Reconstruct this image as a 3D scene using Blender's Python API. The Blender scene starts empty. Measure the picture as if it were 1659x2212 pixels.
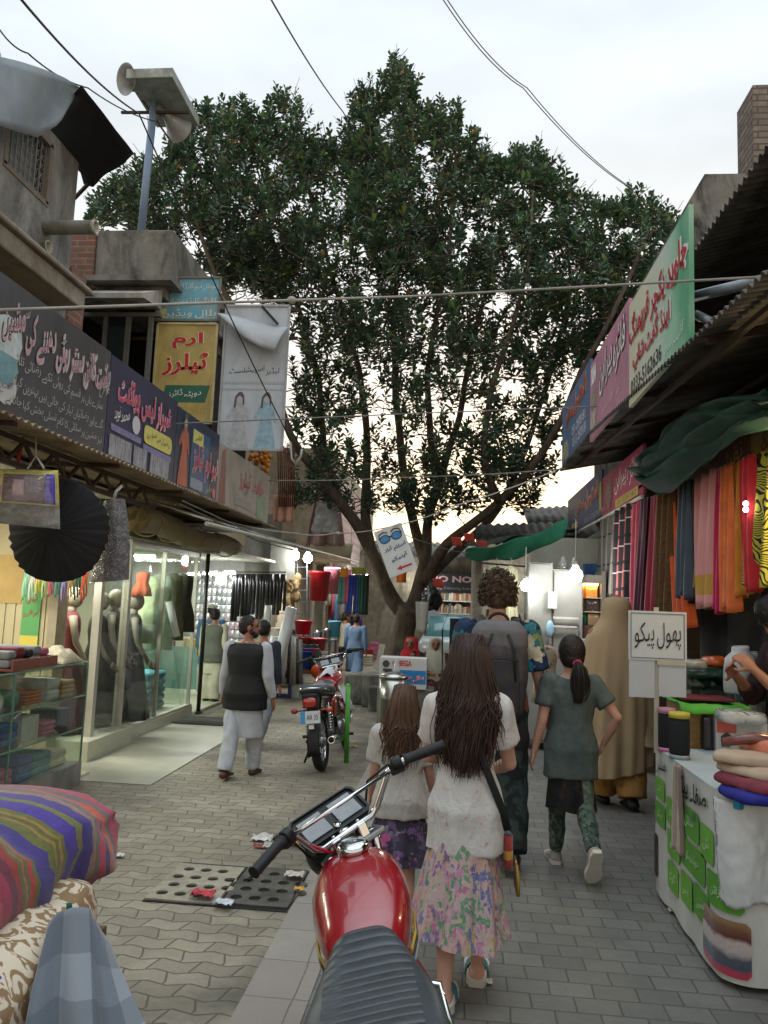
import bpy, bmesh, math, random
import numpy as np
from mathutils import Vector, Matrix, Euler, noise as mnoise
R = math.radians
rnd = random.Random(7)
scene = bpy.context.scene
COL = scene.collection

CAMH = 1.68
FPX, UC, VC = 1661.8, 829.5, 1106.0            # focal length and centre on a 1659 x 2212 reading of the photograph
_yc = Vector(((985 - UC) / FPX, -(1305 - VC) / FPX, -1)).normalized()
_r = R(2.2)
_zc = Vector((math.sin(_r), math.cos(_r), 0))
_zc.z = -(_zc.x * _yc.x + _zc.y * _yc.y) / _yc.z
_zc.normalize()
_xc = _yc.cross(_zc)
W2C = Matrix((_xc, _yc, _zc)).transposed()      # world axes written in camera space
C2W = W2C.transposed()
cam_d = bpy.data.cameras.new('camera')
cam = bpy.data.objects.new('camera', cam_d)
COL.objects.link(cam)
cam.matrix_world = Matrix.Translation((0, 0, CAMH)) @ C2W.to_4x4()
cam_d.sensor_fit = 'VERTICAL'
cam_d.sensor_height = 36
cam_d.lens = 36 * FPX / 2212
cam_d.clip_start = .05
cam_d.clip_end = 2000
scene.camera = cam
scene.render.resolution_x, scene.render.resolution_y = 768, 1024

def ray(u, v):
    return C2W @ Vector(((u - UC) / FPX, -(v - VC) / FPX, -1))
def aY(u, v, Y):
    d = ray(u, v); t = Y / d.y
    return Vector((d.x * t, Y, CAMH + d.z * t))
def aX(u, v, X):
    d = ray(u, v); t = X / d.x
    return Vector((X, d.y * t, CAMH + d.z * t))
def aZ(u, v, Z=0.0):
    d = ray(u, v); t = (Z - CAMH) / d.z
    return Vector((d.x * t, d.y * t, Z))

SUN_EL, SUN_AZ = 6.0, 4.0                       # low sun behind the tree, veiled by cloud
w = bpy.data.worlds.new('World'); scene.world = w
w.use_nodes = True
nt = w.node_tree; nt.nodes.clear()
out = nt.nodes.new('ShaderNodeOutputWorld')
sky = nt.nodes.new('ShaderNodeTexSky'); sky.sky_type = 'NISHITA'; sky.sun_disc = False
sky.sun_elevation = R(SUN_EL); sky.sun_rotation = R(SUN_AZ)
sky.air_density = 1.2; sky.dust_density = 2.5; sky.ozone_density = 1.5
bg = nt.nodes.new('ShaderNodeBackground'); bg.inputs[1].default_value = .11
nt.links.new(sky.outputs[0], bg.inputs[0])
tc = nt.nodes.new('ShaderNodeTexCoord')
sep = nt.nodes.new('ShaderNodeSeparateXYZ'); nt.links.new(tc.outputs['Generated'], sep.inputs[0])
ramp = nt.nodes.new('ShaderNodeValToRGB')       # thin even cloud: warm near the horizon, cool high up
for i, (p, c) in enumerate([(0, (1.0, .80, .58)), (.10, (.95, .82, .66)), (.3, (.72, .70, .675)), (.55, (.60, .645, .675)), (.8, (.53, .59, .64))]):
    e = ramp.color_ramp.elements[i] if i < 2 else ramp.color_ramp.elements.new(p)
    e.position = p; e.color = (*c, 1)
nt.links.new(sep.outputs[2], ramp.inputs[0])
mp = nt.nodes.new('ShaderNodeMapping'); mp.inputs['Scale'].default_value = (1, 1, 3)
nt.links.new(tc.outputs['Generated'], mp.inputs[0])
nz = nt.nodes.new('ShaderNodeTexNoise'); nz.inputs['Scale'].default_value = 2.2; nz.inputs['Detail'].default_value = 6
nt.links.new(mp.outputs[0], nz.inputs[0])
mr = nt.nodes.new('ShaderNodeMapRange'); mr.inputs[1].default_value = .3; mr.inputs[2].default_value = .7
mr.inputs[3].default_value = .74; mr.inputs[4].default_value = 1.05
nt.links.new(nz.outputs[0], mr.inputs[0])
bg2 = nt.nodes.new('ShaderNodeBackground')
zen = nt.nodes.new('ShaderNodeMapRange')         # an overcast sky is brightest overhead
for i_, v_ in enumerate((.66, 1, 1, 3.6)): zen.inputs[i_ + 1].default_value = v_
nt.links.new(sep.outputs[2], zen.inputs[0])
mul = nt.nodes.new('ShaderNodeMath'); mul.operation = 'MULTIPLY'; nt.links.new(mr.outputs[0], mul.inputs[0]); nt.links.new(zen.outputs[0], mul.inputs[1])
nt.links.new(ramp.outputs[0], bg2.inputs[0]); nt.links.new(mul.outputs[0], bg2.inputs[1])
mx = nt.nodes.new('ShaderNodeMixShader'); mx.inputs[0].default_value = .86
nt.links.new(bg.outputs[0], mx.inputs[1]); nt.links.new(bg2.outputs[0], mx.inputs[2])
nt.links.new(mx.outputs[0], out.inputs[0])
sd = bpy.data.lights.new('sun', 'SUN'); sd.energy = .5; sd.angle = R(14); sd.color = (1, .86, .7)
so = bpy.data.objects.new('sun', sd); COL.objects.link(so)
so.rotation_euler = (R(90 - SUN_EL), 0, R(180 - SUN_AZ))
scene.view_settings.view_transform = 'Standard'; scene.view_settings.look = 'None'
scene.view_settings.exposure = 0.84; scene.view_settings.gamma = 1
cy = scene.cycles
cy.use_denoising = True
cy.max_bounces = 6; cy.diffuse_bounces = 3; cy.glossy_bounces = 3; cy.transmission_bounces = 4; cy.transparent_max_bounces = 12
cy.caustics_reflective = False; cy.caustics_refractive = False
cy.sample_clamp_indirect = 6
cy.use_adaptive_sampling = True; cy.adaptive_threshold = .02

def lin(h):
    if not isinstance(h, str): return tuple(h)
    h = h.lstrip('#')
    return tuple(((int(h[i:i + 2], 16) / 255 + .055) / 1.055) ** 2.4 if int(h[i:i + 2], 16) > 10 else int(h[i:i + 2], 16) / 255 / 12.92 for i in (0, 2, 4))
_mats = {}
class NT:
    """small node-graph writer"""
    def __init__(s, name):
        s.m = bpy.data.materials.new(name); s.m.use_nodes = True
        s.t = s.m.node_tree; s.t.nodes.clear()
        s.o = s.n('ShaderNodeOutputMaterial'); s.p = s.n('ShaderNodeBsdfPrincipled')
        s.l(s.p.outputs[0], s.o.inputs[0]); s.tc = s.n('ShaderNodeTexCoord')
    def n(s, t, **k):
        x = s.t.nodes.new(t)
        for a, b in k.items(): setattr(x, a, b)
        return x
    def l(s, a, b): s.t.links.new(a, b)
    def set(s, node, **k):
        for a, b in k.items():
            sk = node.inputs[a.replace('_', ' ')]
            if hasattr(b, 'is_linked') or isinstance(b, bpy.types.NodeSocket): s.l(b, sk)
            else: sk.default_value = b
        return node
    def map(s, src, scale=(1, 1, 1), rot=(0, 0, 0), loc=(0, 0, 0)):
        m = s.n('ShaderNodeMapping'); s.l(src, m.inputs[0])
        m.inputs['Scale'].default_value = scale; m.inputs['Rotation'].default_value = rot; m.inputs['Location'].default_value = loc
        return m.outputs[0]
    def noise(s, vec, scale, detail=4, rough=.55, dist=0):
        x = s.n('ShaderNodeTexNoise'); s.l(vec, x.inputs['Vector'])
        x.inputs['Scale'].default_value = scale; x.inputs['Detail'].default_value = detail
        x.inputs['Roughness'].default_value = rough; x.inputs['Distortion'].default_value = dist
        return x
    def vor(s, vec, scale, feature='F1', rand=1):
        x = s.n('ShaderNodeTexVoronoi'); x.feature = feature; s.l(vec, x.inputs['Vector'])
        x.inputs['Scale'].default_value = scale; x.inputs['Randomness'].default_value = rand
        return x
    def math(s, op, a, b=None, c=None):
        x = s.n('ShaderNodeMath', operation=op)
        for i, v in enumerate((a, b, c)):
            if v is None: continue
            if isinstance(v, (int, float)): x.inputs[i].default_value = v
            else: s.l(v, x.inputs[i])
        return x.outputs[0]
    def ramp(s, fac, stops, interp='LINEAR'):
        x = s.n('ShaderNodeValToRGB'); x.color_ramp.interpolation = interp
        for i, (p, c) in enumerate(stops):
            e = x.color_ramp.elements[i] if i < 2 else x.color_ramp.elements.new(p)
            e.position = p; e.color = (*lin(c), 1)
        s.l(fac, x.inputs[0]); return x.outputs[0]
    def mix(s, fac, a, b, mode='MIX'):
        x = s.n('ShaderNodeMix', data_type='RGBA', blend_type=mode)
        for i, v in ((0, fac), (6, a), (7, b)):
            if isinstance(v, (int, float)): x.inputs[i].default_value = v
            elif isinstance(v, (tuple, str)): x.inputs[i].default_value = (*lin(v), 1)
            else: s.l(v, x.inputs[i])
        return x.outputs[2]
    def bump(s, h, strength=.3, dist=.01):
        b = s.n('ShaderNodeBump'); b.inputs['Strength'].default_value = strength; b.inputs['Distance'].default_value = dist
        s.l(h, b.inputs['Height']); s.l(b.outputs[0], s.p.inputs['Normal'])
    def col(s, c):
        if isinstance(c, (tuple, str)): s.p.inputs['Base Color'].default_value = (*lin(c), 1)
        else: s.l(c, s.p.inputs['Base Color'])
    def fin(s, rough=.7, metal=0, spec=.4, coat=0, sheen=0):
        s.p.inputs['Roughness'].default_value = rough; s.p.inputs['Metallic'].default_value = metal
        s.p.inputs['Specular IOR Level'].default_value = spec; s.p.inputs['Coat Weight'].default_value = coat
        s.p.inputs['Coat Roughness'].default_value = .04
        s.p.inputs['Sheen Weight'].default_value = sheen
        return s.m

def mat(name, col='#808080', rough=.7, metal=0, var=.18, vs=6, bump=0, bs=60, spec=.4, coat=0, sheen=0, stain=None, emit=0):
    """a plain surface with uneven colour, fine relief and optional dirt patches"""
    key = (name, str(col), rough, metal, var, vs, bump, bs, str(stain), emit, coat)
    if key in _mats: return _mats[key]
    g = NT(name); v = g.tc.outputs['Object']
    c = lin(col)
    if var:
        n = g.noise(v, vs, 6, .6)
        hi = tuple(min(1, x * (1 + var)) for x in c); lo = tuple(x * (1 - var) for x in c)
        k = g.ramp(n.outputs[0], [(.3, lo), (.7, hi)])
    else:
        k = None
    if stain:
        sc, sss, amt = stain
        n2 = g.noise(g.map(v, (1, 1, .45)), sss, 8, .68, .6)
        f = g.ramp(n2.outputs[0], [(.43, (0, 0, 0)), (.62, (amt, amt, amt))])
        k = g.mix(f, k if k else c, sc)
    g.col(k if k else c)
    if bump:
        n3 = g.noise(v, bs, 5, .6); g.bump(n3.outputs[0], bump, .01)
    if emit:
        g.p.inputs['Emission Color'].default_value = (*c, 1); g.p.inputs['Emission Strength'].default_value = emit
    _mats[key] = g.fin(rough, metal, spec, coat, sheen)
    return _mats[key]

def emis(name, col, strength):
    key = ('E', name, str(col), strength)
    if key not in _mats:
        g = NT(name); g.col((.8, .8, .8)); g.p.inputs['Emission Color'].default_value = (*lin(col), 1)
        g.p.inputs['Emission Strength'].default_value = strength; _mats[key] = g.fin(.5)
    return _mats[key]

def glassy(name, tint=(.9, .95, .93), refl=.5, rough=.02, wr=0, opac=0.0, fres=1.45):
    """thin clear sheet: glass panes, plastic film"""
    key = ('G', name, tint, refl, rough, wr, opac)
    if key in _mats: return _mats[key]
    m = bpy.data.materials.new(name); m.use_nodes = True; t = m.node_tree; t.nodes.clear()
    o = t.nodes.new('ShaderNodeOutputMaterial'); tr = t.nodes.new('ShaderNodeBsdfTransparent'); gl = t.nodes.new('ShaderNodeBsdfGlossy')
    df = t.nodes.new('ShaderNodeBsdfDiffuse'); df.inputs[0].default_value = (.75, .78, .78, 1)
    fr = t.nodes.new('ShaderNodeFresnel'); fr.inputs[0].default_value = fres
    ge = t.nodes.new('ShaderNodeNewGeometry'); io = t.nodes.new('ShaderNodeMapRange'); io.inputs[3].default_value = fres; io.inputs[4].default_value = 1 / fres
    t.links.new(ge.outputs['Backfacing'], io.inputs[0]); t.links.new(io.outputs[0], fr.inputs[0])
    mu = t.nodes.new('ShaderNodeMath'); mu.operation = 'MULTIPLY'; mu.inputs[1].default_value = refl * 2; mu.use_clamp = True
    mxs = t.nodes.new('ShaderNodeMixShader'); mx2 = t.nodes.new('ShaderNodeMixShader'); mx2.inputs[0].default_value = opac
    tr.inputs[0].default_value = (*tint, 1); gl.inputs['Roughness'].default_value = rough
    if wr:
        tcn = t.nodes.new('ShaderNodeTexCoord'); nn = t.nodes.new('ShaderNodeTexNoise'); nn.inputs['Scale'].default_value = 14; nn.inputs['Detail'].default_value = 6; nn.inputs['Distortion'].default_value = 1.2
        bb = t.nodes.new('ShaderNodeBump'); bb.inputs['Strength'].default_value = wr; bb.inputs['Distance'].default_value = .05
        t.links.new(tcn.outputs['Object'], nn.inputs[0]); t.links.new(nn.outputs[0], bb.inputs['Height'])
        t.links.new(bb.outputs[0], gl.inputs['Normal']); t.links.new(bb.outputs[0], fr.inputs['Normal'])
    t.links.new(fr.outputs[0], mu.inputs[0]); t.links.new(mu.outputs[0], mxs.inputs[0])
    t.links.new(tr.outputs[0], mx2.inputs[1]); t.links.new(df.outputs[0], mx2.inputs[2])
    t.links.new(mx2.outputs[0], mxs.inputs[1]); t.links.new(gl.outputs[0], mxs.inputs[2]); t.links.new(mxs.outputs[0], o.inputs[0])
    _mats[key] = m
    return m

def stripes(name, stops, axis=0, src='UV', rough=.85, bump=.15, interp='CONSTANT', wob=.0, sheen=.2, fs=(1, 1, 1), var=.2):
    """woven bands: stops along one texture axis"""
    g = NT(name); v = g.tc.outputs[src]
    sp = g.n('ShaderNodeSeparateXYZ')
    if wob:
        n = g.noise(v, 6, 2); mm = g.n('ShaderNodeMix', data_type='VECTOR'); mm.inputs[0].default_value = wob
        g.l(v, mm.inputs[4]); g.l(n.outputs['Color'], mm.inputs[5]); g.l(mm.outputs[1], sp.inputs[0])
    else: g.l(v, sp.inputs[0])
    f = g.math('FRACT', g.math('MULTIPLY', sp.outputs[axis], fs[axis]))
    c = g.ramp(f, stops, interp)
    n2 = g.noise(g.tc.outputs['Object'], 60, 3)
    c = g.mix(g.ramp(n2.outputs[0], [(.3, (var, var, var)), (.7, (0, 0, 0))]), c, (0.02, 0.02, 0.02))
    g.col(c)
    n3 = g.noise(g.tc.outputs['Object'], 220, 2); g.bump(n3.outputs[0], bump, .004)
    return g.fin(rough, 0, .3, 0, sheen)

def patches(name, ground, cols, scale=20, thr=.35, src='Object', rough=.85, stretch=(1, 1, 1), sheen=.1, dist=.15):
    """printed cloth: scattered irregular blots of several colours on a ground colour"""
    g = NT(name); v = g.map(g.tc.outputs[src], stretch)
    n = g.noise(v, scale * .8, 3)
    mm = g.n('ShaderNodeMix', data_type='VECTOR'); mm.inputs[0].default_value = dist
    g.l(v, mm.inputs[4]); g.l(n.outputs['Color'], mm.inputs[5])
    vo = g.vor(mm.outputs[1], scale)
    sp = g.n('ShaderNodeSeparateColor'); g.l(vo.outputs['Color'], sp.inputs[0])
    k = len(cols)
    c = g.ramp(sp.outputs[0], [(i / k, x) for i, x in enumerate(cols)], 'CONSTANT')
    mask = g.ramp(vo.outputs['Distance'], [(thr, (1, 1, 1)), (thr + .06, (0, 0, 0))])
    gate = g.ramp(sp.outputs[1], [(.22, (0, 0, 0)), (.24, (1, 1, 1))])
    mk = g.mix(1, mask, gate, 'MULTIPLY')
    c = g.mix(mk, ground, c)
    n2 = g.noise(v, scale * 4, 3)
    c = g.mix(g.ramp(n2.outputs[0], [(.35, (.35, .35, .35)), (.65, (0, 0, 0))]), c, ground)
    g.col(c); g.bump(g.noise(g.map(g.tc.outputs['Object'], (1, 1, .5)), 13, 4, .6, 1.5).outputs[0], .7, .02)
    return g.fin(rough, 0, .3, 0, sheen)

def bricks(name, c1, c2, mortar, sc=1, bw=.24, bh=.075, ms=.012, axes='XZ', rough=.9, bump=.6, stain=None):
    g = NT(name); v = g.tc.outputs['Object']
    sp = g.n('ShaderNodeSeparateXYZ'); g.l(v, sp.inputs[0])
    cb = g.n('ShaderNodeCombineXYZ')
    ax = {'X': 0, 'Y': 1, 'Z': 2}
    if axes == 'HZ': g.l(g.math('ADD', sp.outputs[0], sp.outputs[1]), cb.inputs[0]); g.l(sp.outputs[2], cb.inputs[1])
    else: g.l(sp.outputs[ax[axes[0]]], cb.inputs[0]); g.l(sp.outputs[ax[axes[1]]], cb.inputs[1])
    b = g.n('ShaderNodeTexBrick'); g.l(cb.outputs[0], b.inputs[0])
    b.inputs['Color1'].default_value = (*lin(c1), 1); b.inputs['Color2'].default_value = (*lin(c2), 1); b.inputs['Mortar'].default_value = (*lin(mortar), 1)
    b.inputs['Scale'].default_value = 1; b.inputs['Brick Width'].default_value = bw; b.inputs['Row Height'].default_value = bh
    b.inputs['Mortar Size'].default_value = ms; b.inputs['Mortar Smooth'].default_value = .3; b.inputs['Bias'].default_value = 0
    c = b.outputs[0]
    n = g.noise(v, 9, 7, .65)
    c = g.mix(g.ramp(n.outputs[0], [(.35, (.55, .55, .55)), (.65, (0, 0, 0))]), c, stain or mortar)
    g.col(c)
    h = g.math('ADD', g.math('MULTIPLY', b.outputs[1], -1.0), g.math('MULTIPLY', g.noise(v, 60, 4).outputs[0], .3))
    g.bump(h, bump, .012)
    return g.fin(rough, 0, .3)

def wood(name, c1, c2, sc=(1, 12, 12), rough=.6):
    key = ('W', name)
    if key in _mats: return _mats[key]
    g = NT(name); v = g.map(g.tc.outputs['Object'], sc)
    n = g.noise(v, 4, 5, .6, 1.5)
    g.col(g.ramp(n.outputs[0], [(.3, c1), (.7, c2)])); g.bump(n.outputs[0], .2, .004)
    _mats[key] = g.fin(rough); return _mats[key]

ORG = {}
class MB:
    def __init__(s): s.v = []; s.f = []; s.mi = []; s.uv = []; s.cur = 0; s.sm = []; s.smooth = False
    def addv(s, p): s.v.append(tuple(p)); return len(s.v) - 1
    def face(s, idx, uv=None):
        s.f.append(tuple(idx)); s.mi.append(s.cur); s.uv.append(uv); s.sm.append(s.smooth)
    def poly(s, pts, uv=None): s.face([s.addv(p) for p in pts], uv)
    def hexa(s, p):          # 8 corners: bottom ring then top ring
        i = [s.addv(q) for q in p]
        for a in ((3, 2, 1, 0), (4, 5, 6, 7), (0, 1, 5, 4), (1, 2, 6, 5), (2, 3, 7, 6), (3, 0, 4, 7)): s.face([i[k] for k in a])
    def bx(s, x0, x1, y0, y1, z0, z1):
        s.hexa([(x0, y0, z0), (x1, y0, z0), (x1, y1, z0), (x0, y1, z0), (x0, y0, z1), (x1, y0, z1), (x1, y1, z1), (x0, y1, z1)])
    def box(s, c, size, rot=None):
        c = Vector(c); h = Vector(size) / 2
        M = (rot if isinstance(rot, Matrix) else Euler(rot).to_matrix()) if rot is not None else Matrix.Identity(3)
        s.hexa([c + M @ Vector((sx * h.x, sy * h.y, sz * h.z)) for sz in (-1, 1) for sx, sy in ((-1, -1), (1, -1), (1, 1), (-1, 1))])
    def bar(s, a, b, w, h=None, up=(0, 0, 1)):
        a, b = Vector(a), Vector(b); d = (b - a).normalized(); h = h or w
        u = Vector(up); x = d.cross(u)
        if x.length < 1e-3: x = d.cross(Vector((1, 0, 0)))
        x.normalize(); z = x.cross(d)
        s.hexa([p + x * sx * w / 2 + z * sz * h / 2 for sz in (-1, 1) for p, sx in ((a, -1), (a, 1), (b, 1), (b, -1))])
    def tube(s, pts, r, n=8, cap=True, flat=None, smooth=True):
        pts = [Vector(p) for p in pts]
        rs = r if isinstance(r, (list, tuple)) else [r] * len(pts)
        old = s.smooth; s.smooth = smooth
        rings = []; prev = None
        for i, p in enumerate(pts):
            t = (pts[min(i + 1, len(pts) - 1)] - pts[max(i - 1, 0)])
            if t.length < 1e-9: t = Vector((0, 0, 1))
            t.normalize()
            if prev is None:
                a = t.orthogonal().normalized() if flat is None else (Vector(flat) - t * Vector(flat).dot(t)).normalized()
            else:
                a = prev - t * prev.dot(t)
                a = a.normalized() if a.length > 1e-6 else t.orthogonal().normalized()
            prev = a; b = t.cross(a)
            q = rs[i]; ra, rb = q if isinstance(q, tuple) else (q, q)
            rings.append([s.addv(p + a * ra * math.cos(k * math.tau / n) + b * rb * math.sin(k * math.tau / n)) for k in range(n)])
        L = len(pts) - 1
        for i in range(L):
            for k in range(n):
                s.face((rings[i][k], rings[i][(k + 1) % n], rings[i + 1][(k + 1) % n], rings[i + 1][k]),
                       ((k / n, i / L), ((k + 1) / n, i / L), ((k + 1) / n, (i + 1) / L), (k / n, (i + 1) / L)))
        if cap:
            s.smooth = False; s.face(rings[0][::-1]); s.face(rings[-1])
        s.smooth = old
    def ball(s, c, r, nu=14, nv=9, rot=None):
        c = Vector(c); r = (r, r, r) if isinstance(r, (int, float)) else r
        M = rot if isinstance(rot, Matrix) else (Euler(rot).to_matrix() if rot is not None else Matrix.Identity(3))
        old = s.smooth; s.smooth = True
        top = s.addv(c + M @ Vector((0, 0, r[2]))); bot = s.addv(c - M @ Vector((0, 0, r[2]))); rg = []
        for j in range(1, nv):
            t = math.pi * j / nv
            rg.append([s.addv(c + M @ Vector((r[0] * math.sin(t) * math.cos(k * math.tau / nu), r[1] * math.sin(t) * math.sin(k * math.tau / nu), r[2] * math.cos(t)))) for k in range(nu)])
        for k in range(nu):
            k2 = (k + 1) % nu
            s.face((top, rg[0][k], rg[0][k2])); s.face((bot, rg[-1][k2], rg[-1][k]))
            for j in range(nv - 2): s.face((rg[j][k], rg[j + 1][k], rg[j + 1][k2], rg[j][k2]))
        s.smooth = old
    def loft(s, rings, cap=True, smooth=True):
        old = s.smooth; s.smooth = smooth
        ids = [[s.addv(p) for p in r] for r in rings]; n = len(ids[0])
        for i in range(len(ids) - 1):
            for k in range(n):
                s.face((ids[i][k], ids[i][(k + 1) % n], ids[i + 1][(k + 1) % n], ids[i + 1][k]),
                       ((k / n, i / (len(ids) - 1)), ((k + 1) / n, i / (len(ids) - 1)), ((k + 1) / n, (i + 1) / (len(ids) - 1)), (k / n, (i + 1) / (len(ids) - 1))))
        if cap: s.face(ids[0][::-1]); s.face(ids[-1])
        s.smooth = old
    def lathe(s, prof, c=(0, 0, 0), n=20, axis=None, cap=True):
        """prof: (radius, height) pairs along axis"""
        c = Vector(c); ax = Vector(axis or (0, 0, 1)).normalized(); a = ax.orthogonal().normalized(); b = ax.cross(a)
        s.loft([[c + ax * h + (a * math.cos(k * math.tau / n) + b * math.sin(k * math.tau / n)) * r for k in range(n)] for r, h in prof], cap)
    def grid(s, fn, nu, nv, smooth=True, thick=0):
        old = s.smooth; s.smooth = smooth
        P = [[Vector(fn(i / nu, j / nv)) for j in range(nv + 1)] for i in range(nu + 1)]
        def sheet(Q, flip):
            id = [[s.addv(p) for p in row] for row in Q]
            for i in range(nu):
                for j in range(nv):
                    q = (id[i][j], id[i + 1][j], id[i + 1][j + 1], id[i][j + 1]); u = ((i / nu, j / nv), ((i + 1) / nu, j / nv), ((i + 1) / nu, (j + 1) / nv), (i / nu, (j + 1) / nv))
                    s.face(q[::-1] if flip else q, u[::-1] if flip else u)
            return id
        A = sheet(P, False)
        if thick:
            Q = []
            for i in range(nu + 1):
                row = []
                for j in range(nv + 1):
                    du = P[min(i + 1, nu)][j] - P[max(i - 1, 0)][j]; dv = P[i][min(j + 1, nv)] - P[i][max(j - 1, 0)]
                    nn = du.cross(dv); nn = nn.normalized() if nn.length > 1e-9 else Vector((0, 0, 1))
                    row.append(P[i][j] - nn * thick)
                Q.append(row)
            B = sheet(Q, True)
            bd = [(i, 0) for i in range(nu)] + [(nu, j) for j in range(nv)] + [(i, nv) for i in range(nu, 0, -1)] + [(0, j) for j in range(nv, 0, -1)]
            for k in range(len(bd)):
                a, b = bd[k], bd[(k + 1) % len(bd)]
                s.face((A[b[0]][b[1]], A[a[0]][a[1]], B[a[0]][a[1]], B[b[0]][b[1]]), ((a[0] / nu, a[1] / nv),) * 4)
        s.smooth = old
    def mesh(s, name, mats, off=None):
        me = bpy.data.meshes.new(name)
        vv = s.v if off is None else [(x - off[0], y - off[1], z - off[2]) for x, y, z in s.v]
        me.from_pydata(vv, [], s.f)
        for m in (mats if isinstance(mats, (list, tuple)) else [mats]): me.materials.append(m)
        me.polygons.foreach_set('material_index', s.mi); me.polygons.foreach_set('use_smooth', s.sm)
        if any(u is not None for u in s.uv):
            L = me.uv_layers.new(name='UVMap'); d = []
            for f, u in zip(s.f, s.uv):
                if u is None or len(u) != len(f): d += [0.0, 0.0] * len(f)
                else:
                    for q in u: d += [q[0], q[1]]
            L.data.foreach_set('uv', d)
        me.update(); return me
    def build(s, name, mats, parent=None, local=False, bevel=0, **tags):
        org = ORG.get(parent.name, Vector()) if parent is not None else Vector()
        if parent is None and not local and s.v:
            a = np.array(s.v); org = Vector((float((a[:, 0].min() + a[:, 0].max()) / 2), float((a[:, 1].min() + a[:, 1].max()) / 2), float(a[:, 2].min())))
        me = s.mesh(name, mats, None if local else org)
        o = bpy.data.objects.new(name, me); COL.objects.link(o)
        if parent is not None: o.parent = parent
        elif not local: o.location = org
        ORG[o.name] = Vector() if local else org
        if bevel:
            b = o.modifiers.new('bevel', 'BEVEL'); b.width = bevel; b.segments = 2; b.limit_method = 'ANGLE'; b.angle_limit = R(40)
        tag(o, **tags)
        return o

def tag(o, label=None, cat=None, group=None, kind=None):
    if label: o['label'] = label
    if cat: o['category'] = cat
    if group: o['group'] = group
    if kind: o['kind'] = kind
    return o
def thing(name, label, cat, loc=(0, 0, 0), rz=0, group=None):
    o = bpy.data.objects.new(name, None); COL.objects.link(o); o.empty_display_size = .1
    o.location = loc; o.rotation_euler = (0, 0, rz); ORG[o.name] = Vector(loc)
    return tag(o, label, cat, group)
def copy_thing(o, loc, rz=None, label=None, parent=None):
    c = o.copy(); COL.objects.link(c)
    if parent is None:
        c.location = loc
        if rz is not None: c.rotation_euler = (0, 0, rz)
        if label: c['label'] = label
    else: c.parent = parent
    for ch in list(o.children): copy_thing(ch, None, None, None, c)
    return c
def simple(name, mb, m, label, cat, group=None, bevel=0):
    return mb.build(name, m, None, bevel=bevel, label=label, cat=cat, group=group)
def struct(name, mb, m):
    return mb.build(name, m, None, local=True, kind='structure')
def subsurf(o, lv=1):
    m = o.modifiers.new('subsurf', 'SUBSURF'); m.levels = lv; m.render_levels = lv
    for p in o.data.polygons: p.use_smooth = True
    return o
def fbm(p, k=1.0): return mnoise.noise(Vector((p[0] * k, p[1] * k, p[2] * k)))

def remeshed(name, mb, m, voxel, parent=None, smooth=4, fold=None, local=True, **tags):
    """fuse overlapping closed pieces into one continuous surface, then add cloth folds along the normals"""
    me = mb.mesh(name + '_raw', m)
    o = bpy.data.objects.new(name, me); COL.objects.link(o)
    r = o.modifiers.new('remesh', 'REMESH'); r.mode = 'VOXEL'; r.voxel_size = voxel; r.use_smooth_shade = True
    if smooth:
        q = o.modifiers.new('smooth', 'SMOOTH'); q.iterations = smooth; q.factor = .5
    dg = bpy.context.evaluated_depsgraph_get()
    nm = bpy.data.meshes.new_from_object(o.evaluated_get(dg))
    o.modifiers.clear(); o.data = nm; bpy.data.meshes.remove(me); nm.name = name
    if fold:
        amp, kx, kz, seed = fold
        ns = [v.normal.copy() for v in nm.vertices]
        for v, n in zip(nm.vertices, ns):
            c = v.co
            a = mnoise.noise(Vector((c.x * kx + seed, c.y * kx, c.z * kz + seed))) + .5 * mnoise.noise(Vector((c.x * kx * 2.1 + c.z * kz, c.y * kx * 2.1, c.z * kz * 2 + seed)))
            v.co = c + n * amp * a
    for p in nm.polygons: p.use_smooth = True
    if not nm.materials: nm.materials.append(m if not isinstance(m, (list, tuple)) else m[0])
    if parent is not None: o.parent = parent
    tag(o, **tags); ORG[o.name] = Vector()
    return o

_JOIN = {}
def _j(base, iso, ini=None, fin=None, med=None): _JOIN[base] = (iso, fin, ini, med)
for line in '''ا FE8D FE8E|آ FE81 FE82|ب FE8F FE90 FE91 FE92|پ FB56 FB57 FB58 FB59|ت FE95 FE96 FE97 FE98|ٹ FB66 FB67 FB68 FB69|ث FE99 FE9A FE9B FE9C
ج FE9D FE9E FE9F FEA0|چ FB7A FB7B FB7C FB7D|ح FEA1 FEA2 FEA3 FEA4|خ FEA5 FEA6 FEA7 FEA8|د FEA9 FEAA|ڈ FB88 FB89|ذ FEAB FEAC|ر FEAD FEAE|ڑ FB8C FB8D|ز FEAF FEB0|ژ FB8A FB8B
س FEB1 FEB2 FEB3 FEB4|ش FEB5 FEB6 FEB7 FEB8|ص FEB9 FEBA FEBB FEBC|ض FEBD FEBE FEBF FEC0|ط FEC1 FEC2 FEC3 FEC4|ظ FEC5 FEC6 FEC7 FEC8|ع FEC9 FECA FECB FECC|غ FECD FECE FECF FED0
ف FED1 FED2 FED3 FED4|ق FED5 FED6 FED7 FED8|ک FB8E FB8F FB90 FB91|گ FB92 FB93 FB94 FB95|ل FEDD FEDE FEDF FEE0|م FEE1 FEE2 FEE3 FEE4|ن FEE5 FEE6 FEE7 FEE8|ں FB9E FB9F
و FEED FEEE|ہ FBA6 FBA7 FBA8 FBA9|ھ FBAA FBAB FBAC FBAD|ی FBFC FBFD FBFE FBFF|ے FBAE FBAF|ئ FE89 FE8A FE8B FE8C|ء FE80'''.replace('\n', '|').split('|'):
    p = line.split(); _JOIN[p[0]] = [chr(int(x, 16)) for x in p[1:]]
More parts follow.
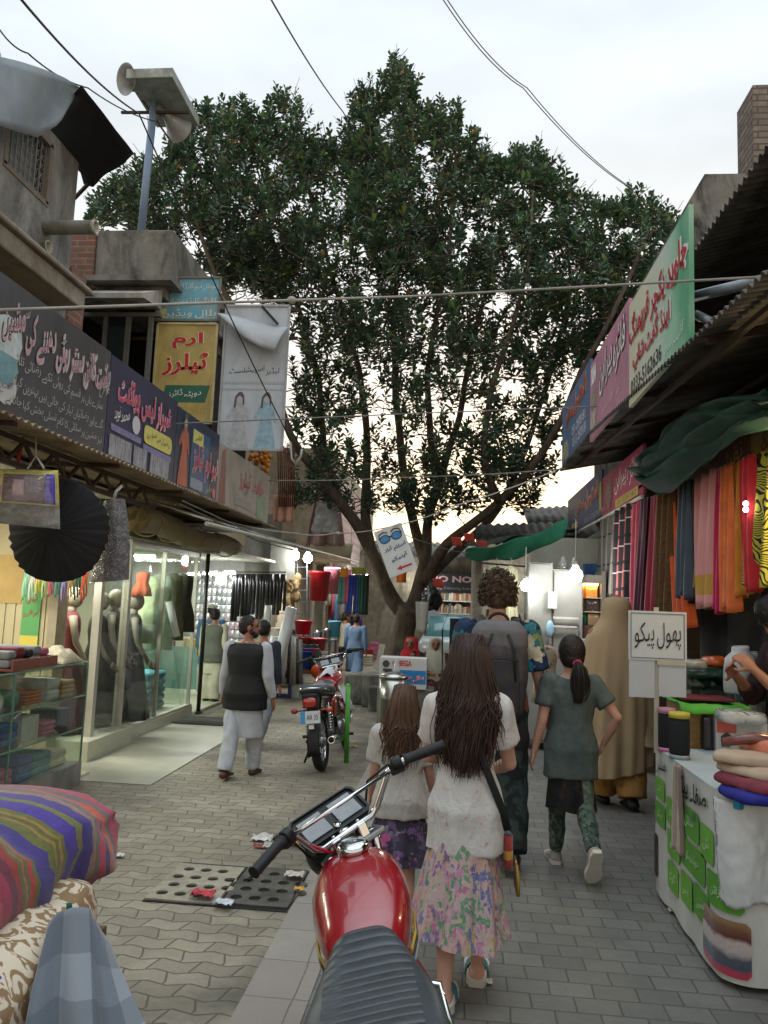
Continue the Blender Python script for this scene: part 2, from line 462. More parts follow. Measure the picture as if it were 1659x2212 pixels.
def urdu(s):
    """joined letter forms in the order they are seen, left to right"""
    words = []
    for wd in s.split(' '):
        o = []
        for i, c in enumerate(wd):
            if c not in _JOIN: o.append(c); continue
            f = _JOIN[c]; p = wd[i - 1] if i else None; q = wd[i + 1] if i + 1 < len(wd) else None
            jp = p in _JOIN and len(_JOIN[p]) == 4; jn = q in _JOIN and len(f) == 4 and len(_JOIN[q]) >= 2
            if jp and jn: o.append(f[3])
            elif jp and len(f) >= 2: o.append(f[1])
            elif jn: o.append(f[2])
            else: o.append(f[0])
        words.append(o)
    return words
def text_mesh(s, arabic=False, slant=.0, offset=0.0, extrude=.0, res=2, bold=0):
    """flat letter shapes as vertex/face lists, lower-left at 0,0, plus width and height"""
    V, F = [], []; x0 = 0
    items = [''.join(w[::-1]) for w in urdu(s)][::-1] if arabic else [s]
    for it in items:
        c = bpy.data.curves.new('t', 'FONT'); c.body = it; c.resolution_u = res; c.offset = offset + bold; c.size = 1
        o = bpy.data.objects.new('t', c); COL.objects.link(o)
        me = bpy.data.meshes.new_from_object(o.evaluated_get(bpy.context.evaluated_depsgraph_get()))
        vs = [v.co.copy() for v in me.vertices]; fs = [tuple(p.vertices) for p in me.polygons]
        bpy.data.objects.remove(o); bpy.data.curves.remove(c); bpy.data.meshes.remove(me)
        if not vs: continue
        mn = min(v.x for v in vs); mxx = max(v.x for v in vs); b = len(V)
        V += [Vector((v.x - mn + x0, v.y + slant * (v.x - mn), 0)) for v in vs]; F += [tuple(i + b for i in f) for f in fs]
        x0 += mxx - mn + (.22 if arabic else .2)
    return V, F
def lettering(parent, s, c, xd, yd, w, h, m, arabic=False, slant=.18, halo=None, off=.004, bold=0.0, name='lettering', keep=False, hs=.03):
    """letters centred at c on the plane spanned by xd (reading direction to the right) and yd (up), fitted into w x h"""
    c = Vector(c); xd = Vector(xd).normalized(); yd = Vector(yd).normalized(); nn = xd.cross(yd)
    slant = slant if arabic else 0
    V, F = text_mesh(s, arabic, slant, 0, bold=bold)
    if not V: return
    a = np.array([tuple(v) for v in V]); mn, mxv = a.min(0), a.max(0); sx = w / (mxv[0] - mn[0]); sy = h / (mxv[1] - mn[1])
    if keep: sx = sy = min(sx, sy)
    mid = (mn + mxv) / 2
    def put(V, F, lift):
        mb = MB()
        for v in V: mb.addv(c + xd * (v.x - mid[0]) * sx + yd * (v.y - mid[1]) * sy + nn * lift)
        for f in F: mb.face(f)
        return mb
    if halo:
        V2, F2 = text_mesh(s, arabic, slant, hs, bold=bold)
        V2 = [v - Vector((hs, 0, 0)) for v in V2]
        put(V2, F2, off).build(name, halo, parent)
        return put(V, F, off * 2).build(name, m, parent)
    return put(V, F, off).build(name, m, parent)
def paving(name, bw, bh, off, amp, c1, c2, mortar, ms, dirt, gut=0):
    g = NT(name); v = g.tc.outputs['Object']
    sp = g.n('ShaderNodeSeparateXYZ'); g.l(v, sp.inputs[0])
    tri = lambda s, p: g.math('ABSOLUTE', g.math('SUBTRACT', g.math('FRACT', g.math('DIVIDE', s, p)), .5))
    jit = g.noise(v, 2.5, 2)
    x = g.math('ADD', sp.outputs[0], g.math('MULTIPLY', tri(sp.outputs[1], bh * 2), amp))
    y = g.math('ADD', sp.outputs[1], g.math('MULTIPLY', tri(sp.outputs[0], bw), amp))
    x = g.math('ADD', x, g.math('MULTIPLY', jit.outputs[0], .03))
    cb = g.n('ShaderNodeCombineXYZ'); g.l(x, cb.inputs[0]); g.l(y, cb.inputs[1])
    b = g.n('ShaderNodeTexBrick'); g.l(cb.outputs[0], b.inputs[0]); b.offset = off
    b.inputs['Color1'].default_value = (*lin(c1), 1); b.inputs['Color2'].default_value = (*lin(c2), 1); b.inputs['Mortar'].default_value = (*lin(mortar), 1)
    b.inputs['Scale'].default_value = 1; b.inputs['Brick Width'].default_value = bw; b.inputs['Row Height'].default_value = bh
    b.inputs['Mortar Size'].default_value = ms; b.inputs['Mortar Smooth'].default_value = .5
    n = g.noise(v, 1.3, 8, .66); c = g.mix(g.ramp(n.outputs[0], [(.40, (0, 0, 0)), (.72, (.75, .75, .75))]), b.outputs[0], dirt)
    n4 = g.noise(v, 5.5, 6, .7, .4); c = g.mix(g.ramp(n4.outputs[0], [(.56, (0, 0, 0)), (.72, (.5, .5, .5))]), c, dirt)
    n2 = g.noise(v, 45, 5, .7); c = g.mix(g.ramp(n2.outputs[0], [(.3, (.3, .3, .3)), (.6, (0, 0, 0))]), c, dirt)
    if gut:
        k_ = g.math('MULTIPLY', g.ramp(g.math('ADD', sp.outputs[0], 1.75), [(.15, (0, 0, 0)), (.8, (1, 1, 1))]), g.ramp(g.noise(v, 1.1, 6, .6, .5).outputs[0], [(.42, (0, 0, 0)), (.6, (.8, .8, .8))])); c = g.mix(k_, c, '#3b372f')
    g.col(c)
    h = g.math('ADD', g.math('MULTIPLY', b.outputs[1], -1.0), g.math('MULTIPLY', n2.outputs[0], .35))
    g.bump(h, .7, .012)
    r = g.ramp(n.outputs[0], [(.35, (.55, .55, .55)), (.65, (.82, .82, .82))]); g.l(r, g.p.inputs['Roughness'])
    g.p.inputs['Specular IOR Level'].default_value = .45
    return g.m
M_PAVE_L = paving('zigzag_pavers', .20, .105, .5, .06, '#8f8775', '#787061', '#4c473b', .0055, '#5f584a', 1)
M_PAVE_R = paving('square_setts', .19, .13, .5, .0, '#716f68', '#605e58', '#4b4944', .0045, '#54534f')
M_KERB = paving('kerb_slabs', .31, .34, 0, .0, '#858079', '#7d746d', '#5e5953', .004, '#77706a')
mb = MB(); mb.bx(-70, 70, -6, 110, -.5, -.02); struct('ground', mb, mat('bare_ground', '#6a655b', .95, var=.3))
mb = MB(); mb.grid(lambda a, b: (-3.42 + a * 2.57, 1 + b * 40, 0), 4, 40, False); struct('street_paving', mb, M_PAVE_L)
mb = MB(); mb.grid(lambda a, b: (-.58 + a * 5.2, 1 + b * 40, 0), 4, 40, False); struct('footpath_paving', mb, M_PAVE_R)
mb = MB(); mb.bx(-.85, -.57, 1, 41, -.1, .006); struct('kerb_strip', mb, M_KERB)
mb = MB(); mb.bx(-3.95, -2.62, 6.75, 10.4, -.05, .008); struct('marble_apron', mb, mat('pale_marble', '#a09c8a', .35, var=.1, vs=3, spec=.5, stain=('#8d8a7c', 4, .5)))

def plate(name, x0, x1, y0, y1, z0, z1, holes, r, m, label):
    c = bpy.data.curves.new('t', 'CURVE'); c.dimensions = '2D'; c.fill_mode = 'BOTH'; c.extrude = (z1 - z0) / 2; c.bevel_depth = .002
    def sp(pts):
        s = c.splines.new('POLY'); s.points.add(len(pts) - 1)
        for q, p in zip(s.points, pts): q.co = (*p, 0, 1)
        s.use_cyclic_u = True
    cx, cyy = (x0 + x1) / 2, (y0 + y1) / 2
    sp([(x0 - cx, y0 - cyy), (x1 - cx, y0 - cyy), (x1 - cx, y1 - cyy), (x0 - cx, y1 - cyy)])
    for hx, hy in holes: sp([(hx - cx + r * math.cos(k * math.tau / 18), hy - cyy + r * math.sin(k * math.tau / 18)) for k in range(18)])
    o = bpy.data.objects.new('t', c); COL.objects.link(o)
    me = bpy.data.meshes.new_from_object(o.evaluated_get(bpy.context.evaluated_depsgraph_get()))
    bpy.data.objects.remove(o); me.materials.clear(); me.materials.append(m)
    o = bpy.data.objects.new(name, me); COL.objects.link(o); o.location = (cx, cyy, (z0 + z1) / 2)
    tag(o, label, 'drain cover', 'perforated drain covers'); return o
mb = MB(); mb.bx(-1.665, -.86, 4.29, 4.93, -.019, .004); struct('drain_shade_sheet', mb, mat('drain_shade', '#0c0b0a', .9, var=0))  # black sheet standing in for the shade inside the drain holes
hl = lambda x0, y0: [(x0 + .06 + .105 * i + (.03 if j % 2 else .01), y0 + .09 + .13 * j) for j in range(4) for i in range(4 if j in (1, 2) else 3)]
plate('drain_cover', -1.66, -1.255, 4.31, 4.88, .0045, .013, hl(-1.665, 4.31), .035, mat('cover_concrete', '#8f8979', .9, var=.2, bump=.4, stain=('#55513f', 5, .6)), 'pale concrete drain cover with round holes set in the pavers')
plate('drain_cover', -1.235, -.865, 4.33, 4.92, .0045, .012, hl(-1.245, 4.33), .035, mat('cover_dirty', '#4c4942', .8, var=.3, bump=.4, stain=('#22201c', 5, .8)), 'dark grimy drain cover with round holes beside the kerb')

M_PLASTER = mat('old_plaster', '#83827e', .9, var=.22, vs=3, bump=.5, bs=30, stain=('#3d3a34', 2.2, .75))
M_CONC = mat('weathered_concrete', '#77746c', .92, var=.25, vs=4, bump=.6, bs=25, stain=('#2b2a26', 2.6, .8))
M_CREAM = mat('cream_paint', '#b3a98d', .8, var=.12, stain=('#6d644f', 3, .45))
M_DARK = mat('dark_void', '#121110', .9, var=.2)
M_STEELD = mat('rusty_steel', '#3a2c22', .75, .3, var=.3, vs=20, bump=.2)
M_WHITEP = mat('white_painted_metal', '#c9c8bf', .45, var=.08, stain=('#8d8979', 5, .4))
M_BRICK = bricks('old_red_brick', '#7c4a3c', '#8a5a48', '#7d776b', axes='HZ', stain='#5c554b')
M_GI = mat('galvanised_sheet', '#7f8890', .5, .6, var=.25, vs=5, bump=.15, stain=('#4a4038', 3, .6))
M_GIDARK = mat('sooty_corrugated_sheet', '#5f5a53', .7, .2, var=.35, vs=4, stain=('#191817', 2.5, .7))

def corr(mb, p00, p10, p01, p11, pitch=.076, amp=.012, nu=4):
    """corrugated sheet: waves run along the second direction, ridges along the first"""
    p00, p10, p01, p11 = map(Vector, (p00, p10, p01, p11))
    L = (p01 - p00).length; n = max(6, int(L / pitch * 6))
    nn = (p10 - p00).cross(p01 - p00).normalized()
    mb.grid(lambda a, b: (p00.lerp(p10, a)).lerp(p01.lerp(p11, a), b) + nn * amp * math.sin(b * L / pitch * math.tau), nu, n, True, .003)

t = thing('plaster_building', 'grey plaster upper storey with grille window and broken parapet above the cotton shop awning', 'building', (-3.9, 5, 2.9))
mb = MB(); mb.bx(-6.5, -3.95, 1.5, 7.05, 2.75, 5.28); mb.bx(-6.5, -3.95, 1.5, 5.84, 5.28, 6.0); mb.bx(-6.5, -3.95, 6.56, 7.05, 5.28, 6.0); mb.bx(-6.5, -3.952, 5.84, 6.56, 5.87, 6.0); mb.bx(-6.5, -4.15, 5.84, 6.56, 5.28, 5.87)
mb.build('wall', M_PLASTER, t)
mb = MB()
for k in range(24):
    y = 1.6 + k * .2 + rnd.uniform(-.03, .03); h = .05 + .22 * abs(fbm((y * 2.2, 0, 3))) + rnd.uniform(0, .08)
    mb.box((-4.06, y, 6.0 + h / 2), (.2 + rnd.uniform(0, .06), .21, h), (rnd.uniform(-.1, .1), rnd.uniform(-.1, .1), rnd.uniform(-.15, .15)))
mb.build('broken_parapet', mat('flaking_whitewash', '#c8c6c0', .95, var=.15, bump=.8, bs=12, stain=('#4b4740', 4, .6)), t, bevel=.02)
wf = MB()
for (a, b) in (((5.84, 5.28), (6.56, 5.28)), ((5.84, 5.87), (6.56, 5.87)), ((5.86, 5.28), (5.86, 5.87)), ((6.54, 5.28), (6.54, 5.87))): wf.bar((-3.965, a[0], a[1]), (-3.965, b[0], b[1]), .05, .05)
wo = wf.build('window', mat('window_timber', '#6d665c', .8), t)
mb = MB()
for k in range(9): mb.bar((-3.985, 5.9 + k * .076, 5.3), (-3.985, 5.9 + k * .076, 5.86), .012)
for k in range(6):
    for j in range(8): mb.tube([(-3.99, 5.93 + j * .083 + .036 * math.cos(q), 5.34 + k * .093 + .04 * math.sin(q)) for q in np.linspace(0, math.tau, 9)], .005, 4, False)
mb.build('grille', mat('grille_iron', '#7d7c78', .6, .4), wo)
mb = MB(); mb.bx(-4.13, -4.09, 5.85, 6.55, 5.3, 5.86); mb.build('pane', mat('dusty_pane', '#8f9698', .3, var=.3), wo)
mb = MB(); mb.bx(-3.95, -3.1, 1.5, 5.82, 3.95, 4.10); mb.bx(-3.16, -3.06, 1.5, 5.9, 4.102, 4.145)
mb.build('balcony_slab', mat('slab_concrete', '#8c877b', .9, var=.15, bump=.5, stain=('#5d4a35', 2, .7)), t, bevel=.015)
mb = MB(); mb.bx(-3.94, -3.35, 1.5, 5.75, 3.2, 3.948); mb.build('slab_soffit', mat('tan_soffit', '#8a7758', .9, var=.1, stain=('#4d3c28', 2, .6)), t)
mb = MB(); mb.bx(-4.2, -3.92, 7.06, 7.35, 2.8, 4.9); mb.build('brick_pier', M_BRICK, t)
for (a, b, r, lb) in (((20, 493), (208, 491), .065, 'long'), ((76, 533), (106, 534), .06, 'short')):
    y = 6.55; p, q = aY(*a, y), aY(*b, y + (.02 if lb == 'long' else 0)); mb = MB(); n = 16
    mb.loft([[p + (q - p) * f + Vector((0, math.cos(k * math.tau / n), math.sin(k * math.tau / n))) * rr for k in range(n)] for f, rr in ((0, r), (.96, r), (.961, r * 1.06), (1, r * 1.06), (1, r * .8), (.6, r * .8))], True)
    mb.build('drain_pipe', mat('pvc_pipe', '#a8a69c', .6, var=.15, stain=('#57523f', 6, .6)), t)
t = thing('sheet_canopy', 'bent dark metal sheet canopy overhanging the grille window of the plaster building', 'canopy', tuple(aY(180, 190, 7.3)))
def quadgrid(a, b, c, d, nu=6, nv=6, wob=.0, th=.006, sag=0):
    a, b, c, d = map(Vector, (a, b, c, d))
    def f(u, v):
        p = a.lerp(b, u).lerp(d.lerp(c, u), v)
        return p + Vector((fbm(p, 3), fbm(p + Vector((5, 1, 2)), 3), fbm(p + Vector((1, 8, 2)), 3))) * wob - Vector((0, 0, sag * 4 * u * (1 - u)))
    m = MB(); m.grid(f, nu, nv, True, th); return m
quadgrid(aY(178, 184, 6.25), aY(292, 332, 7.1), aY(200, 402, 7.5), aY(92, 280, 6.9), 8, 8, .02).build('roof_sheet', mat('black_tin', '#1a1c1f', .8, 0, var=.3, stain=('#0c0c0c', 3, .5)), t)
quadgrid(aY(160, 320, 7.42), aY(178, 335, 7.44), aY(200, 404, 7.52), aY(180, 398, 7.5), 4, 4, .008).build('end_flap', mat('black_tin', '#1a1c1f', .8, 0, var=.3, stain=('#0c0c0c', 3, .5)), t)
top = [(-30, 116), (40, 132), (90, 148), (135, 165), (172, 188)]; bot = [(-30, 262), (36, 284), (80, 297), (128, 268), (166, 200)]
def lerp_l(P, f):
    k = min(int(f * (len(P) - 1)), len(P) - 2); g_ = f * (len(P) - 1) - k
    return (P[k][0] * (1 - g_) + P[k + 1][0] * g_, P[k][1] * (1 - g_) + P[k + 1][1] * g_)
def shf(a, b):
    p, q = lerp_l(top, a), lerp_l(bot, a)
    return aY(p[0] * (1 - b) + q[0] * b, p[1] * (1 - b) + q[1] * b, 5.3 + .0062 * max(0, p[0]) + .12 * math.sin(b * 2) * (a - .3) + .03 * math.sin(a * 9 + b * 3))
mb = MB(); mb.grid(shf, 14, 8, True, .004); mb.build('loose_sheet', mat('loose_grey_sheet', '#6d777e', .6, .1, var=.15, stain=('#6b6d6c', 4, .5)), t)
mb = MB(); mb.bar(aY(150, 440, 7.5), aY(190, 398, 7.38), .03); mb.build('strut', M_STEELD, t)

t = thing('concrete_building', 'stained concrete building with brick panel and dark open window behind the tailor signboards', 'building', (-3.4, 9, 2.8))
mb = MB(); mb.bx(-4.45, -3.5, 8.5, 11.0, 5.42, 6.02); mb.bx(-6, -4.452, 8.55, 12.5, 5.3, 5.95); mb.build('parapet', M_CONC, t, bevel=.02)
mb = MB(); mb.bx(-4.95, -4.455, 8.47, 8.54, 5.44, 5.96); mb.build('brick_panel', M_BRICK, t)
mb = MB(); mb.bx(-6, -3.45, 8.42, 11.1, 5.35, 5.418); mb.bx(-6, -3.6, 8.62, 11, 5.22, 5.348); mb.build('roof_slab', M_CONC, t)
mb = MB(); mb.hexa([(-4.5, 8.1, 5.0), (-3.62, 8.1, 5.0), (-3.62, 8.6, 5.06), (-4.5, 8.6, 5.06), (-4.5, 8.1, 5.06), (-3.62, 8.1, 5.06), (-3.62, 8.6, 5.3), (-4.5, 8.6, 5.3)]); mb.build('ledge', mat('ledge_lime', '#a09d95', .9, var=.2, stain=('#4d4a42', 3, .7)), t)
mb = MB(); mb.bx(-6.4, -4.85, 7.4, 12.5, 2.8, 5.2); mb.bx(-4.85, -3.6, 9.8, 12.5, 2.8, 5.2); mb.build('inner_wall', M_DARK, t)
mb = MB()
for x, zt in ((-4.0, 4.95), (-4.28, 5.0), (-3.72, 4.95)): mb.bx(x - .025, x + .025, 8.55, 8.6, 2.8, zt)
mb.bx(-4.6, -3.6, 8.54, 8.61, 4.951, 5.0); fr = mb.build('window', mat('grey_frame', '#5d5c58', .8), t)
mb = MB(); mb.bx(-4.25, -4.03, 8.57, 8.585, 3.2, 4.95); mb.build('pane', mat('dark_glass_pane', '#1b2426', .15, var=.2, spec=.6), fr)
mb = MB(); mb.bx(-6, -3.35, 8.2, 12.5, 2.72, 2.8); mb.build('floor_slab', M_CONC, t)

t = thing('concrete_parapet_building', 'mottled concrete building with brick chimney above the right awning', 'building', (3, 6, 0))
mb = MB(); pY = 8.2
A, B, C_, D = aY(1490, 430, pY), aY(1522, 376, pY), aY(1620, 374, pY), aY(1640, 800, pY)
x0, z1 = A.x, B.z
mb.hexa([(x0, pY, 3.2), (8, pY, 3.2), (8, 14, 3.2), (x0, 14, 3.2), (x0, pY, A.z), (8, pY, A.z), (8, 14, A.z), (x0, 14, A.z)])
mb.hexa([(x0, pY, A.z), (8, pY, A.z), (8, 14, A.z), (x0, 14, A.z), (B.x, pY, z1), (8, pY, z1), (8, 14, z1), (B.x, 14, z1)])
mb.build('wall', mat('black_streaked_concrete', '#6d6b66', .95, var=.25, bump=.6, bs=20, stain=('#1b1a18', 3.5, .9)), t)
c0 = aY(1622, 372, 8.6); c1 = aY(1622, 196, 8.6)
mb = MB(); mb.bx(c0.x, c0.x + .5, 8.5, 9.0, c0.z - .3, c1.z); mb.build('chimney', bricks('weathered_chimney_brick', '#85796f', '#6f635b', '#544e49', axes='HZ', stain='#4e4a45'), t)

t = thing('corrugated_awning', 'sooty corrugated sheet awning on steel brackets over the right hand shops', 'awning', (1.9, 6, 3.4))
zR = lambda y: 3.26 + (min(y, 8.4) - 3.57) * .065
mb = MB()
corr(mb, (1.38, 2.2, zR(2.2)), (3.4, 2.2, zR(2.2) + .42), (1.38, 8.4, zR(8.4)), (3.4, 8.4, zR(8.4) + .4), .085, .016, 6); corr(mb, (1.38, 8.4, zR(8.4)), (3.4, 8.4, zR(8.4) + .4), (1.38, 10.7, zR(10.7)), (3.4, 10.7, zR(10.7) + .4), .085, .016, 6)
mb.build('lower_sheet', M_GIDARK, t)
mb = MB(); u0 = aY(1502, 690, 5.2)
corr(mb, (1.62, 1.8, 4.18), (3.6, 1.8, 4.6), (1.70, 8.1, 4.42), (3.6, 8.1, 4.95), .085, .016, 6)
mb.build('upper_sheet', M_GIDARK, t)
for y in (3, 4.6, 6.2, 7.8, 9.4): mb = MB(); mb.bar((1.45, y, zR(y) - .03), (3.4, y, zR(y) + .34), .04, .04); mb.build('rafter', M_STEELD, t)
for x in (1.55, 2.3):
    mb = MB(); mb.bar((x, 2.2, zR(2.2) + (x - 1.4) * .2 - .05), (x, 10.2, zR(10.2) + (x - 1.4) * .2 - .05), .035, .035); mb.build('purlin', M_STEELD, t)
mb = MB(); mb.tube([aY(1502, 640, 4.9), aY(1660, 602, 4.4)], .035, 10); mb.tube([aY(1504, 680, 4.9), aY(1540, 697, 4.75)], .03, 10); mb.build('brace_pipe', M_GI, t)
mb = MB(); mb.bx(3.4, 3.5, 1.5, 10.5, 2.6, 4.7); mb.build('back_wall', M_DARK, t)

t = thing('corrugated_awning', 'long rusty corrugated awning with a lattice truss below the left hand signboards', 'awning', (-3, 6, 2.6))
mb = MB(); corr(mb, (-2.56, 3.0, 2.655), (-3.75, 3.0, 2.68), (-2.56, 10.75, 2.655), (-3.75, 10.75, 2.70), .076, .012, 4)
mb.build('sheet', mat('tan_rusty_sheet', '#8d7f69', .75, .1, var=.2, stain=('#54402b', 2.2, .7)), t)
tr = MB(); za, zb, X = 2.62, 2.46, -2.83
tr.bar((X, 2.6, za), (X, 6.9, za), .035); tr.bar((X, 2.6, zb), (X, 6.9, zb), .035)
k = 2.6
while k < 6.7:
    tr.bar((X, k, zb), (X, k + .19, za), .022); tr.bar((X, k + .19, za), (X, k + .38, zb), .022); k += .38
tr.build('truss', M_STEELD, t)
for y in (4.2, 5.6, 7.0, 8.5, 10): mb = MB(); mb.bar((-2.6, y, 2.63), (-3.75, y, 2.645), .04, .03); mb.build('rafter', M_STEELD, t)
t = thing('sheet_eave', 'pale worn sheet eave with gutter pipe and cables beyond the tailor signs', 'eave', (-2.7, 12, 2.4))
mb = MB(); corr(mb, (-2.45, 7.2, 2.40), (-3.1, 7.2, 2.60), (-2.15, 16.5, 2.52), (-3.3, 16.5, 2.75), .12, .008, 4); mb.build('sheet', mat('pale_worn_sheet', '#a7a493', .7, .1, var=.2, stain=('#5c5748', 3, .7)), t)
mb = MB(); mb.tube([(-2.42, 7.2, 2.36), (-2.3, 11, 2.42), (-2.12, 16.5, 2.5)], .022, 8); mb.build('gutter_pipe', mat('pvc_pipe', '#a8a69c', .6), t)
for k in range(2):
    mb = MB(); mb.tube([(-2.45 - k * .02, 6.6, 2.5 - .03 * k), (-2.38, 9, 2.40 - .06 * k), (-2.28, 11.5, 2.40 - .04 * k), (-2.1, 16, 2.4 - .02 * k)], .008, 5); mb.build('cable', mat('grey_cable', '#5c5a54', .7), t)

def wire(label, pts, r=.006, c='#3c3b39', sag=.15, knots=()):
    P = []
    for i in range(len(pts) - 1):
        a, b = Vector(pts[i]), Vector(pts[i + 1])
        for k in range(14 if i == len(pts) - 2 else 13):
            f = k / 13; p = a.lerp(b, f); p.z -= sag * 4 * f * (1 - f); P.append(p)
    mb = MB(); mb.tube(P, r, 6)
    for f in knots:
        p = P[int(f * (len(P) - 1))]; mb.ball(p, (r * 4, r * 3, r * 3), 8, 6)
    return simple('overhead_wire', mb, mat('wire_' + c, c, .7), label, 'wire', 'wires and cords strung over the street')
wire('thick black wire running over the loudspeaker pole towards the white sign', [aY(30, -20, 3.2), aY(300, 245, 6.0), aY(625, 945, 8.7)], .007, '#2b2b2b', .06)
wire('kinked black wire from the sheet canopy to the loudspeaker pole', [aY(-10, 50, 6.0), aY(60, 115, 6.2), aY(190, 190, 7.3), aY(335, 262, 8.9)], .008, '#2b2b2b', .05)
wire('thin wire slanting down across the sky into the tree top', [aY(575, -20, 5), aY(740, 240, 9), aY(840, 390, 12.5)], .007, '#3c3b39', .05)
for dx in (0, 9): wire(('lower' if dx == 0 else 'upper') + ' of two parallel wires crossing the sky towards the right roofs', [aY(945 + dx, -20, 7), aY(1130 + dx, 190, 8.5), aY(1368 + dx * .4, 410, 11)], .006, '#77777a', .12)
wire('pale rope stretched across the street at signboard height', [aY(-10, 670, 3.4), aY(890, 640, 5.5), aY(1670, 597, 4.2)], .0085, '#8c8a84', .0, (.33,))
wire('thin grey cord across the street below the white sign', [aY(380, 915, 6.4), aY(900, 893, 8), aY(1290, 878, 7.2)], .006, '#6e6c68', .0, ())
wire('third grey cord crossing in front of the tree limbs', [aY(580, 1038, 10), aY(900, 1030, 10.6), aY(1222, 1012, 9.8)], .008, '#77746e', .02, ())
wire('white rope carrying the sunglasses sign, rising to the right awning', [aY(470, 1120, 9), aY(640, 1152, 10.5), aY(720, 1152, 11.2), aY(850, 1136, 10.8), aY(970, 1096, 10.4), aY(1215, 1010, 10.1)], .009, '#a8a69e', .03, (.42,))
wire('thin dark line sagging from the trunk to the green shade cloth', [aY(850, 1142, 11), aY(930, 1175, 11), aY(1012, 1195, 11)], .006, '#55534f', .02, ())

t = thing('fig_tree', 'broad dark green fig tree with spreading limbs rising from the stone planter', 'tree', (-.97, 14, .5))
TY = 14.0
limbs = [
    ([(868, 1455, 0), (868, 1400, 0), (876, 1350, 0), (884, 1310, -.1)], .31, .21),
    ([(878, 1335, 0), (845, 1285, -.1), (815, 1220, -.3), (778, 1150, -.5), (735, 1085, -.7), (690, 1030, -.8), (640, 960, -1), (600, 850, -1.2), (545, 730, -1.3), (470, 600, -1.3), (420, 470, -1.2)], .20, .035),
    ([(884, 1325, 0), (905, 1260, .1), (918, 1200, .2), (925, 1120, .3), (948, 1040, .3), (985, 930, .2), (1010, 800, .1), (1040, 660, 0), (1090, 500, -.2)], .18, .03),
    ([(918, 1215, .2), (888, 1120, .6), (872, 1000, .9), (855, 860, 1.0), (850, 700, 1.0), (862, 520, .8), (865, 340, .5), (862, 220, .3)], .15, .025),
    ([(915, 1260, .1), (955, 1190, -.4), (1010, 1140, -.8), (1080, 1085, -1.1), (1150, 1010, -1.4), (1215, 900, -1.6), (1280, 760, -1.6), (1350, 620, -1.4), (1400, 500, -1.2)], .145, .03),
    ([(925, 1245, .1), (975, 1200, .6), (1060, 1120, 1.2), (1120, 1020, 1.5), (1160, 900, 1.5), (1200, 760, 1.3), (1230, 600, 1.0), (1200, 440, .8)], .13, .025),
    ([(800, 1190, -.3), (788, 1080, .2), (795, 960, .6), (780, 830, .8), (745, 690, .8), (700, 540, .6), (660, 380, .5), (630, 260, .4)], .14, .022),
    ([(735, 1085, -.7), (700, 960, -.2), (690, 830, .3), (650, 680, .5), (590, 520, .4), (530, 360, .2), (515, 260, .2)], .10, .02),
    ([(948, 1040, .3), (925, 900, -.6), (930, 760, -.9), (960, 600, -1), (980, 430, -.8), (985, 300, -.5)], .10, .02),
    ([(600, 850, -1.2), (520, 690, -.6), (400, 560, -.4), (300, 470, -.3), (235, 420, -.2)], .08, .02),
    ([(1080, 1085, -1.1), (1050, 980, -1.6), (1060, 850, -1.8), (1110, 700, -1.8), (1140, 560, -1.6), (1150, 400, -1.2)], .10, .02)]
mb = MB(); LP = []
def crv(P):
    Q = []
    for i in range(len(P) - 1):
        p0, p1, p2, p3 = P[max(i - 1, 0)], P[i], P[i + 1], P[min(i + 2, len(P) - 1)]
        for k in range(4):
            f = k / 4
            Q.append(.5 * ((2 * p1) + (p2 - p0) * f + (2 * p0 - 5 * p1 + 4 * p2 - p3) * f * f + (3 * p1 - p0 - 3 * p2 + p3) * f ** 3))
    return Q + [P[-1]]
for px, ra, rb in limbs:
    Q = crv([aY(u, v, TY + dy) for u, v, dy in px]); n = len(Q)
    ra *= .78; rs = [(ra + (rb - ra) * (i / (n - 1)) ** .75) * (1 + .12 * fbm(Q[i], 1.7)) for i in range(n)]
    mb.tube([q + Vector((fbm(q, 1.2), fbm(q + Vector((9, 0, 0)), 1.2), 0)) * min(.06, r) for q, r in zip(Q, rs)], rs, 11)
    LP += [(q, r) for q, r in zip(Q, rs) if r < .2]
crown = [(185, 478), (190, 440), (235, 385), (300, 330), (350, 335), (400, 262), (440, 222), (505, 200), (560, 245), (602, 198), (640, 202), (690, 290), (735, 280), (770, 195), (800, 178), (850, 128), (885, 140), (925, 215), (985, 218), (1020, 270), (1060, 335), (1130, 322), (1185, 318), (1230, 385), (1280, 425), (1330, 440), (1375, 400), (1430, 440), (1478, 470), (1460, 560), (1400, 640), (1310, 740), (1235, 840), (1205, 960), (1195, 1060), (1150, 1100), (1060, 1090), (990, 1110), (940, 1130), (860, 1100), (790, 1120), (690, 1085), (612, 1100), (625, 1000), (628, 860), (625, 700), (560, 640), (440, 600), (330, 530)]
def inside(x, y, P):
    c = False; j = len(P) - 1
    for i in range(len(P)):
        if (P[i][1] > y) != (P[j][1] > y) and x < (P[j][0] - P[i][0]) * (y - P[i][1]) / (P[j][1] - P[i][1]) + P[i][0]: c = not c
        j = i
    return c
def edged(x, y, P):
    m = 1e9
    for i in range(len(P)):
        a, b = P[i], P[(i + 1) % len(P)]; dx, dy = b[0] - a[0], b[1] - a[1]
        f = max(0, min(1, ((x - a[0]) * dx + (y - a[1]) * dy) / (dx * dx + dy * dy))); m = min(m, math.hypot(x - a[0] - f * dx, y - a[1] - f * dy))
    return m
rt = random.Random(11); clus = []
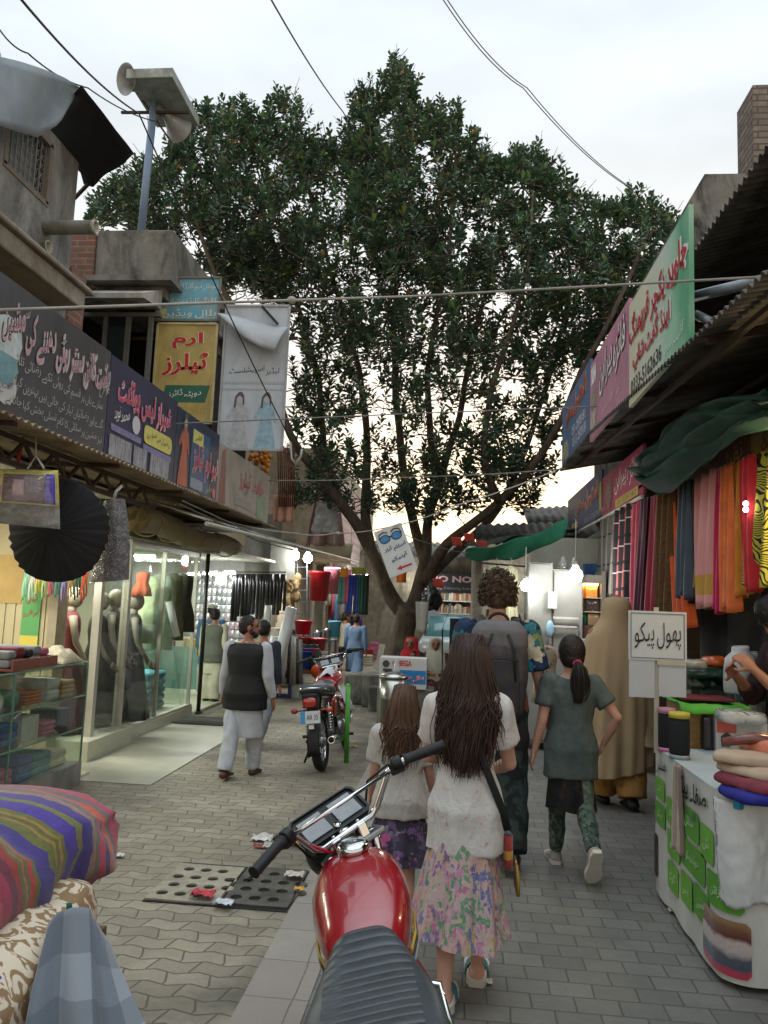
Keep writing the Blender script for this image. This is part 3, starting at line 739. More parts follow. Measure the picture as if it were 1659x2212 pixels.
while len(clus) < 4200:
    u, v = rt.uniform(180, 1485), rt.uniform(120, 1135)
    if not inside(u, v, crown): continue
    e = edged(u, v, crown)
    if e < 14 and rt.random() < .5: continue
    dens = 1.0
    if v > 600: dens = max(.35, 1 - (v - 550) / 420)
    if v > 950: dens = .42
    cl = mnoise.noise(Vector((u / 75, v / 75, 4.2)))
    dens *= .62 + .95 * cl if v < 700 else .75 + .9 * cl
    if v > 560 and 640 < u < 1150: dens *= .85
    if rt.random() > dens: continue
    th = min(1, e / 190) ** .6 * 2.6
    y = TY + rt.uniform(-1, 1) * (th + .25)
    clus.append(aY(u, v, y))
LPv = np.array([tuple(q) for q, r in LP]); NP = [q.copy() for q, r in LP]
clus.sort(key=lambda c: float(np.linalg.norm(LPv - np.array(tuple(c)), axis=1).min()))
NODE = np.zeros((len(LP) + len(clus), 3)); NODE[:len(LP)] = LPv; nn_ = len(LP)
V = []; F = []
def leaf(base, d, nrm, L, W):
    s = d.cross(nrm).normalized(); n2 = s.cross(d); b = len(V)
    V.extend([base, base + d * L + n2 * (-.12 * L), base + d * .34 * L + s * W * .42 + n2 * .05 * L, base + d * .80 * L + s * W * .44 + n2 * .01 * L, base + d * .34 * L - s * W * .42 + n2 * .05 * L, base + d * .80 * L - s * W * .44 + n2 * .01 * L])
    F.extend([(b, b + 2, b + 3, b + 1), (b, b + 1, b + 5, b + 4)])
for c in clus:
    A_ = NODE[:nn_]; dd = np.linalg.norm(A_ - np.array(tuple(c)), axis=1) + np.maximum(0, A_[:, 2] - c.z) * 1.5 + (np.arange(nn_) >= len(LP)) * .12
    j = int(dd.argmin()); q = Vector(A_[j]); NODE[nn_] = tuple(c); nn_ += 1
    ax = Vector((rt.uniform(-.5, .5), rt.uniform(-.5, .5), 1)) + (c - q).normalized() * .5; ax.normalize()
    midp = q.lerp(c, .55) + Vector((rt.uniform(-.1, .1), rt.uniform(-.1, .1), -.12 * min(1, (c - q).length)))
    ln = rt.uniform(.22, .42)
    mb.tube([q, midp, c - ax * ln * .5, c + ax * ln * .5], [.016, .011, .007, .004], 4, False)
    if rt.random() < .6:
        kk = q.lerp(midp, rt.uniform(.4, 1)); mb.tube([kk, kk.lerp(c, .6) + Vector((rt.uniform(-.3, .3), rt.uniform(-.3, .3), rt.uniform(0, .4)))], [.008, .004], 3, False)
    n = rt.randint(13, 20); a0 = rt.uniform(0, 6.28); oa = ax.orthogonal().normalized(); ob = ax.cross(oa)
    for i in range(n):
        f = i / (n - 1); an = a0 + i * 2.4
        o = oa * math.cos(an) + ob * math.sin(an)
        sp_ = R(88 - 62 * f) * rt.uniform(.8, 1.15)
        d = (ax * math.cos(sp_) + o * math.sin(sp_)).normalized(); nr = (ax * math.sin(sp_) - o * math.cos(sp_)).normalized()
        d = (d + Vector((rt.uniform(-.15, .15), rt.uniform(-.15, .15), rt.uniform(-.2, .1)))).normalized()
        L = rt.uniform(.09, .175) * (1 - .35 * f * f)
        leaf(c + ax * ln * (f - .55) + o * .012, d, nr, L, L * rt.uniform(.46, .6))
g = NT('fig_bark'); v = g.map(g.tc.outputs['Object'], (1, 1, .35))
n = g.noise(v, 9, 8, .65, .5); g.col(g.ramp(n.outputs[0], [(.3, '#41392f'), (.55, '#5d5347'), (.75, '#75695b')])); g.bump(g.noise(v, 26, 8, .7, 1).outputs[0], .7, .03); bark = g.fin(.9, 0, .2)
mb.build('trunk', bark, t)
g = NT('fig_leaf'); ge = g.n('ShaderNodeNewGeometry'); rpi = ge.outputs['Random Per Island']
c = g.ramp(rpi, [(0, '#2b3d2c'), (.4, '#37503a'), (.75, '#466145'), (.92, '#5b7849'), (.988, '#6d8a4a'), (.996, '#a8742a')], 'LINEAR')
c = g.mix(g.ramp(g.noise(g.tc.outputs['Object'], .9, 3).outputs[0], [(.35, (0, 0, 0)), (.7, (.5, .5, .5))]), c, '#23402f')
g.col(c); lf = g.fin(.42, 0, .5)
tl = g.n('ShaderNodeBsdfTranslucent'); g.l(c, tl.inputs[0]); ms_ = g.n('ShaderNodeMixShader'); ms_.inputs[0].default_value = .22
g.l(g.p.outputs[0], ms_.inputs[1]); g.l(tl.outputs[0], ms_.inputs[2]); g.l(ms_.outputs[0], g.o.inputs[0])
me = bpy.data.meshes.new('crown'); org = ORG[t.name]
me.from_pydata([tuple(p - org) for p in V], [], F); me.materials.append(lf)
co = bpy.data.objects.new('crown', me); COL.objects.link(co); co.parent = t

t = thing('stone_planter', 'low grey stone planter round the foot of the fig tree', 'planter', (-.4, 14, 0))
mb = MB(); mb.bx(-1.45, 1.0, 12.4, 12.6, 0, .5); mb.bx(-1.45, 1.0, 15.9, 16.1, 0, .5); mb.bx(-1.45, -1.2, 12.6, 15.9, 0, .5); mb.bx(.75, 1.0, 12.6, 15.9, 0, .5)
mb.build('rim_wall', M_CONC, t, bevel=.02)
mb = MB(); mb.grid(lambda a, b: (-1.2 + a * 1.95, 12.6 + b * 3.3, .44 + .05 * fbm((a * 9, b * 9, 1))), 16, 20); mb.build('soil', mat('dry_soil', '#4d4337', .95, var=.3, bump=.6), t)
def vinyl(name, c, var=.08):
    return mat('vinyl_' + name, c, .55, var=var, vs=4, spec=.4, stain=('#4f4c46', 3, .35))
W_LET = mat('sign_white', '#e4e2de', .5, var=.16, vs=28); PINK_LET = mat('sign_pink', '#c8566f', .5, var=.16, vs=28); RED_LET = mat('sign_red', '#b5232f', .5, var=.16, vs=28)
LGREY = mat('sign_grey', '#a9a8a6', .5, var=.16, vs=28); BLK = mat('sign_black', '#1d1d20', .5, var=.16, vs=28); LPINK = mat('sign_rose', '#d8b3bb', .5, var=.16, vs=28)
YEL = mat('sign_yellow', '#c9c068', .5, var=.16, vs=28)
EX, EY, EZ = Vector((1, 0, 0)), Vector((0, 1, 0)), Vector((0, 0, 1))

def disc(parent, name, c, xd, yd, r, m, off=.004, n=24, ry=None):
    mb = MB(); c = Vector(c); xd, yd = Vector(xd), Vector(yd); nn = xd.cross(yd)
    mb.poly([c + xd * r * math.cos(k * math.tau / n) + yd * (ry or r) * math.sin(k * math.tau / n) + nn * off for k in range(n)]); return mb.build(name, m, parent)
def patch(parent, name, c, xd, yd, w, h, m, off=None, shear=0, rad=0):
    off = off or (.003 if name in ('print_panel', 'print_patch') else .0055); mb = MB(); c = Vector(c); xd, yd = Vector(xd), Vector(yd); nn = xd.cross(yd); P = []
    if rad:
        for k in range(24):
            a = k * math.tau / 24; sx = 1 if math.cos(a) > 0 else -1; sy = 1 if math.sin(a) > 0 else -1
            P.append((sx * (w / 2 - rad) + rad * math.cos(a), sy * (h / 2 - rad) + rad * math.sin(a)))
    else: P = [(-w / 2, -h / 2), (w / 2, -h / 2), (w / 2, h / 2), (-w / 2, h / 2)]
    mb.poly([c + xd * (x + shear * y) + yd * y + nn * off for x, y in P]); return mb.build(name, m, parent)
def outline(parent, name, c, xd, yd, P, m, off=.004):
    mb = MB(); c = Vector(c); nn = Vector(xd).cross(Vector(yd))
    mb.poly([c + Vector(xd) * x + Vector(yd) * y + nn * off for x, y in P]); return mb.build(name, m, parent)
LADY = [(-.02, 1), (.03, 1), (.06, .95), (.07, .86), (.05, .80), (.12, .76), (.16, .66), (.2, .48), (.15, .47), (.12, .58), (.1, .52), (.15, .3), (.2, 0), (-.2, 0), (-.14, .3), (-.09, .52), (-.12, .6), (-.19, .52), (-.22, .56), (-.15, .7), (-.11, .77), (-.05, .80), (-.07, .87), (-.06, .95)]
HAIRP = [(-.02, 1.01), (.04, 1.01), (.08, .94), (.09, .8), (.06, .76), (.055, .9), (0, .95), (-.05, .9), (-.06, .74), (-.1, .72), (-.085, .92)]
def lady(parent, c, xd, h, dress, hair=None):
    outline(parent, 'printed_figure', c, xd, EZ, [(x * h, y * h) for x, y in LADY], dress, .004)
    outline(parent, 'printed_figure', Vector(c) + EZ * .82 * h, xd, EZ, [(math.cos(a) * .052 * h, .08 * h + math.sin(a) * .075 * h) for a in np.linspace(0, math.tau, 14)[:-1]], mat('print_skin', '#b3a9a4', .6, var=0), .006)
    outline(parent, 'printed_figure', c, xd, EZ, [(x * h, y * h) for x, y in HAIRP], hair or mat('print_hair', '#55535a', .6, var=0), .008)

def board(label, cx, xd, w, z0, z1, m, name='shop_sign', th=.03, frame=None, group=None):
    """flat board whose face looks along xd x Z; cx is the bottom middle"""
    c = Vector(cx); xd = Vector(xd).normalized(); nn = xd.cross(EZ)
    t = thing(name, label, 'sign', (c.x, c.y, z0), 0, group)
    mb = MB(); P = [c + xd * sx * w / 2 for sx in (-1, 1)]
    for p in P: p.z = 0
    q = [P[0] + EZ * z0, P[1] + EZ * z0, P[1] + EZ * z1, P[0] + EZ * z1]
    mb.hexa([q[0] - nn * th, q[1] - nn * th, q[1], q[0], q[3] - nn * th, q[2] - nn * th, q[2], q[3]])
    mb.build('panel', m, t)
    if frame:
        mb = MB()
        for a, b in ((0, 1), (1, 2), (2, 3), (3, 0)): mb.bar(q[a] + nn * .004, q[b] + nn * .004, .025, .025)
        mb.build('frame', frame, t)
    return t

LX = -2.6; gl = 'signboards on the left awning'
ly = lambda y: float(np.interp(y, [3.2, 5.73, 7.04, 8.5, 10.7], [3.0, 5.33, 6.72, 8.0, 10.3]))
LQ = lambda y, z: (LX, ly(y), z)
def LB(label, y0, y1, z1, m, z0=2.675):
    y0, y1 = ly(y0), ly(y1); return board(label, (LX, (y0 + y1) / 2, 0), EY, y1 - y0 - .012, z0, z1, m, group=gl)
def lw(t, s, y, z, w, h, m, ar=True, **k): return lettering(t, s, LQ(y, z), EY, EZ, w * .93, h, m, ar, **k)
t = LB('long charcoal cotton shop signboard with pink and white script and white circle', 3.2, 5.73, 3.44, mat('vinyl_charcoal', '#48474a', .5, var=.2, vs=2.5, stain=('#2c2c2c', 2, .5)))
lw(t, 'پشت کاٹن سنٹر روئی دھننے کی مشین', 4.98, 3.2, 1.42, .30, mat('faded_pink_letter', '#b58d97', .5, var=0), halo=mat('faded_white', '#bcb7b7', .5, var=0), slant=.12, bold=.012)
lw(t, 'ہمارے ہاں ہر قسم کی روئی تکیے رضائی تلائی', 5.02, 2.99, 1.25, .10, LGREY, slant=.1)
lw(t, 'گدے اور رضائیاں تیار کی جاتی ہیں بہترین کپاس', 5.02, 2.87, 1.3, .10, LGREY, slant=.1)
lw(t, 'نیز مشین پر سلائی کا کام تسلی بخش کیا جاتا ہے', 5.02, 2.755, 1.3, .09, LGREY, slant=.1)
disc(t, 'print_circle', LQ(4.36, 2.82), EY, EZ, .105, mat('circle_grey', '#b5b5b3', .5, var=.05), .004)
lw(t, 'الفتح', 4.36, 2.82, .13, .09, mat('mid_grey', '#77777a', .5, var=0), off=.007)
outline(t, 'print_bale', LQ(4.33, 3.07), EY, EZ, [(-.13, -.12), (.1, -.14), (.15, .02), (.12, .13), (-.02, .16), (-.14, .11)], mat('bale_print', '#aeb8b8', .6, var=.25, vs=14), .004)
outline(t, 'print_bale', LQ(4.3, 2.93), EY, EZ, [(-.13, -.1), (.08, -.1), (.16, .0), (.13, .07), (-.14, .08)], mat('bale_print_teal', '#6d9096', .6, var=.25, vs=14), .0055)
outline(t, 'print_sky', LQ(4.1, 3.26), EY, EZ, [(-.3, -.1), (.05, -.1), (.09, -.02), (.05, .1), (.0, .17), (-.3, .17)], mat('print_blue', '#4e86ae', .6, var=.2, vs=9), .004)
for yy, zz in ((4.5, 3.28), (5.62, 3.13)): lw(t, 'ستی' if yy < 5 else 'نرخ', yy, zz, .09, .13, LGREY)
t = LB('navy lace shop signboard with pink script, white dot and yellow pill', 5.73, 7.04, 3.43, mat('vinyl_navy', '#34344d', .5, var=.2, vs=3, stain=('#28282c', 2, .5)))
lw(t, 'شیراز لیس پوائنٹ', 6.38, 3.2, 1.15, .26, PINK_LET, halo=LPINK, slant=.05, bold=.02)
lw(t, 'محمد نوید', 5.97, 3.02, .28, .13, W_LET)
disc(t, 'print_circle', LQ(6.22, 3.01), EY, EZ, .075, mat('dot_white', '#c3c1c8', .5, var=.05))
patch(t, 'print_pill', LQ(6.66, 2.985), EY, EZ, .62, .155, YEL, rad=.06)
lw(t, 'ہر قسم کی لیس دستیاب ہے', 6.66, 2.985, .54, .085, BLK, off=.008)
patch(t, 'print_strip', LQ(6.06, 2.90), EY, EZ, .55, .05, mat('strip_lilac', '#76749a', .5, var=.3, vs=40)); patch(t, 'print_strip', LQ(6.66, 2.87), EY, EZ, .62, .05, mat('strip_lilac', '#76749a', .5, var=.3, vs=40))
g = NT('goods_print'); vv = g.map(g.tc.outputs['Object'], (1, 22, 5)); g.col(g.ramp(g.noise(vv, 1.6, 5, .7).outputs[0], [(.3, '#5b5b63'), (.5, '#86868c'), (.7, '#b1b1b4')])); gp = g.fin(.5)
for y, w_ in ((5.98, .4), (6.33, .26), (6.72, .42)): patch(t, 'print_goods', LQ(y, 2.765), EY, EZ, w_, .16, gp)
t = LB('dark blue tailor signboard with orange robed figure and red script', 7.04, 8.5, 3.40, mat('vinyl_ink', '#2b3148', .5, var=.2, vs=3, stain=('#26262b', 2, .5)))
patch(t, 'print_panel', LQ(7.83, 3.0), EY, EZ, .55, .6, mat('teal_panel', '#2d4f70', .5, var=.15))
lady(t, LQ(7.3, 2.69), EY, .68, mat('orange_robe', '#a86048', .6, var=.2, vs=9))
patch(t, 'print_pill', LQ(7.72, 3.22), EY, EZ, .30, .13, YEL); lw(t, 'الیاس', 7.72, 3.22, .2, .09, BLK, off=.008)
lw(t, 'نیو ارم ٹیلرز', 8.02, 3.0, .80, .36, mat('tailor_red', '#bf4250', .5, var=0), halo=LPINK, slant=.1, bold=.012)
patch(t, 'print_strip', LQ(7.75, 2.76), EY, EZ, .36, .10, mat('strip_grey', '#7c8796', .5, var=.3, vs=40))
lw(t, 'ماہر', 8.2, 2.77, .22, .12, mat('tan_letter', '#b3a06b', .5, var=0)); disc(t, 'print_circle', LQ(8.38, 2.75), EY, EZ, .05, PINK_LET)
t = LB('faded beige cloth banner with washed red script at the far end of the left awning', 8.5, 10.7, 3.33, mat('vinyl_beige', '#a39a8d', .7, var=.15, vs=2, bump=.2, bs=5, stain=('#6d665b', 2, .5)))
lw(t, 'حافظ ٹیلرز', 9.85, 3.06, 1.25, .28, mat('washed_red', '#a8605a', .6, var=.1), slant=.05, bold=.03)
lw(t, 'خرم', 9.6, 2.92, .2, .1, mat('mid_grey', '#77777a', .5, var=0))
patch(t, 'print_strip', LQ(9.5, 2.79), EY, EZ, .7, .1, mat('strip_dim', '#8a877f', .6, var=.2, vs=30)); patch(t, 'print_patch', LQ(10.3, 2.86), EY, EZ, .4, .3, mat('washed_green', '#7c9274', .6, var=.2))
outline(t, 'print_drape', LQ(8.75, 2.69), EY, EZ, [(-.2, 0), (.06, 0), (.0, .3), (-.02, .62), (-.14, .56)], mat('washed_maroon', '#85584f', .6, var=.2))

def facing(label, u0, v0, u1, v1, Y, m, frame=None, th=.04):
    a, b = aY(u0, v1, Y), aY(u1, v0, Y)
    return board(label, ((a.x + b.x) / 2, Y, 0), EX, b.x - a.x, a.z, b.z, m, th=th, frame=frame), a, b
def fl(t, a, b, s, fx, fz, fw, fh, m, ar=True, Y=None, **k):
    w_, h_ = b.x - a.x, b.z - a.z
    return lettering(t, s, (a.x + w_ * fx, a.y, a.z + h_ * fz), EX, EZ, w_ * fw, h_ * fh, m, ar, **k)
t, a, b = facing('small worn turquoise signboard with white script above the yellow one', 336, 600, 477, 692, 8.8, mat('vinyl_turquoise', '#5c9fb4', .6, var=.2, vs=7, stain=('#a0896a', 6, .5)), mat('board_edge', '#6f6d62', .7))
for s, z, h in (('موبائل سم کارڈ ایزی لوڈ', .78, .2), ('کالنگ کارڈ دستیاب', .45, .2), ('بلال ویڈیو', .16, .24)): fl(t, a, b, s, .55, z, .82, h, mat('pale_letter', '#c4d2d4', .6, var=0), slant=.05)
patch(t, 'print_patch', (a.x + .09, a.y, a.z + .09), EX, EZ, .09, .12, mat('lamp_print', '#c9c48a', .6, var=.2), .004)
t, a, b = facing('tall yellow tailor signboard with red script and green strip', 326, 700, 470, 912, 8.8, mat('vinyl_mustard', '#b5a061', .6, var=.12, vs=4, stain=('#93804c', 5, .5)), mat('board_edge_cream', '#b7ad80', .7))
yh = mat('halo_cream', '#d8cba0', .6, var=0)
fl(t, a, b, 'ارم', .52, .83, .52, .17, RED_LET, halo=yh, slant=.05, bold=.03); fl(t, a, b, 'ٹیلرز', .5, .59, .76, .24, RED_LET, halo=yh, slant=.05, bold=.03)
patch(t, 'print_strip', (a.x + (b.x - a.x) * .54, a.y, a.z + (b.z - a.z) * .29), EX, EZ, (b.x - a.x) * .74, (b.z - a.z) * .17, mat('strip_green', '#2f6350', .6, var=.1), .004, shear=.25)
fl(t, a, b, 'دوپٹہ ڈائرز', .53, .29, .55, .10, W_LET, off=.007)
fl(t, a, b, '5281910', .58, .12, .6, .07, mat('faint_mustard', '#a58c45', .6, var=0), False)
t, a, b = facing('large white ladies tailor signboard with two printed women and a folded flap', 470, 661, 626, 970, 8.7, mat('vinyl_white', '#b5bcc3', .6, var=.08, vs=3, stain=('#8b8f92', 2.5, .4)), mat('board_edge_grey', '#9b9d9f', .6))
wdt, hgt = b.x - a.x, b.z - a.z
fl(t, a, b, 'لیڈیز اسپیشلسٹ', .5, .545, .78, .07, BLK, slant=.1)
tape = stripes('tape_print', [(0, '#858a90'), (.1, '#aab0b7')], 0, 'Object', fs=(24, 1, 1), var=.05)
for f, h in ((.46, .03), (.415, .018)): patch(t, 'print_tape', (a.x + wdt * .5, a.y, a.z + hgt * f), EX, EZ, wdt * .96, h, tape, .004)
lady(t, (a.x + wdt * .3, a.y, a.z + .01), EX, hgt * .385, mat('lady_grey', '#a3a6aa', .6, var=.25, vs=14)); lady(t, (a.x + wdt * .72, a.y, a.z + .01), EX, hgt * .385, mat('lady_blue', '#8aa6b4', .6, var=.25, vs=14))
mb = MB(); P = [aY(468, 676, 8.66), aY(623, 708, 8.66), aY(593, 762, 8.5), aY(530, 735, 8.52)]
mb.grid(lambda u, v: P[0].lerp(P[1], u).lerp(P[3].lerp(P[2], u), v) + Vector((0, -.06 * math.sin(v * 3) - .02 * math.sin(u * 7), 0)), 10, 6, True, .003)
mb.build('folded_flap', mat('flap_cloth', '#9da0a3', .7, var=.1), t)
mb = MB(); mb.bar(aY(566, 662, 8.64), aY(600, 700, 8.64), .03); mb.build('strap_bar', mat('black_bar', '#202022', .6), t)
t = thing('sign_bracket', 'black steel bracket arms holding the blue, yellow and white signboards', 'bracket', (-3.2, 8.9, 5))
mb = MB()
for z in (5.13, 4.78): mb.bar((-4.3, 8.86, z), (-1.98, 8.8, z), .035)
for u in (472, 330): p = aY(u, 700, 8.9); mb.bar((p.x, 8.87, 3.4), (p.x, 8.87, 5.12), .035)
mb.build('arm', M_STEELD, t)

RX = 1.395; gr = 'signboards on the right awning'
def RM(y, z):
    y2 = float(np.interp(y, [4.47, 6.25, 8.1, 10.2], [4.75, 6.45, 8.36, 10.6])); return y2, zR(y2) + .02 + (z - 3.34 - (y - 4.47) * .023) * 1.22
def RB(label, y0, y1, z0, z1, m, X=RX, g_=gr):
    if X == RX: y0, y1 = RM(y0, 4)[0], RM(y1, 4)[0]; z0 = zR(y0) + .03; z1 = 4.21 + ((y0 + y1) / 2 - 4.8) * .044
    return board(label, (X, (y0 + y1) / 2, 0), -EY, y1 - y0 - .012, z0, z1, m, group=g_)
def rw(t, s, y, z, w, h, m, ar=True, X=RX, **k): 
    if X == RX: y, z = RM(y, z); h *= 1.2
    return lettering(t, s, (X, y, z), -EY, EZ, w, h, m, ar, **k)
zt = lambda y: 4.03 + (y - 4.5) * .03
g = NT('vinyl_mint'); vv = g.tc.outputs['Object']; sp = g.n('ShaderNodeSeparateXYZ'); g.l(vv, sp.inputs[0])
f = g.math('ADD', g.math('MULTIPLY', sp.outputs[1], -.38), g.math('MULTIPLY', g.noise(vv, 1.8, 2).outputs[0], .35))
g.col(g.ramp(f, [(0, '#c9c7ae'), (.2, '#bcc9bc'), (.36, '#93bfa6'), (.46, '#4e9a74'), (.6, '#a9c6ae')])); vm = g.fin(.5)
t = RB('large mint and white framing shop signboard with red script above the right awning', 4.47, 6.25, 3.34, zt(5.4), vm)
whl = mat('halo_white', '#dcdad6', .5, var=0)
rw(t, 'جاوید پکچر فریمنگ', 5.36, 3.82, 1.62, .26, RED_LET, halo=whl, slant=.05, bold=.03); rw(t, 'اینڈ گفٹ شاپ', 5.5, 3.6, 1.1, .2, RED_LET, halo=whl, slant=.05, bold=.03)
rw(t, '0333-5162636', 5.66, 3.43, .95, .1, BLK, False, bold=.01); rw(t, 'آئینہ ساز', 4.85, 3.43, .5, .1, W_LET)
t = RB('pink signboard with white script and small shoe pictures above the right awning', 6.25, 8.1, 3.40, zt(7), vinyl('pink', '#bb7f97'))
rw(t, 'فائزہ پیراہن', 6.95, 3.82, 1.2, .36, W_LET, halo=mat('plum_outline', '#7c4a60', .5, var=0), slant=.1, bold=.01)
for z, c in ((3.9, '#d4d1d2'), (3.68, '#8d8077'), (3.5, '#a8a08c')): patch(t, 'print_picture', (RX, *RM(7.88, z)), -EY, EZ, .28, .19, mat('pic_' + c, c, .5, var=.5, vs=11), .004)
rw(t, 'ہر قسم', 7.0, 3.5, .8, .09, LPINK)
t = RB('blue bag shop signboard with red script at the far end of the right awning', 8.1, 10.2, 3.47, zt(9.1), vinyl('blue', '#41628f', .2))
rw(t, 'المقبول سنٹر', 9.1, 3.93, 1.6, .26, RED_LET, halo=mat('halo_sand', '#c9b98a', .5, var=0), slant=.04, bold=.03)
rw(t, '051-2878181', 8.85, 3.68, 1.0, .1, W_LET, False); rw(t, '0312-2878181', 8.8, 3.55, 1.0, .1, W_LET, False)
outline(t, 'print_bag', (RX, *RM(9.8, 3.5)), -EY, EZ, [(-.3, 0), (.25, 0), (.22, .14), (.1, .24), (-.15, .24), (-.3, .12)], mat('bag_print', '#9c9a7e', .5, var=.4, vs=9))
SX = 1.9; g2 = 'signboards under the right awning'
t = RB('smaller navy bag shop signboard hung under the right awning with red script', 10.4, 13.6, 2.93, 3.55, vinyl('deepblue', '#2c3f72', .2), SX, g2)
rw(t, 'المقبول سنٹر', 11.6, 3.3, 1.9, .3, RED_LET, X=SX, halo=mat('halo_sand', '#c9b98a', .5, var=0), slant=.04, bold=.03); rw(t, '051-2878181', 11, 3.0, 1.6, .07, LGREY, False, X=SX)
patch(t, 'print_pill', (SX, 12.75, 3.02), -EY, EZ, .7, .1, YEL, rad=.04); rw(t, 'بیگ', 12.6, 3.2, .5, .14, LGREY, X=SX)
patch(t, 'print_strip', (SX, 10.49, 3.2), -EY, EZ, .16, .38, mat('strip_yellow', '#b9a93c', .5, var=.1))
t = RB('hot pink signboard with white script and yellow strip hung under the right awning', 8.1, 10.39, 2.88, 3.42, vinyl('hotpink', '#a82f58', .15), SX, g2)
rw(t, 'فائزہ پیراہن', 8.95, 3.22, 1.2, .30, W_LET, X=SX, slant=.1); patch(t, 'print_pill', (SX, 8.9, 2.96), -EY, EZ, 1.2, .1, mat('pill_yellow', '#b7a24a', .5, var=.1), rad=.04)
rw(t, '03 1234 567', 8.9, 2.96, 1.0, .06, mat('maroon_letter', '#6b2b33', .5, var=0), False, X=SX, off=.008); outline(t, 'print_shoe', (SX, 9.95, 2.93), -EY, EZ, [(-.2, .34), (.18, .36), (.22, .16), (.05, .0), (-.16, .12)], mat('shoe_print', '#6d5346', .5, var=.5, vs=9))
mb = MB(); mb.bar((1.89, 8.1, 2.86), (1.89, 13.6, 2.9), .03); mb.build('frame', M_WHITEP, t)
t = board('brown and yellow gift shop signboard under the right awning', (1.95, 5.0, 0), -EY, 2.4, 2.62, 2.95, vinyl('ochre', '#9b7c3d', .15), group=g2)
rw(t, '& Gift Shop', 4.55, 2.78, 1.15, .17, mat('dark_ochre_letter', '#4b3a1f', .5, var=0), False, X=1.95)
patch(t, 'print_patch', (1.95, 5.75, 2.785), -EY, EZ, .9, .33, mat('brown_patch', '#6b3a2b', .5, var=.2)); rw(t, 'نقش', 5.7, 2.78, .5, .2, mat('tan_letter', '#b3a06b', .5, var=0), X=1.95, off=.007)

P = [aY(803, 1155, 10.8), aY(862, 1133, 10.8), aY(906, 1222, 10.75), aY(847, 1250, 10.75)]
xd = (P[1] - P[0]).normalized(); yd = (P[0] - P[3]); yd = (yd - xd * yd.dot(xd)).normalized(); nn = xd.cross(yd); cc = (P[0] + P[2]) / 2
wS, hS = (P[1] - P[0]).length, (P[0] - P[3]).length
t = thing('optician_sign', 'tilted white optician sign with blue sunglasses and red arrow hanging on the tree', 'sign', tuple(cc))
mb = MB(); q = [cc + xd * sx * wS / 2 + yd * sy * hS / 2 for sx, sy in ((-1, -1), (1, -1), (1, 1), (-1, 1))]
mb.hexa([p - nn * .02 for p in q] + [p for p in q]); mb.build('panel', mat('sign_board_white', '#c3c5c4', .6, var=.06), t)
L2 = lambda x, y: cc + xd * x * wS + yd * y * hS
dk = mat('spectacle_black', '#2a2a30', .5, var=0); bl = mat('lens_blue', '#2e7fb4', .3, var=.3, vs=30)
for sx in (-.21, .21):
    disc(t, 'print_lens', L2(sx, .28), xd, yd, .19 * wS, dk, .003, 20, .09 * hS); disc(t, 'print_lens', L2(sx, .28), xd, yd, .155 * wS, bl, .005, 20, .068 * hS)
mb = MB()
for sx in (-1, 1): mb.tube([L2(sx * .40, .31) + nn * .004, L2(sx * .36, .40) + nn * .004, L2(sx * .2, .43) + nn * .004, L2(sx * .06, .39) + nn * .004], .008, 5)
mb.tube([L2(-.06, .3) + nn * .004, L2(.06, .3) + nn * .004], .009, 5); mb.build('print_frame', dk, t)
inkb = mat('ink_blue', '#22356f', .5, var=0)
lettering(t, 'اسلام آباد', L2(.02, .05), xd, yd, wS * .78, hS * .15, inkb, True, bold=.02); lettering(t, 'آپٹیکو', L2(.05, -.16), xd, yd, wS * .6, hS * .15, inkb, True, bold=.02)
outline(t, 'print_arrow', L2(.1, -.38), xd, yd, [(-.28 * wS, 0), (-.1 * wS, .05 * hS), (-.1 * wS, .02 * hS), (.27 * wS, .02 * hS), (.27 * wS, -.02 * hS), (-.1 * wS, -.02 * hS), (-.1 * wS, -.05 * hS)], RED_LET)

t = thing('loudspeaker_mast', 'blue grey pole with two grey horn loudspeakers and a metal box on top', 'loudspeaker', tuple(aY(303, 495, 9.2)))
pm = mat('pole_blue', '#7387a0', .5, .3, var=.1); hm = mat('horn_grey', '#8c9091', .5, .1, var=.15, stain=('#6a675e', 5, .4))
p0, p1 = aY(303, 520, 9.2), aY(336, 190, 9.2); mb = MB(); mb.tube([p0, p1], .05, 12); mb.build('pole', pm, t)
def horn(c, mouth, L_, r, name='horn'):
    c, d = Vector(c), (Vector(mouth) - Vector(c)).normalized(); mb = MB()
    pr = [(.05, 0), (.055, L_ * .25), (.075, L_ * .42), (.12, L_ * .65), (r * .72, L_ * .85), (r, L_), (r * 1.02, L_ * 1.01), (r * .95, L_ * 1.0), (r * .66, L_ * .84), (.1, L_ * .62), (.05, L_ * .4)]
    mb.lathe(pr, c, 22, d); mb.build(name, hm, t)
    mb = MB(); mb.lathe([(.0, -.14), (.06, -.13), (.075, -.02), (.05, .02)], c, 14, d); mb.build('horn_driver', mat('driver_grey', '#4e4f52', .5), t)
horn(aY(322, 186, 9.1), aY(262, 168, 8.75), .36, .19); horn(aY(350, 243, 9.3), aY(385, 278, 9.65), .38, .20)
bx = [aY(275, 146, 8.7), aY(372, 146, 8.7), aY(400, 228, 9.9), aY(300, 222, 9.9)]
mb = MB(); top = [p + EZ * .0 for p in bx]; z_ = [Vector((p.x, p.y, bx[0].z - .12)) for p in bx]; zz = [Vector((p.x, p.y, bx[0].z + .06)) for p in bx]
a0, a1 = bx[0], bx[1]; mb.bx(a0.x - .02, a1.x, 8.72, 9.75, a0.z - .13, a0.z)
mb.build('steel_box', mat('box_steel', '#8f9a94', .6, .2, var=.2, stain=('#5b4a38', 5, .5)), t, bevel=.008)
mb = MB(); mb.bar(aY(262, 243, 9.2), aY(408, 243, 9.2), .03); mb.bar(aY(300, 205, 9.15), aY(372, 310, 9.3), .02); mb.build('cross_arm', M_STEELD, t)
mb = MB()
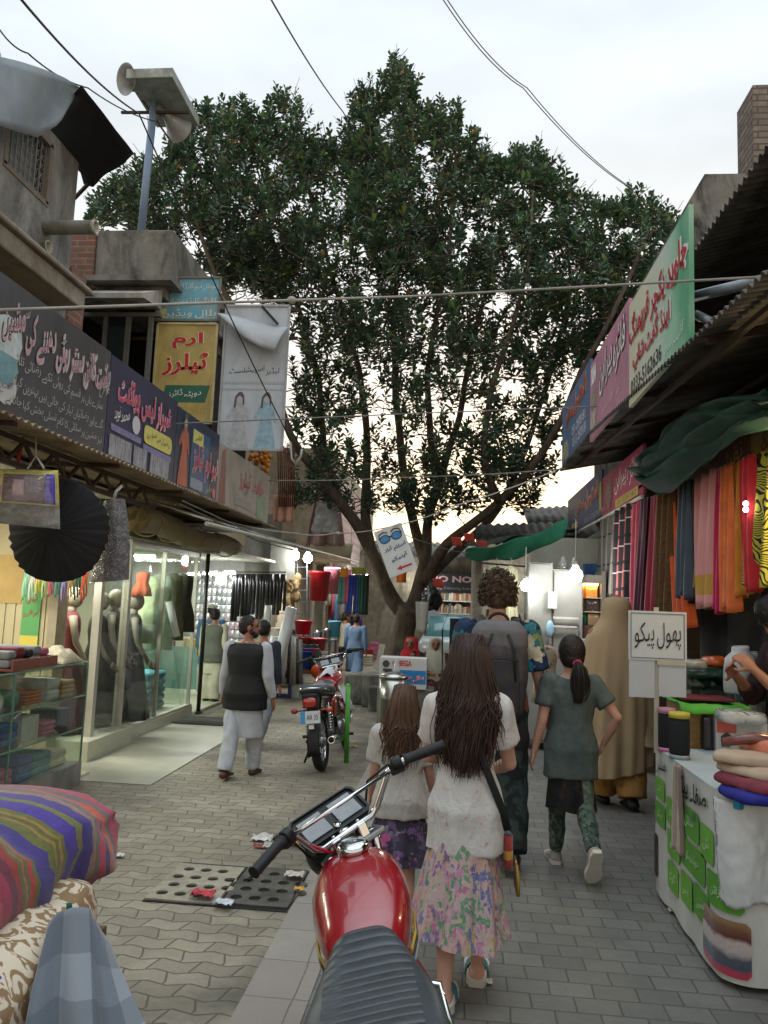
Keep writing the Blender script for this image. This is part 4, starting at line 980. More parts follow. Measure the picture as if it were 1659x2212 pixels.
for k, (u0, u1) in enumerate(((318, 322), (326, 330), (370, 368))): mb.tube([aY(u0, 250, 9.2), aY(u0 + 4, 290, 9.2), aY(u1, 345, 9.2)], .004, 4)
mb.build('loose_cable', mat('grey_cable', '#5c5a54', .7), t)
ORD = ['first', 'second', 'third', 'fourth', 'fifth', 'sixth', 'seventh', 'eighth', 'ninth', 'tenth', 'eleventh', 'twelfth', 'thirteenth']
def area_lamp(parent, c, sx, sy, e, col=(1, .97, .9), rot=(0, 0, 0)):
    L = bpy.data.lights.new('lamp_light', 'AREA'); L.shape = 'RECTANGLE'; L.size = sx; L.size_y = sy; L.energy = e; L.color = col
    o = bpy.data.objects.new('lamp_light', L); COL.objects.link(o); o.parent = parent; o.location = Vector(c) - ORG[parent.name]; o.rotation_euler = rot
def point_lamp(parent, c, r, e, col=(1, .95, .85)):
    L = bpy.data.lights.new('lamp_light', 'POINT'); L.shadow_soft_size = r; L.energy = e; L.color = col
    o = bpy.data.objects.new('lamp_light', L); COL.objects.link(o); o.parent = parent; o.location = Vector(c) - ORG[parent.name]
def tube_light(label, a, b, e, col=(.97, 1, .93), s=18):
    a, b = Vector(a), Vector(b); c = (a + b) / 2
    t = thing('tube_light', label, 'lamp', tuple(c), 0, 'tube lights in the left shops')
    mb = MB(); mb.tube([a, b], .016, 8); mb.build('tube', emis('tube_glow', col, s), t)
    mb = MB(); mb.bar(a + EZ * .035, b + EZ * .035, .05, .03); mb.build('batten', M_WHITEP, t)
    d = (b - a); area_lamp(t, c - EZ * .03, d.length if abs(d.x) > abs(d.y) else .05, d.length if abs(d.y) >= abs(d.x) else .05, e, col)
def bulb(label, c, r, e, s=30, col=(1, .98, .95), cord=.5, group='bare bulbs over the stalls'):
    c = Vector(c); t = thing('hanging_bulb', label, 'lamp', tuple(c), 0, group)
    mb = MB(); mb.lathe([(0, -r), (r * .6, -r * .8), (r, -r * .1), (r * .85, r * .5), (r * .45, r * 1.0), (r * .4, r * 1.2)], c, 16); mb.build('globe', emis('bulb_glow', col, s), t)
    mb = MB(); mb.lathe([(r * .42, r * 1.2), (r * .42, r * 1.9), (0, r * 2)], c, 12); mb.tube([c + EZ * r * 1.9, c + EZ * (r * 1.9 + cord)], .005, 5); mb.build('lamp_holder', mat('holder_white', '#b5b4ae', .5), t)
    point_lamp(t, c - EZ * (r * 1.5), r, e, col)

M_GLASS = glassy('shop_glass', (.91, .95, .92), .5, .01, .0, .02)
M_FILM = glassy('clear_film', (.93, .93, .93), 1.0, .13, .6, .08)
M_IVORY = mat('ivory_wall', '#b8ad8c', .75, var=.08, vs=2, stain=('#8d8161', 2.5, .3))
M_TILEF = mat('shop_floor_tile', '#b5b59f', .3, var=.08)
M_ALU = mat('aluminium_post', '#b9b6a8', .4, .2, var=.08)

t = thing('lace_shop_room', 'ivory panelled shop interior behind the glass counter', 'shop', (-4.8, 6, 0))
mb = MB(); mb.bx(-6.4, -3.97, 7.36, 7.44, 0, 2.6)
for k in range(14): mb.bx(-5.4 + k * .105, -5.4 + k * .105 + .09, 7.345, 7.36, 0, 1.9)
mb.build('panelled_wall', M_IVORY, t)
mb = MB(); mb.bx(-6.5, -6.4, 2.5, 7.44, 0, 2.66); mb.build('back_wall', M_IVORY, t)
mb = MB(); mb.bx(-6.4, -3.3, 2.5, 7.4, 2.60, 2.635); mb.build('shop_ceiling', mat('ceiling_white', '#b9b6a6', .8), t)
mb = MB(); mb.bx(-6.4, -3.3, 2.5, 7.0, -.05, .03); mb.build('shop_floor', M_TILEF, t)
mb = MB(); mb.bx(-3.99, -3.9, 7.3, 7.5, 0, 2.3); mb.build('corner_post', mat('corner_post', '#9d927b', .7), t)
mb = MB(); mb.bx(-4.62, -4.3, 7.335, 7.345, 1.52, 2.0); mb.build('tan_board', mat('tan_board', '#ad925c', .7, var=.1), t)
tube_light('white tube light on the far left ceiling behind the plastic bag', (-4.5, 6.1, 2.30), (-3.9, 6.15, 2.30), 12)
area_lamp(t, (-4.8, 5.4, 2.58), 1.2, 1.6, 40, (1, .95, .78))
t, a, b = facing('green and yellow poster with red script on the ivory wall', 38, 1262, 92, 1425, 7.325, mat('poster_green', '#5b9a5f', .6, var=.06), th=.005)
w_, h_ = b.x - a.x, b.z - a.z
patch(t, 'print_patch', (a.x + w_ / 2, a.y, a.z + h_ * .16), EX, EZ, w_, h_ * .32, mat('poster_yellow', '#c9bb55', .6, var=.05), .003)
fl(t, a, b, 'یہاں', .5, .8, .6, .13, RED_LET); fl(t, a, b, 'لیس ملتی ہے', .5, .62, .82, .13, RED_LET)
fl(t, a, b, 'شکریہ', .5, .16, .5, .07, mat('faint_mustard', '#a58c45', .6, var=0), off=.006)

CX0, CX1, CY0, CY1 = -3.85, -3.27, 4.3, 6.74
t = thing('glass_counter', 'glass display counter with goods on its shelves at the left edge', 'counter', (-3.5, 5.5, 0))
mb = MB(); mb.bx(CX0, CX1 + .01, CY0, CY1 + .01, 0, .17); mb.build('plinth', mat('plinth_grey', '#85847c', .6, stain=('#5c5a52', 4, .4)), t)
mb = MB()
mb.bx(CX1 - .006, CX1, CY0, CY1, .172, 1.02); mb.bx(CX0, CX1 - .007, CY1 - .006, CY1, .172, 1.02); mb.bx(CX0 + .05, CX1 - .01, CY0, CY1 - .01, .46, .468); mb.bx(CX0 + .05, CX1 - .01, CY0, CY1 - .01, .74, .748)
mb.bx(CX0, CX1, CY0, CY1, 1.022, 1.032); mb.build('glass_pane', M_GLASS, t)
mb = MB()
for x, y in ((CX1, CY1), (CX1, CY1 - 1.15)): mb.bx(x - .008, x + .006, y - .006, y + .006, .17, 1.03)
mb.bx(CX1 - .01, CX1 + .006, CY0, CY1, 1.033, 1.045); mb.bx(CX1 - .01, CX1 + .004, CY0, CY1, .46, .47); mb.bx(CX1 - .01, CX1 + .004, CY0, CY1, .74, .75); mb.build('frame', mat('edge_green', '#6f8f7e', .3, .2, var=.1), t)
mb = MB(); mb.bx(CX0 - .02, CX0 - .004, CY0, CY1, .17, 1.02); mb.build('back_panel', M_IVORY, t)
cols = {'white': '#bdbdb4', 'blue': '#3a5f92', 'mustard': '#a8802c', 'dark': '#23252a', 'green': '#4c7b66', 'pink': '#b05f78', 'orange': '#b86a30', 'grey': '#7e8286', 'teal': '#3b7d85', 'cream': '#b7ab8e', 'maroon': '#6a2a35'}
def folded(mb, x0, x1, y0, y1, z0, h, n=3):
    for k in range(n):
        za, zb = z0 + h * k / n + .002, z0 + h * (k + 1) / n
        mb.loft([[Vector((x0 + .5 * (x1 - x0) + (x1 - x0) / 2 * cx_ * s, y0 + .5 * (y1 - y0) + (y1 - y0) / 2 * cy_ * s, z)) for cx_, cy_ in ((-1, -.92), (-.92, -1), (.92, -1), (1, -.92), (1, .92), (.92, 1), (-.92, 1), (-1, .92))] for z, s in ((za, .93), (za + (zb - za) * .3, 1), (za + (zb - za) * .7, 1), (zb, .93))], True, False)
seq = ['mustard', 'white', 'orange', 'green', 'cream', 'blue', 'grey', 'teal', 'dark', 'pink', 'white', 'blue', 'green', 'grey', 'maroon', 'mustard', 'cream', 'teal', 'blue', 'pink', 'mustard', 'cream', 'dark', 'white']
i = 0
for zi, (z, nm) in enumerate(((.75, 'top'), (.47, 'middle'), (.172, 'bottom'))):
    y = CY1 - .1
    for k in range(8):
        wd = rnd.uniform(.16, .3); h = rnd.uniform(.09, .2); cn = seq[i]; i += 1
        mb = MB(); x1 = CX1 - .05 - rnd.uniform(0, .05); kind = rnd.choice(('folded cloth', 'box', 'roll'))
        if kind == 'folded cloth': folded(mb, x1 - .3, x1, y - wd, y, z + .001, h, rnd.choice((2, 3, 4)))
        elif kind == 'box': mb.bx(x1 - .25, x1, y - wd, y, z + .001, z + h)
        else:
            mb.tube([(x1 - .3, y - wd / 2, z + .075), (x1, y - wd / 2, z + .075)], .07, 14)
        simple('folded_cloth' if kind == 'folded cloth' else ('goods_box' if kind == 'box' else 'ribbon_roll'), mb, mat('goods_' + cn, cols[cn], .7, var=.2, vs=15), f'{cn} {kind} on the {nm} shelf of the glass counter, {ORD[k]} from its far end', kind.split()[-1], 'goods in the glass counter', .006)
        y -= wd + rnd.uniform(.01, .05)
t = thing('goods_tray', 'brown tray of dark folded cloths on the glass counter', 'tray', (-3.6, 6.0, 1.046))
mb = MB(); mb.bx(-3.8, -3.3, 5.6, 6.25, 1.047, 1.06); mb.bx(-3.32, -3.3, 5.6, 6.25, 1.06, 1.13); mb.bx(-3.8, -3.32, 6.23, 6.25, 1.06, 1.13); mb.build('tray_body', mat('tray_brown', '#7b4a3c', .6), t)
for k, c in enumerate(('grey', 'maroon', 'dark', 'grey', 'pink')):
    mb = MB(); folded(mb, -3.7, -3.36, 5.64 + k * .12, 5.74 + k * .12, 1.062, .13 + .02 * (k % 2), 2); simple('folded_cloth', mb, mat('goods_' + c, cols[c], .8, var=.2, vs=15), f'{c} folded cloth in the brown tray, {ORD[k]} from its near end', 'cloth', 'cloths in the brown tray', .01)
mb = MB(); mb.grid(lambda a, b: (-3.62 + .34 * (a - .0), 6.32 + .38 * b, 1.05 + .13 * max(0, math.sin(a * 3.14) * math.sin(b * 3.14)) ** .6 + .04 * fbm((a * 6, b * 6, 2)) * (math.sin(a * 3.14) * math.sin(b * 3.14))), 20, 20, True, .004)
simple('lace_pile', mb, mat('cream_lace', '#c3baa0', .85, var=.2, vs=30, bump=.6, bs=90), 'crumpled cream lace heap on the far end of the glass counter', 'lace')
mb = MB(); folded(mb, -3.15, -2.85, 4.35, 4.9, .0, .28, 3); simple('folded_cloth', mb, stripes('blue_stack', [(0, '#20324f'), (.3, '#2c5378'), (.45, '#9fb0b8'), (.55, '#1d2a40'), (.8, '#4d2326')], 2, 'Object', fs=(1, 1, 3.4)), 'stack of dark blue folded cloth with pale stripe before the glass counter', 'cloth', None, .02)
rc = ['mint', 'white', 'yellow', 'pale green', 'pink', 'teal', 'lilac', 'sand', 'bottle green', 'orange']
rh = ['#86bfa5', '#bfc0b6', '#c7b23a', '#9db77b', '#bb4f6c', '#2f8f83', '#8f7fb0', '#a58548', '#22513c', '#c4502a']
for k in range(10):
    u = 58 + k * 14; p = aY(u, 1225, 7.1); mb = MB(); L = rnd.uniform(.26, .36)
    for q in range(3):
        x = p.x + (q - 1) * .016
        mb.grid(lambda a, b, x=x, q=q: (x + (a - .5) * .016, p.y + .012 * math.sin(b * 7 + q) + .012 * q, p.z - b * L * (1 - .08 * q)), 1, 8, True, .002)
    simple('hanging_ribbon', mb, mat('ribbon_' + rc[k].replace(' ', '_'), rh[k], .5, var=.1), f'{rc[k]} ribbon hank below the black skirt, {ORD[k]} from the left end of the row', 'ribbon', 'ribbon hanks hung in a row')
p0, p1 = aY(50, 1222, 7.1), aY(192, 1222, 7.1); mb = MB(); mb.tube([p0, p1], .006, 6); simple('ribbon_rail', mb, M_STEELD, 'thin rail carrying the row of ribbon hanks', 'rail')

t = thing('dress_shop_room', 'glass fronted dress shop with white posts and raised tiled floor', 'shop', (-4.5, 9, 0))
mb = MB(); mb.bx(-6.5, -3.55, 7.46, 8.5, -.05, .2); mb.bx(-6.5, -3.66, 8.5, 10.8, -.05, .12); mb.build('shop_floor', M_TILEF, t, bevel=.006)
mb = MB(); mb.bx(-6.5, -6.4, 7.46, 10.8, .12, 2.6); mb.build('back_wall', mat('green_grey_wall', '#b4bba6', .7), t)
mb = MB(); mb.bx(-6.5, -3.5, 7.46, 10.9, 2.42, 2.46); mb.build('shop_ceiling', mat('ceiling_white', '#b9b6a6', .8), t)
mb = MB(); mb.bx(-6.4, -3.72, 10.8, 10.86, .12, 2.42); mb.build('glass_partition', M_GLASS, t)
for y in (7.75, 8.42): mb = MB(); mb.bx(-3.74, -3.66, y - .035, y + .035, .2, 2.42); mb.build('white_post', M_ALU, t)
mb = MB(); mb.bx(-3.705, -3.697, 7.79, 8.385, .2, 2.42); mb.bx(-3.705, -3.697, 8.457, 9.5, .125, 2.2); mb.bx(-3.76, -3.752, 9.4, 10.7, .125, 2.2); mb.build('glass_pane', M_GLASS, t)
mb = MB(); mb.bx(-3.74, -3.67, 8.457, 10.78, 2.2, 2.27); mb.bx(-3.74, -3.67, 8.457, 10.78, .121, .15)
for y in (9.5, 10.72): mb.bx(-3.73, -3.68, y - .012, y + .012, .15, 2.2)
mb.build('door_frame', M_ALU, t)
mb = MB(); mb.bx(-3.72, -3.5, 7.46, 10.9, 2.27, 2.42); mb.build('header', mat('header_olive', '#7d7a64', .7, stain=('#4f4c3c', 3, .5)), t)
tube_light('white tube light behind the purple plastic bag', (-4.3, 7.6, 1.98), (-3.85, 7.62, 1.98), 10)
tube_light('white tube light above the dress rail inside the glass shop', (-4.9, 10.4, 2.18), (-4.2, 10.4, 2.18), 48)
tube_light('white tube light in the middle of the dress shop ceiling', (-4.8, 8.6, 2.36), (-4.0, 8.6, 2.36), 48)
mb = MB(); mb.tube([(-3.62, 10.95, 0), (-3.62, 10.95, 2.4)], .03, 10); mb.tube([(-3.62, 10.95, 0), (-3.62, 10.95, .02)], .06, 10); simple('door_pole', mb, mat('black_pole', '#2b2b28', .5, .2), 'dark metal pole at the far corner of the glass shop', 'pole')
mb = MB(); mb.bx(-3.62, -2.95, 9.9, 10.5, .01, .022); simple('door_mat', mb, mat('mat_grey', '#3e3d39', .95, var=.2, vs=40, bump=.6, bs=200), 'dark grey doormat on the marble before the glass shop', 'mat')
t = board('dark tailor shop board with raised red latin letters over the glass doors', (-3.44, 9.75, 0), EY, 2.4, 2.28, 2.5, mat('vinyl_soot', '#33302f', .6, var=.3, stain=('#1d1a19', 3, .5)))
lettering(t, 'SANAM TAILORS', (-3.44, 9.9, 2.39), EY, EZ, 1.75, .13, mat('dull_red_letter', '#8c2f2f', .5, var=.1), False, bold=.03)
mb = MB(); n = 28
def reed(u, k):
    a = k * math.tau / n; y = 6.95 + u * 3.3; r = .15 + .008 * math.sin(a * 9 + u * 50) - .02 * u
    return Vector((-3.05 + r * math.cos(a), y, 2.36 + .03 * math.sin(u * 9) - .04 * u + r * .8 * math.sin(a)))
mb.loft([[reed(j / 40, k) for k in range(n)] for j in range(41)])
simple('reed_blind', mb, stripes('reed_straw', [(0, '#6b5d37'), (.35, '#8b7b4d'), (.6, '#544828'), (.8, '#7d6d42')], 1, 'Object', fs=(1, 34, 1), wob=.04, bump=.5), 'rolled straw blind tied up below the left awning', 'blind')
for k in range(5):
    mb = MB(); y = 7.3 + k * .65; mb.tube([(-3.05 + .165 * math.cos(a), y, 2.36 - .01 * k + .135 * math.sin(a)) for a in np.linspace(0, math.tau, 15)], .008, 5); simple('blind_cord', mb, mat('jute_cord', '#8a7b55', .9), f'jute cord tying the straw blind, {ORD[k]} from the near end', 'cord', 'cords round the straw blind')

def mannequin(label, x, y, z0, H, dress, rz=-1.2, arm=True, sleeve=None):
    t = thing('dress_mannequin', label, 'mannequin', (x, y, z0), 0, 'mannequins in the dress shop'); M = Matrix.Rotation(rz, 3, 'Z')
    def W(p): return Vector((x, y, z0)) + M @ Vector(p) * H
    pl = mat('mannequin_ivory', '#6f675a', .6, var=.05, spec=.3)
    mb = MB(); c = W((0, .01, .93)); mb.ball(c, (.055 * H, .065 * H, .075 * H), 14, 10, M); mb.tube([W((0, 0, .88)), W((0, 0, .80))], [.03 * H, .034 * H], 10)
    for s in (-1, 1):
        P = [W((s * .105, 0, .80)), W((s * .14, .01, .72)), W((s * .15, .03, .62)), W((s * .155, .08, .53)), W((s * .15, .12, .475))]
        mb.tube(P, [.03 * H, .026 * H, .022 * H, .018 * H, .014 * H], 9)
        h = P[-1]; dv = (P[-1] - P[-2]).normalized()
        mb.ball(h + dv * .03 * H, (.014 * H, .022 * H, .03 * H), 8, 6)
        for k in range(4): mb.tube([h + dv * .045 * H + M @ Vector((0, (k - 1.5) * .011 * H, 0)), h + dv * (.08 + .01 * (k in (1, 2))) * H + M @ Vector((0, (k - 1.5) * .012 * H, 0))], [.006 * H, .004 * H], 5)
        mb.tube([h + dv * .015 * H + M @ Vector((0, .015 * H, 0)), h + dv * .045 * H + M @ Vector((0, .035 * H, 0))], [.006 * H, .005 * H], 5)
    mb.build('figure', pl, t)
    mb = MB(); n = 36
    pr = [(.83, .05, .04), (.815, .10, .05), (.78, .115, .066), (.70, .10, .07), (.61, .078, .06), (.52, .105, .085), (.40, .125, .11), (.2, .155, .14), (.02, .19, .17)]
    mb.loft([[W((rx * math.cos(a) * (1 + (.09 * math.sin(a * 9 + z * 3) * max(0, .6 - z))), ry * math.sin(a) * (1 + (.09 * math.sin(a * 9 + z * 3) * max(0, .6 - z))), z)) for a in np.linspace(0, math.tau, n, False)] for z, rx, ry in pr])
    mb.build('dress', dress, t)
    mb = MB(); mb.tube([W((0, 0, .02)), W((0, 0, .0))], .1 * H, 14); mb.build('stand', M_STEELD, t)
blk_print = patches('black_dress_print', '#1c1c1e', ['#4b4a38', '#2f3b33', '#54503d'], 26, .3)
mannequin('mannequin in a maroon dress nearest the ivory wall', -4.06, 7.9, .2, 1.5, mat('maroon_dress', '#5c2026', .8, var=.3, vs=12, bump=.3), -1.0)
mannequin('mannequin in a dark olive dress behind the first white post', -4.0, 8.4, .2, 1.46, mat('olive_dress', '#35352a', .8, var=.3, vs=12, bump=.3), -1.2)
mannequin('mannequin in a black floor length dress with bare arm between the white posts', -3.92, 8.62, .2, 1.5, blk_print, -1.3)
mannequin('mannequin in a black gown just past the second white post', -3.95, 9.25, .12, 1.55, mat('black_gown', '#1d1e24', .7, var=.3, vs=12, bump=.3), -1.1)
def hung_garment(label, p, w, L, m, cat='dress', group='dresses hung in the glass shop', yaw=0, flare=1.25, name='hanging_dress'):
    p = Vector(p); X_ = Vector((math.cos(yaw), math.sin(yaw), 0)); Y_ = Vector((-math.sin(yaw), math.cos(yaw), 0)); mb = MB(); n = 26
    pr = [(0, .22, .02), (.05, .8, .035), (.2, .86, .05), (.45, .72, .06), (.7, .9 * flare, .07), (1, flare, .08)]
    mb.loft([[p + X_ * (math.cos(a) * w / 2 * s * (1 + .05 * math.sin(a * 7 + f * 4))) + Y_ * math.sin(a) * d * (1 + .3 * math.sin(a * 6) * f) - EZ * f * L for a in np.linspace(0, math.tau, n, False)] for f, s, d in pr])
    mb.tube([p + EZ * .1, p + EZ * .06 + X_ * .02, p + EZ * .02], .004, 5)
    return simple(name, mb, m, label, cat, group)
for k, (u, v, Y, c, nm, L) in enumerate(((325, 1245, 9.6, '#b5c39a', 'pale green', .85), (352, 1238, 9.9, '#9fb5a4', 'mint', 1.0), (310, 1235, 9.2, '#a34a2c', 'rust', .30), (375, 1238, 10.2, '#5c5a40', 'olive', .9), (398, 1240, 10.5, '#38392e', 'dark olive', .8))):
    hung_garment(f'{nm} dress hanging inside the glass shop', aY(u, v, Y), .2 if nm == 'rust' else .32, L, mat('dress_' + nm.replace(' ', '_'), c, .8, var=.25, vs=14, bump=.2))
mb = MB(); a_, b_ = aY(365, 1300, 9.7), aY(382, 1375, 9.7); mb.tube([a_, b_], .045, 12); simple('paper_roll', mb, mat('roll_white', '#c4c8c4', .5, var=.05), 'white roll leaning inside the glass shop', 'roll')
mb = MB(); folded(mb, -4.7, -3.95, 9.9, 10.5, .125, .5, 5); simple('cloth_stack', mb, mat('goods_teal', cols['teal'], .8, var=.3, vs=8), 'teal cloth stack on the floor of the glass shop', 'cloth', None, .01)

t = thing('packet_shop_room', 'brightly lit shop with wall of silver packets', 'shop', (-4.5, 12.5, 0))
mb = MB(); mb.bx(-6.5, -3.7, 14.1, 14.2, 0, 2.6); mb.build('back_wall', mat('grey_panel', '#9c9e9e', .6), t)
mb = MB(); mb.bx(-6.5, -3.65, 10.88, 14.1, -.05, .02); mb.build('shop_floor', M_TILEF, t)
mb = MB(); mb.bx(-6.5, -3.3, 10.9, 14.2, 2.3, 2.34); mb.build('shop_ceiling', mat('ceiling_white', '#b9b6a6', .8), t)
mb = MB(); mb.bx(-6.5, -6.4, 10.9, 14.1, 0, 2.3); mb.build('side_wall', M_IVORY, t)
mb = MB(); mb.bx(-3.9, -3.3, 13.9, 14.2, 2.06, 3.2); mb.bx(-3.4, -2.95, 13.8, 13.9, 2.0, 2.75); mb.build('sign_box', mat('grey_board', '#77776f', .7, stain=('#4e4d46', 3, .5)), t)
pk = []; p0 = None
shades = ['#b6b9bb', '#a3a7aa', '#c2c3c0', '#8f9396', '#b9a9ae', '#bdbd86']
proto = {}
for sname, ssh in zip(('silver', 'grey', 'white', 'steel', 'rosy', 'yellowish'), shades):
    mb = MB(); mb.grid(lambda a, b: ((a - .5) * .088, -.012 - .014 * math.sin(a * 3.14) * math.sin(b * 3.14), (b - .5) * .13), 4, 4); mb.bx(-.044, .044, -.011, 0, -.065, .065)
    proto[sname] = mb.build('silver_packet', mat('packet_' + sname, ssh, .25, .5, var=.35, vs=40, spec=.6), None, local=True); 
used = {}
for r_ in range(9):
    for c_ in range(17):
        sname = 'yellowish' if (c_ in (13, 14) and 3 < r_ < 7) else ('rosy' if 1 <= r_ <= 3 and rnd.random() < .5 else rnd.choice(('silver', 'grey', 'white', 'steel')))
        o = proto[sname] if sname not in used else proto[sname].copy()
        if sname in used: COL.objects.link(o)
        used[sname] = 1
        o.location = (-5.4 + c_ * .099, 14.085, .82 + r_ * .152); tag(o, f'{sname} shiny packet pinned on the bright shop wall', 'packet', f'{sname} packets on the bright shop wall')
for k, (u0, u1) in enumerate(((405, 430), (438, 470), (476, 508))):
    a_, b_ = aY(u0, 1240 - k * 1, 13.2), aY(u1, 1240 - k * 1, 13.2); tube_light(f'bright tube light over the packet wall, {ORD[k]} from the left', a_, b_, 5, (.97, 1, 1), 22)
bulb('round white bulb hanging before the packet wall', aY(478, 1252, 13.0), .09, 3, 22, (.98, 1, 1), .1)
t = thing('goods_shelf', 'counter stacked with green and white boxes at the foot of the packet wall', 'shelf', (-4.6, 13.5, 0))
mb = MB(); mb.bx(-5.6, -3.75, 13.4, 13.9, .02, .75); mb.build('counter', mat('teal_counter', '#5b8078', .5, var=.2, vs=9), t)
for k in range(9): mb = MB(); c = rnd.choice(list(cols.values())); mb.bx(-5.5 + k * .19, -5.34 + k * .19, 13.42, 13.7, .752, .752 + rnd.uniform(.06, .16)); mb.build('goods_box', mat('goods_c' + c[1:], c, .6, var=.2), t)

t = thing('quilt_bag', 'clear plastic bag with a picture card of a quilt hanging at the left edge', 'bag', tuple(aY(60, 1010, 4.45)))
def FQ(u, v, Y, dy=0): return aY(u, v, Y + dy)
P = [FQ(-30, 1012, 4.4), FQ(126, 1016, 4.6), FQ(130, 1143, 4.6), FQ(-30, 1128, 4.4)]
def bagf(side):
    def f(a, b):
        p = P[0].lerp(P[1], a).lerp(P[3].lerp(P[2], a), b); bul = math.sin(a * 3.14) * math.sin(b * 3.14)
        return p + Vector((.0, side * (.07 * max(0, bul) ** .7 + .012 * fbm(p * 9)), .0))
    return f
mb = MB(); mb.grid(bagf(.7), 12, 10, True, .002); mb.build('grey_filling', mat('grey_filling', '#6f6f6c', .8, var=.35, vs=16, bump=.6, bs=25), t)
mb = MB(); mb.grid(bagf(-1.0), 16, 14); mb.build('film', M_FILM, t)
pcs = [('#b7aa3f', .1, 1, 0, .63), ('#5b3038', .27, .86, .1, .6), ('#aa8d92', .42, .58, .2, .5), ('#4a3a98', .84, .96, .08, .6), ('#b24a74', .1, .26, .32, .5)]
for k, (c, a0, a1, b0, b1) in enumerate(pcs):
    mb = MB(); mb.grid(lambda a, b: Vector(bagf(-.84 - .03 * k)(a0 + (a1 - a0) * a, b0 + (b1 - b0) * b)), 6, 6, True, .001); mb.build('picture_card', mat('card_' + c[1:], c, .4, var=.15), t)
mb = MB(); mb.tube([FQ(60, 1012, 4.5), FQ(78, 985, 4.6), FQ(95, 1012, 4.5)], .008, 6); mb.tube([FQ(78, 988, 4.6), FQ(78, 920, 4.7)], .004, 5); mb.build('tie', mat('tie_plastic', '#9b9c98', .4), t)
t = thing('black_skirt', 'round black gathered skirt hanging like a disc under the awning', 'skirt', tuple(aY(127, 1040, 5.0)))
c = aY(127, 1147, 5.0); rr = (aY(236, 1147, 5.0) - c).length; mb = MB(); n = 72
def sk(f, k, s):
    a = k * math.tau / n; r = rr * f * (1 + .012 * math.sin(a * 5)); pl = .02 * math.sin(a * 30) * f
    return c + Vector((r * math.cos(a), s * (.10 * (1 - f * f)) + pl, r * .985 * math.sin(a)))
mb.loft([[sk(f, k, -1) for k in range(n)] for f in (.02, .2, .5, .8, .97, 1.0)] + [[sk(f, k, .6) for k in range(n)] for f in (.99, .7, .3, .02)])
mb.build('skirt_cloth', mat('black_velvet', '#14151a', .8, var=.3, vs=9), t)
mb = MB(); mb.tube([c + EZ * rr * .95, c + EZ * (rr + .12)], .006, 5); mb.build('hanging_loop', M_STEELD, t)
t = thing('sequin_cloth_bag', 'purple sequinned cloth in a clear plastic bag hanging beside the black skirt', 'bag', tuple(aY(245, 1070, 5.6)))
def sq(side, gr_=1.0):
    A_, B_, C__, D_ = aY(225, 1085, 5.6), aY(270, 1078, 5.6), aY(278 + 4 * (gr_ > 1), 1252 + 6 * (gr_ > 1), 5.6), aY(196 - 3 * (gr_ > 1), 1258 + 5 * (gr_ > 1), 5.6)
    def f(a, b):
        p = A_.lerp(B_, a).lerp(D_.lerp(C__, a), min(1, b * 1.0)); wv = (1 + .0 * b)
        return p + Vector((.02 * math.sin(b * 3.1) * (1 if a > .5 else -1), side * .07 * gr_ * max(0, math.sin(a * 3.14)) ** .6 + .008 * fbm(p * 14), 0))
    return f
g = NT('purple_sequin'); vo = g.vor(g.tc.outputs['Object'], 70); g.col(g.ramp(vo.outputs['Distance'], [(0, '#7e6775'), (.35, '#382a36'), (.8, '#1d161d')])); g.bump(vo.outputs['Distance'], .6, .01); seqm = g.fin(.35, .3, .6)
mb = MB(); mb.grid(sq(-1), 12, 20); mb.grid(sq(.7), 12, 20); mb.build('sequin_cloth', seqm, t)
mb = MB(); mb.grid(sq(-1.15, 1.06), 14, 20); mb.build('film', M_FILM, t)
mb = MB(); mb.tube([aY(247, 1080, 5.6), aY(250, 1062, 5.6), aY(262, 1050, 5.7)], .012, 7); mb.build('knot', mat('tie_plastic', '#9b9c98', .4), t)
mb = MB(); mb.grid(lambda a, b: aY(38 + 8 * a + 5 * math.sin(b * 5), 905 + 120 * b, 4.7 + .02 * math.sin(a * 6)), 4, 10, True, .003); simple('red_tie', mb, mat('red_cloth', '#8c1d1d', .8), 'red cloth strip tied on the truss', 'cloth')

mb = MB(); a_, b_ = aY(500, 1236, 13.3), aY(618, 1236, 13.3); mb.tube([a_, b_], .012, 7); simple('garment_rail', mb, M_STEELD, 'rail carrying the dark trousers', 'rail')
for k in range(9):
    u = 512 + k * 12.5 + rnd.uniform(-3, 3); p = aY(u, 1240, 13.3); L = rnd.uniform(.62, .86); mb = MB()
    for s in (-1, 1): mb.tube([p + Vector((s * .012, 0, 0)), p + Vector((s * .03, .01, -.2)), p + Vector((s * .032 + rnd.uniform(-.01, .01), .01, -L))], [(.045, .03), (.036, .022), (.027 + .01 * rnd.random(), .018)], 8)
    simple('hanging_trousers', mb, mat('black_leather', '#191a1c', .35, var=.3, vs=12, spec=.5), f'pair of black glossy trousers on the rail, {ORD[k]} from the left', 'trousers', 'black trousers on the rail')
def roll(label, u0, v0, u1, v1, Y, r, c, grp='white rolls leaning by the far left stall', name='plastic_roll', tip=.0):
    a_, b_ = aY(u0, v0, Y), aY(u1, v1, Y + tip); mb = MB(); mb.lathe([(r * .4, .004), (r, 0), (r, (b_ - a_).length), (r * .4, (b_ - a_).length - .004)], a_, 18, (b_ - a_)); simple(name, mb, mat('roll_' + c, c, .45, var=.08, vs=6, spec=.5), label, 'roll', grp)
roll('tall white roll leaning to the right', 588, 1480, 630, 1312, 12.4, .095, '#c3c4c6')
roll('white roll standing upright behind the pedestal', 577, 1350, 580, 1308, 12.7, .06, '#c6c8c8')
roll('white roll leaning beside the blue stool', 575, 1465, 598, 1375, 12.6, .10, '#b9babd')
roll('short white roll standing low among the leaning rolls', 604, 1480, 612, 1400, 12.65, .075, '#b2b2b0')
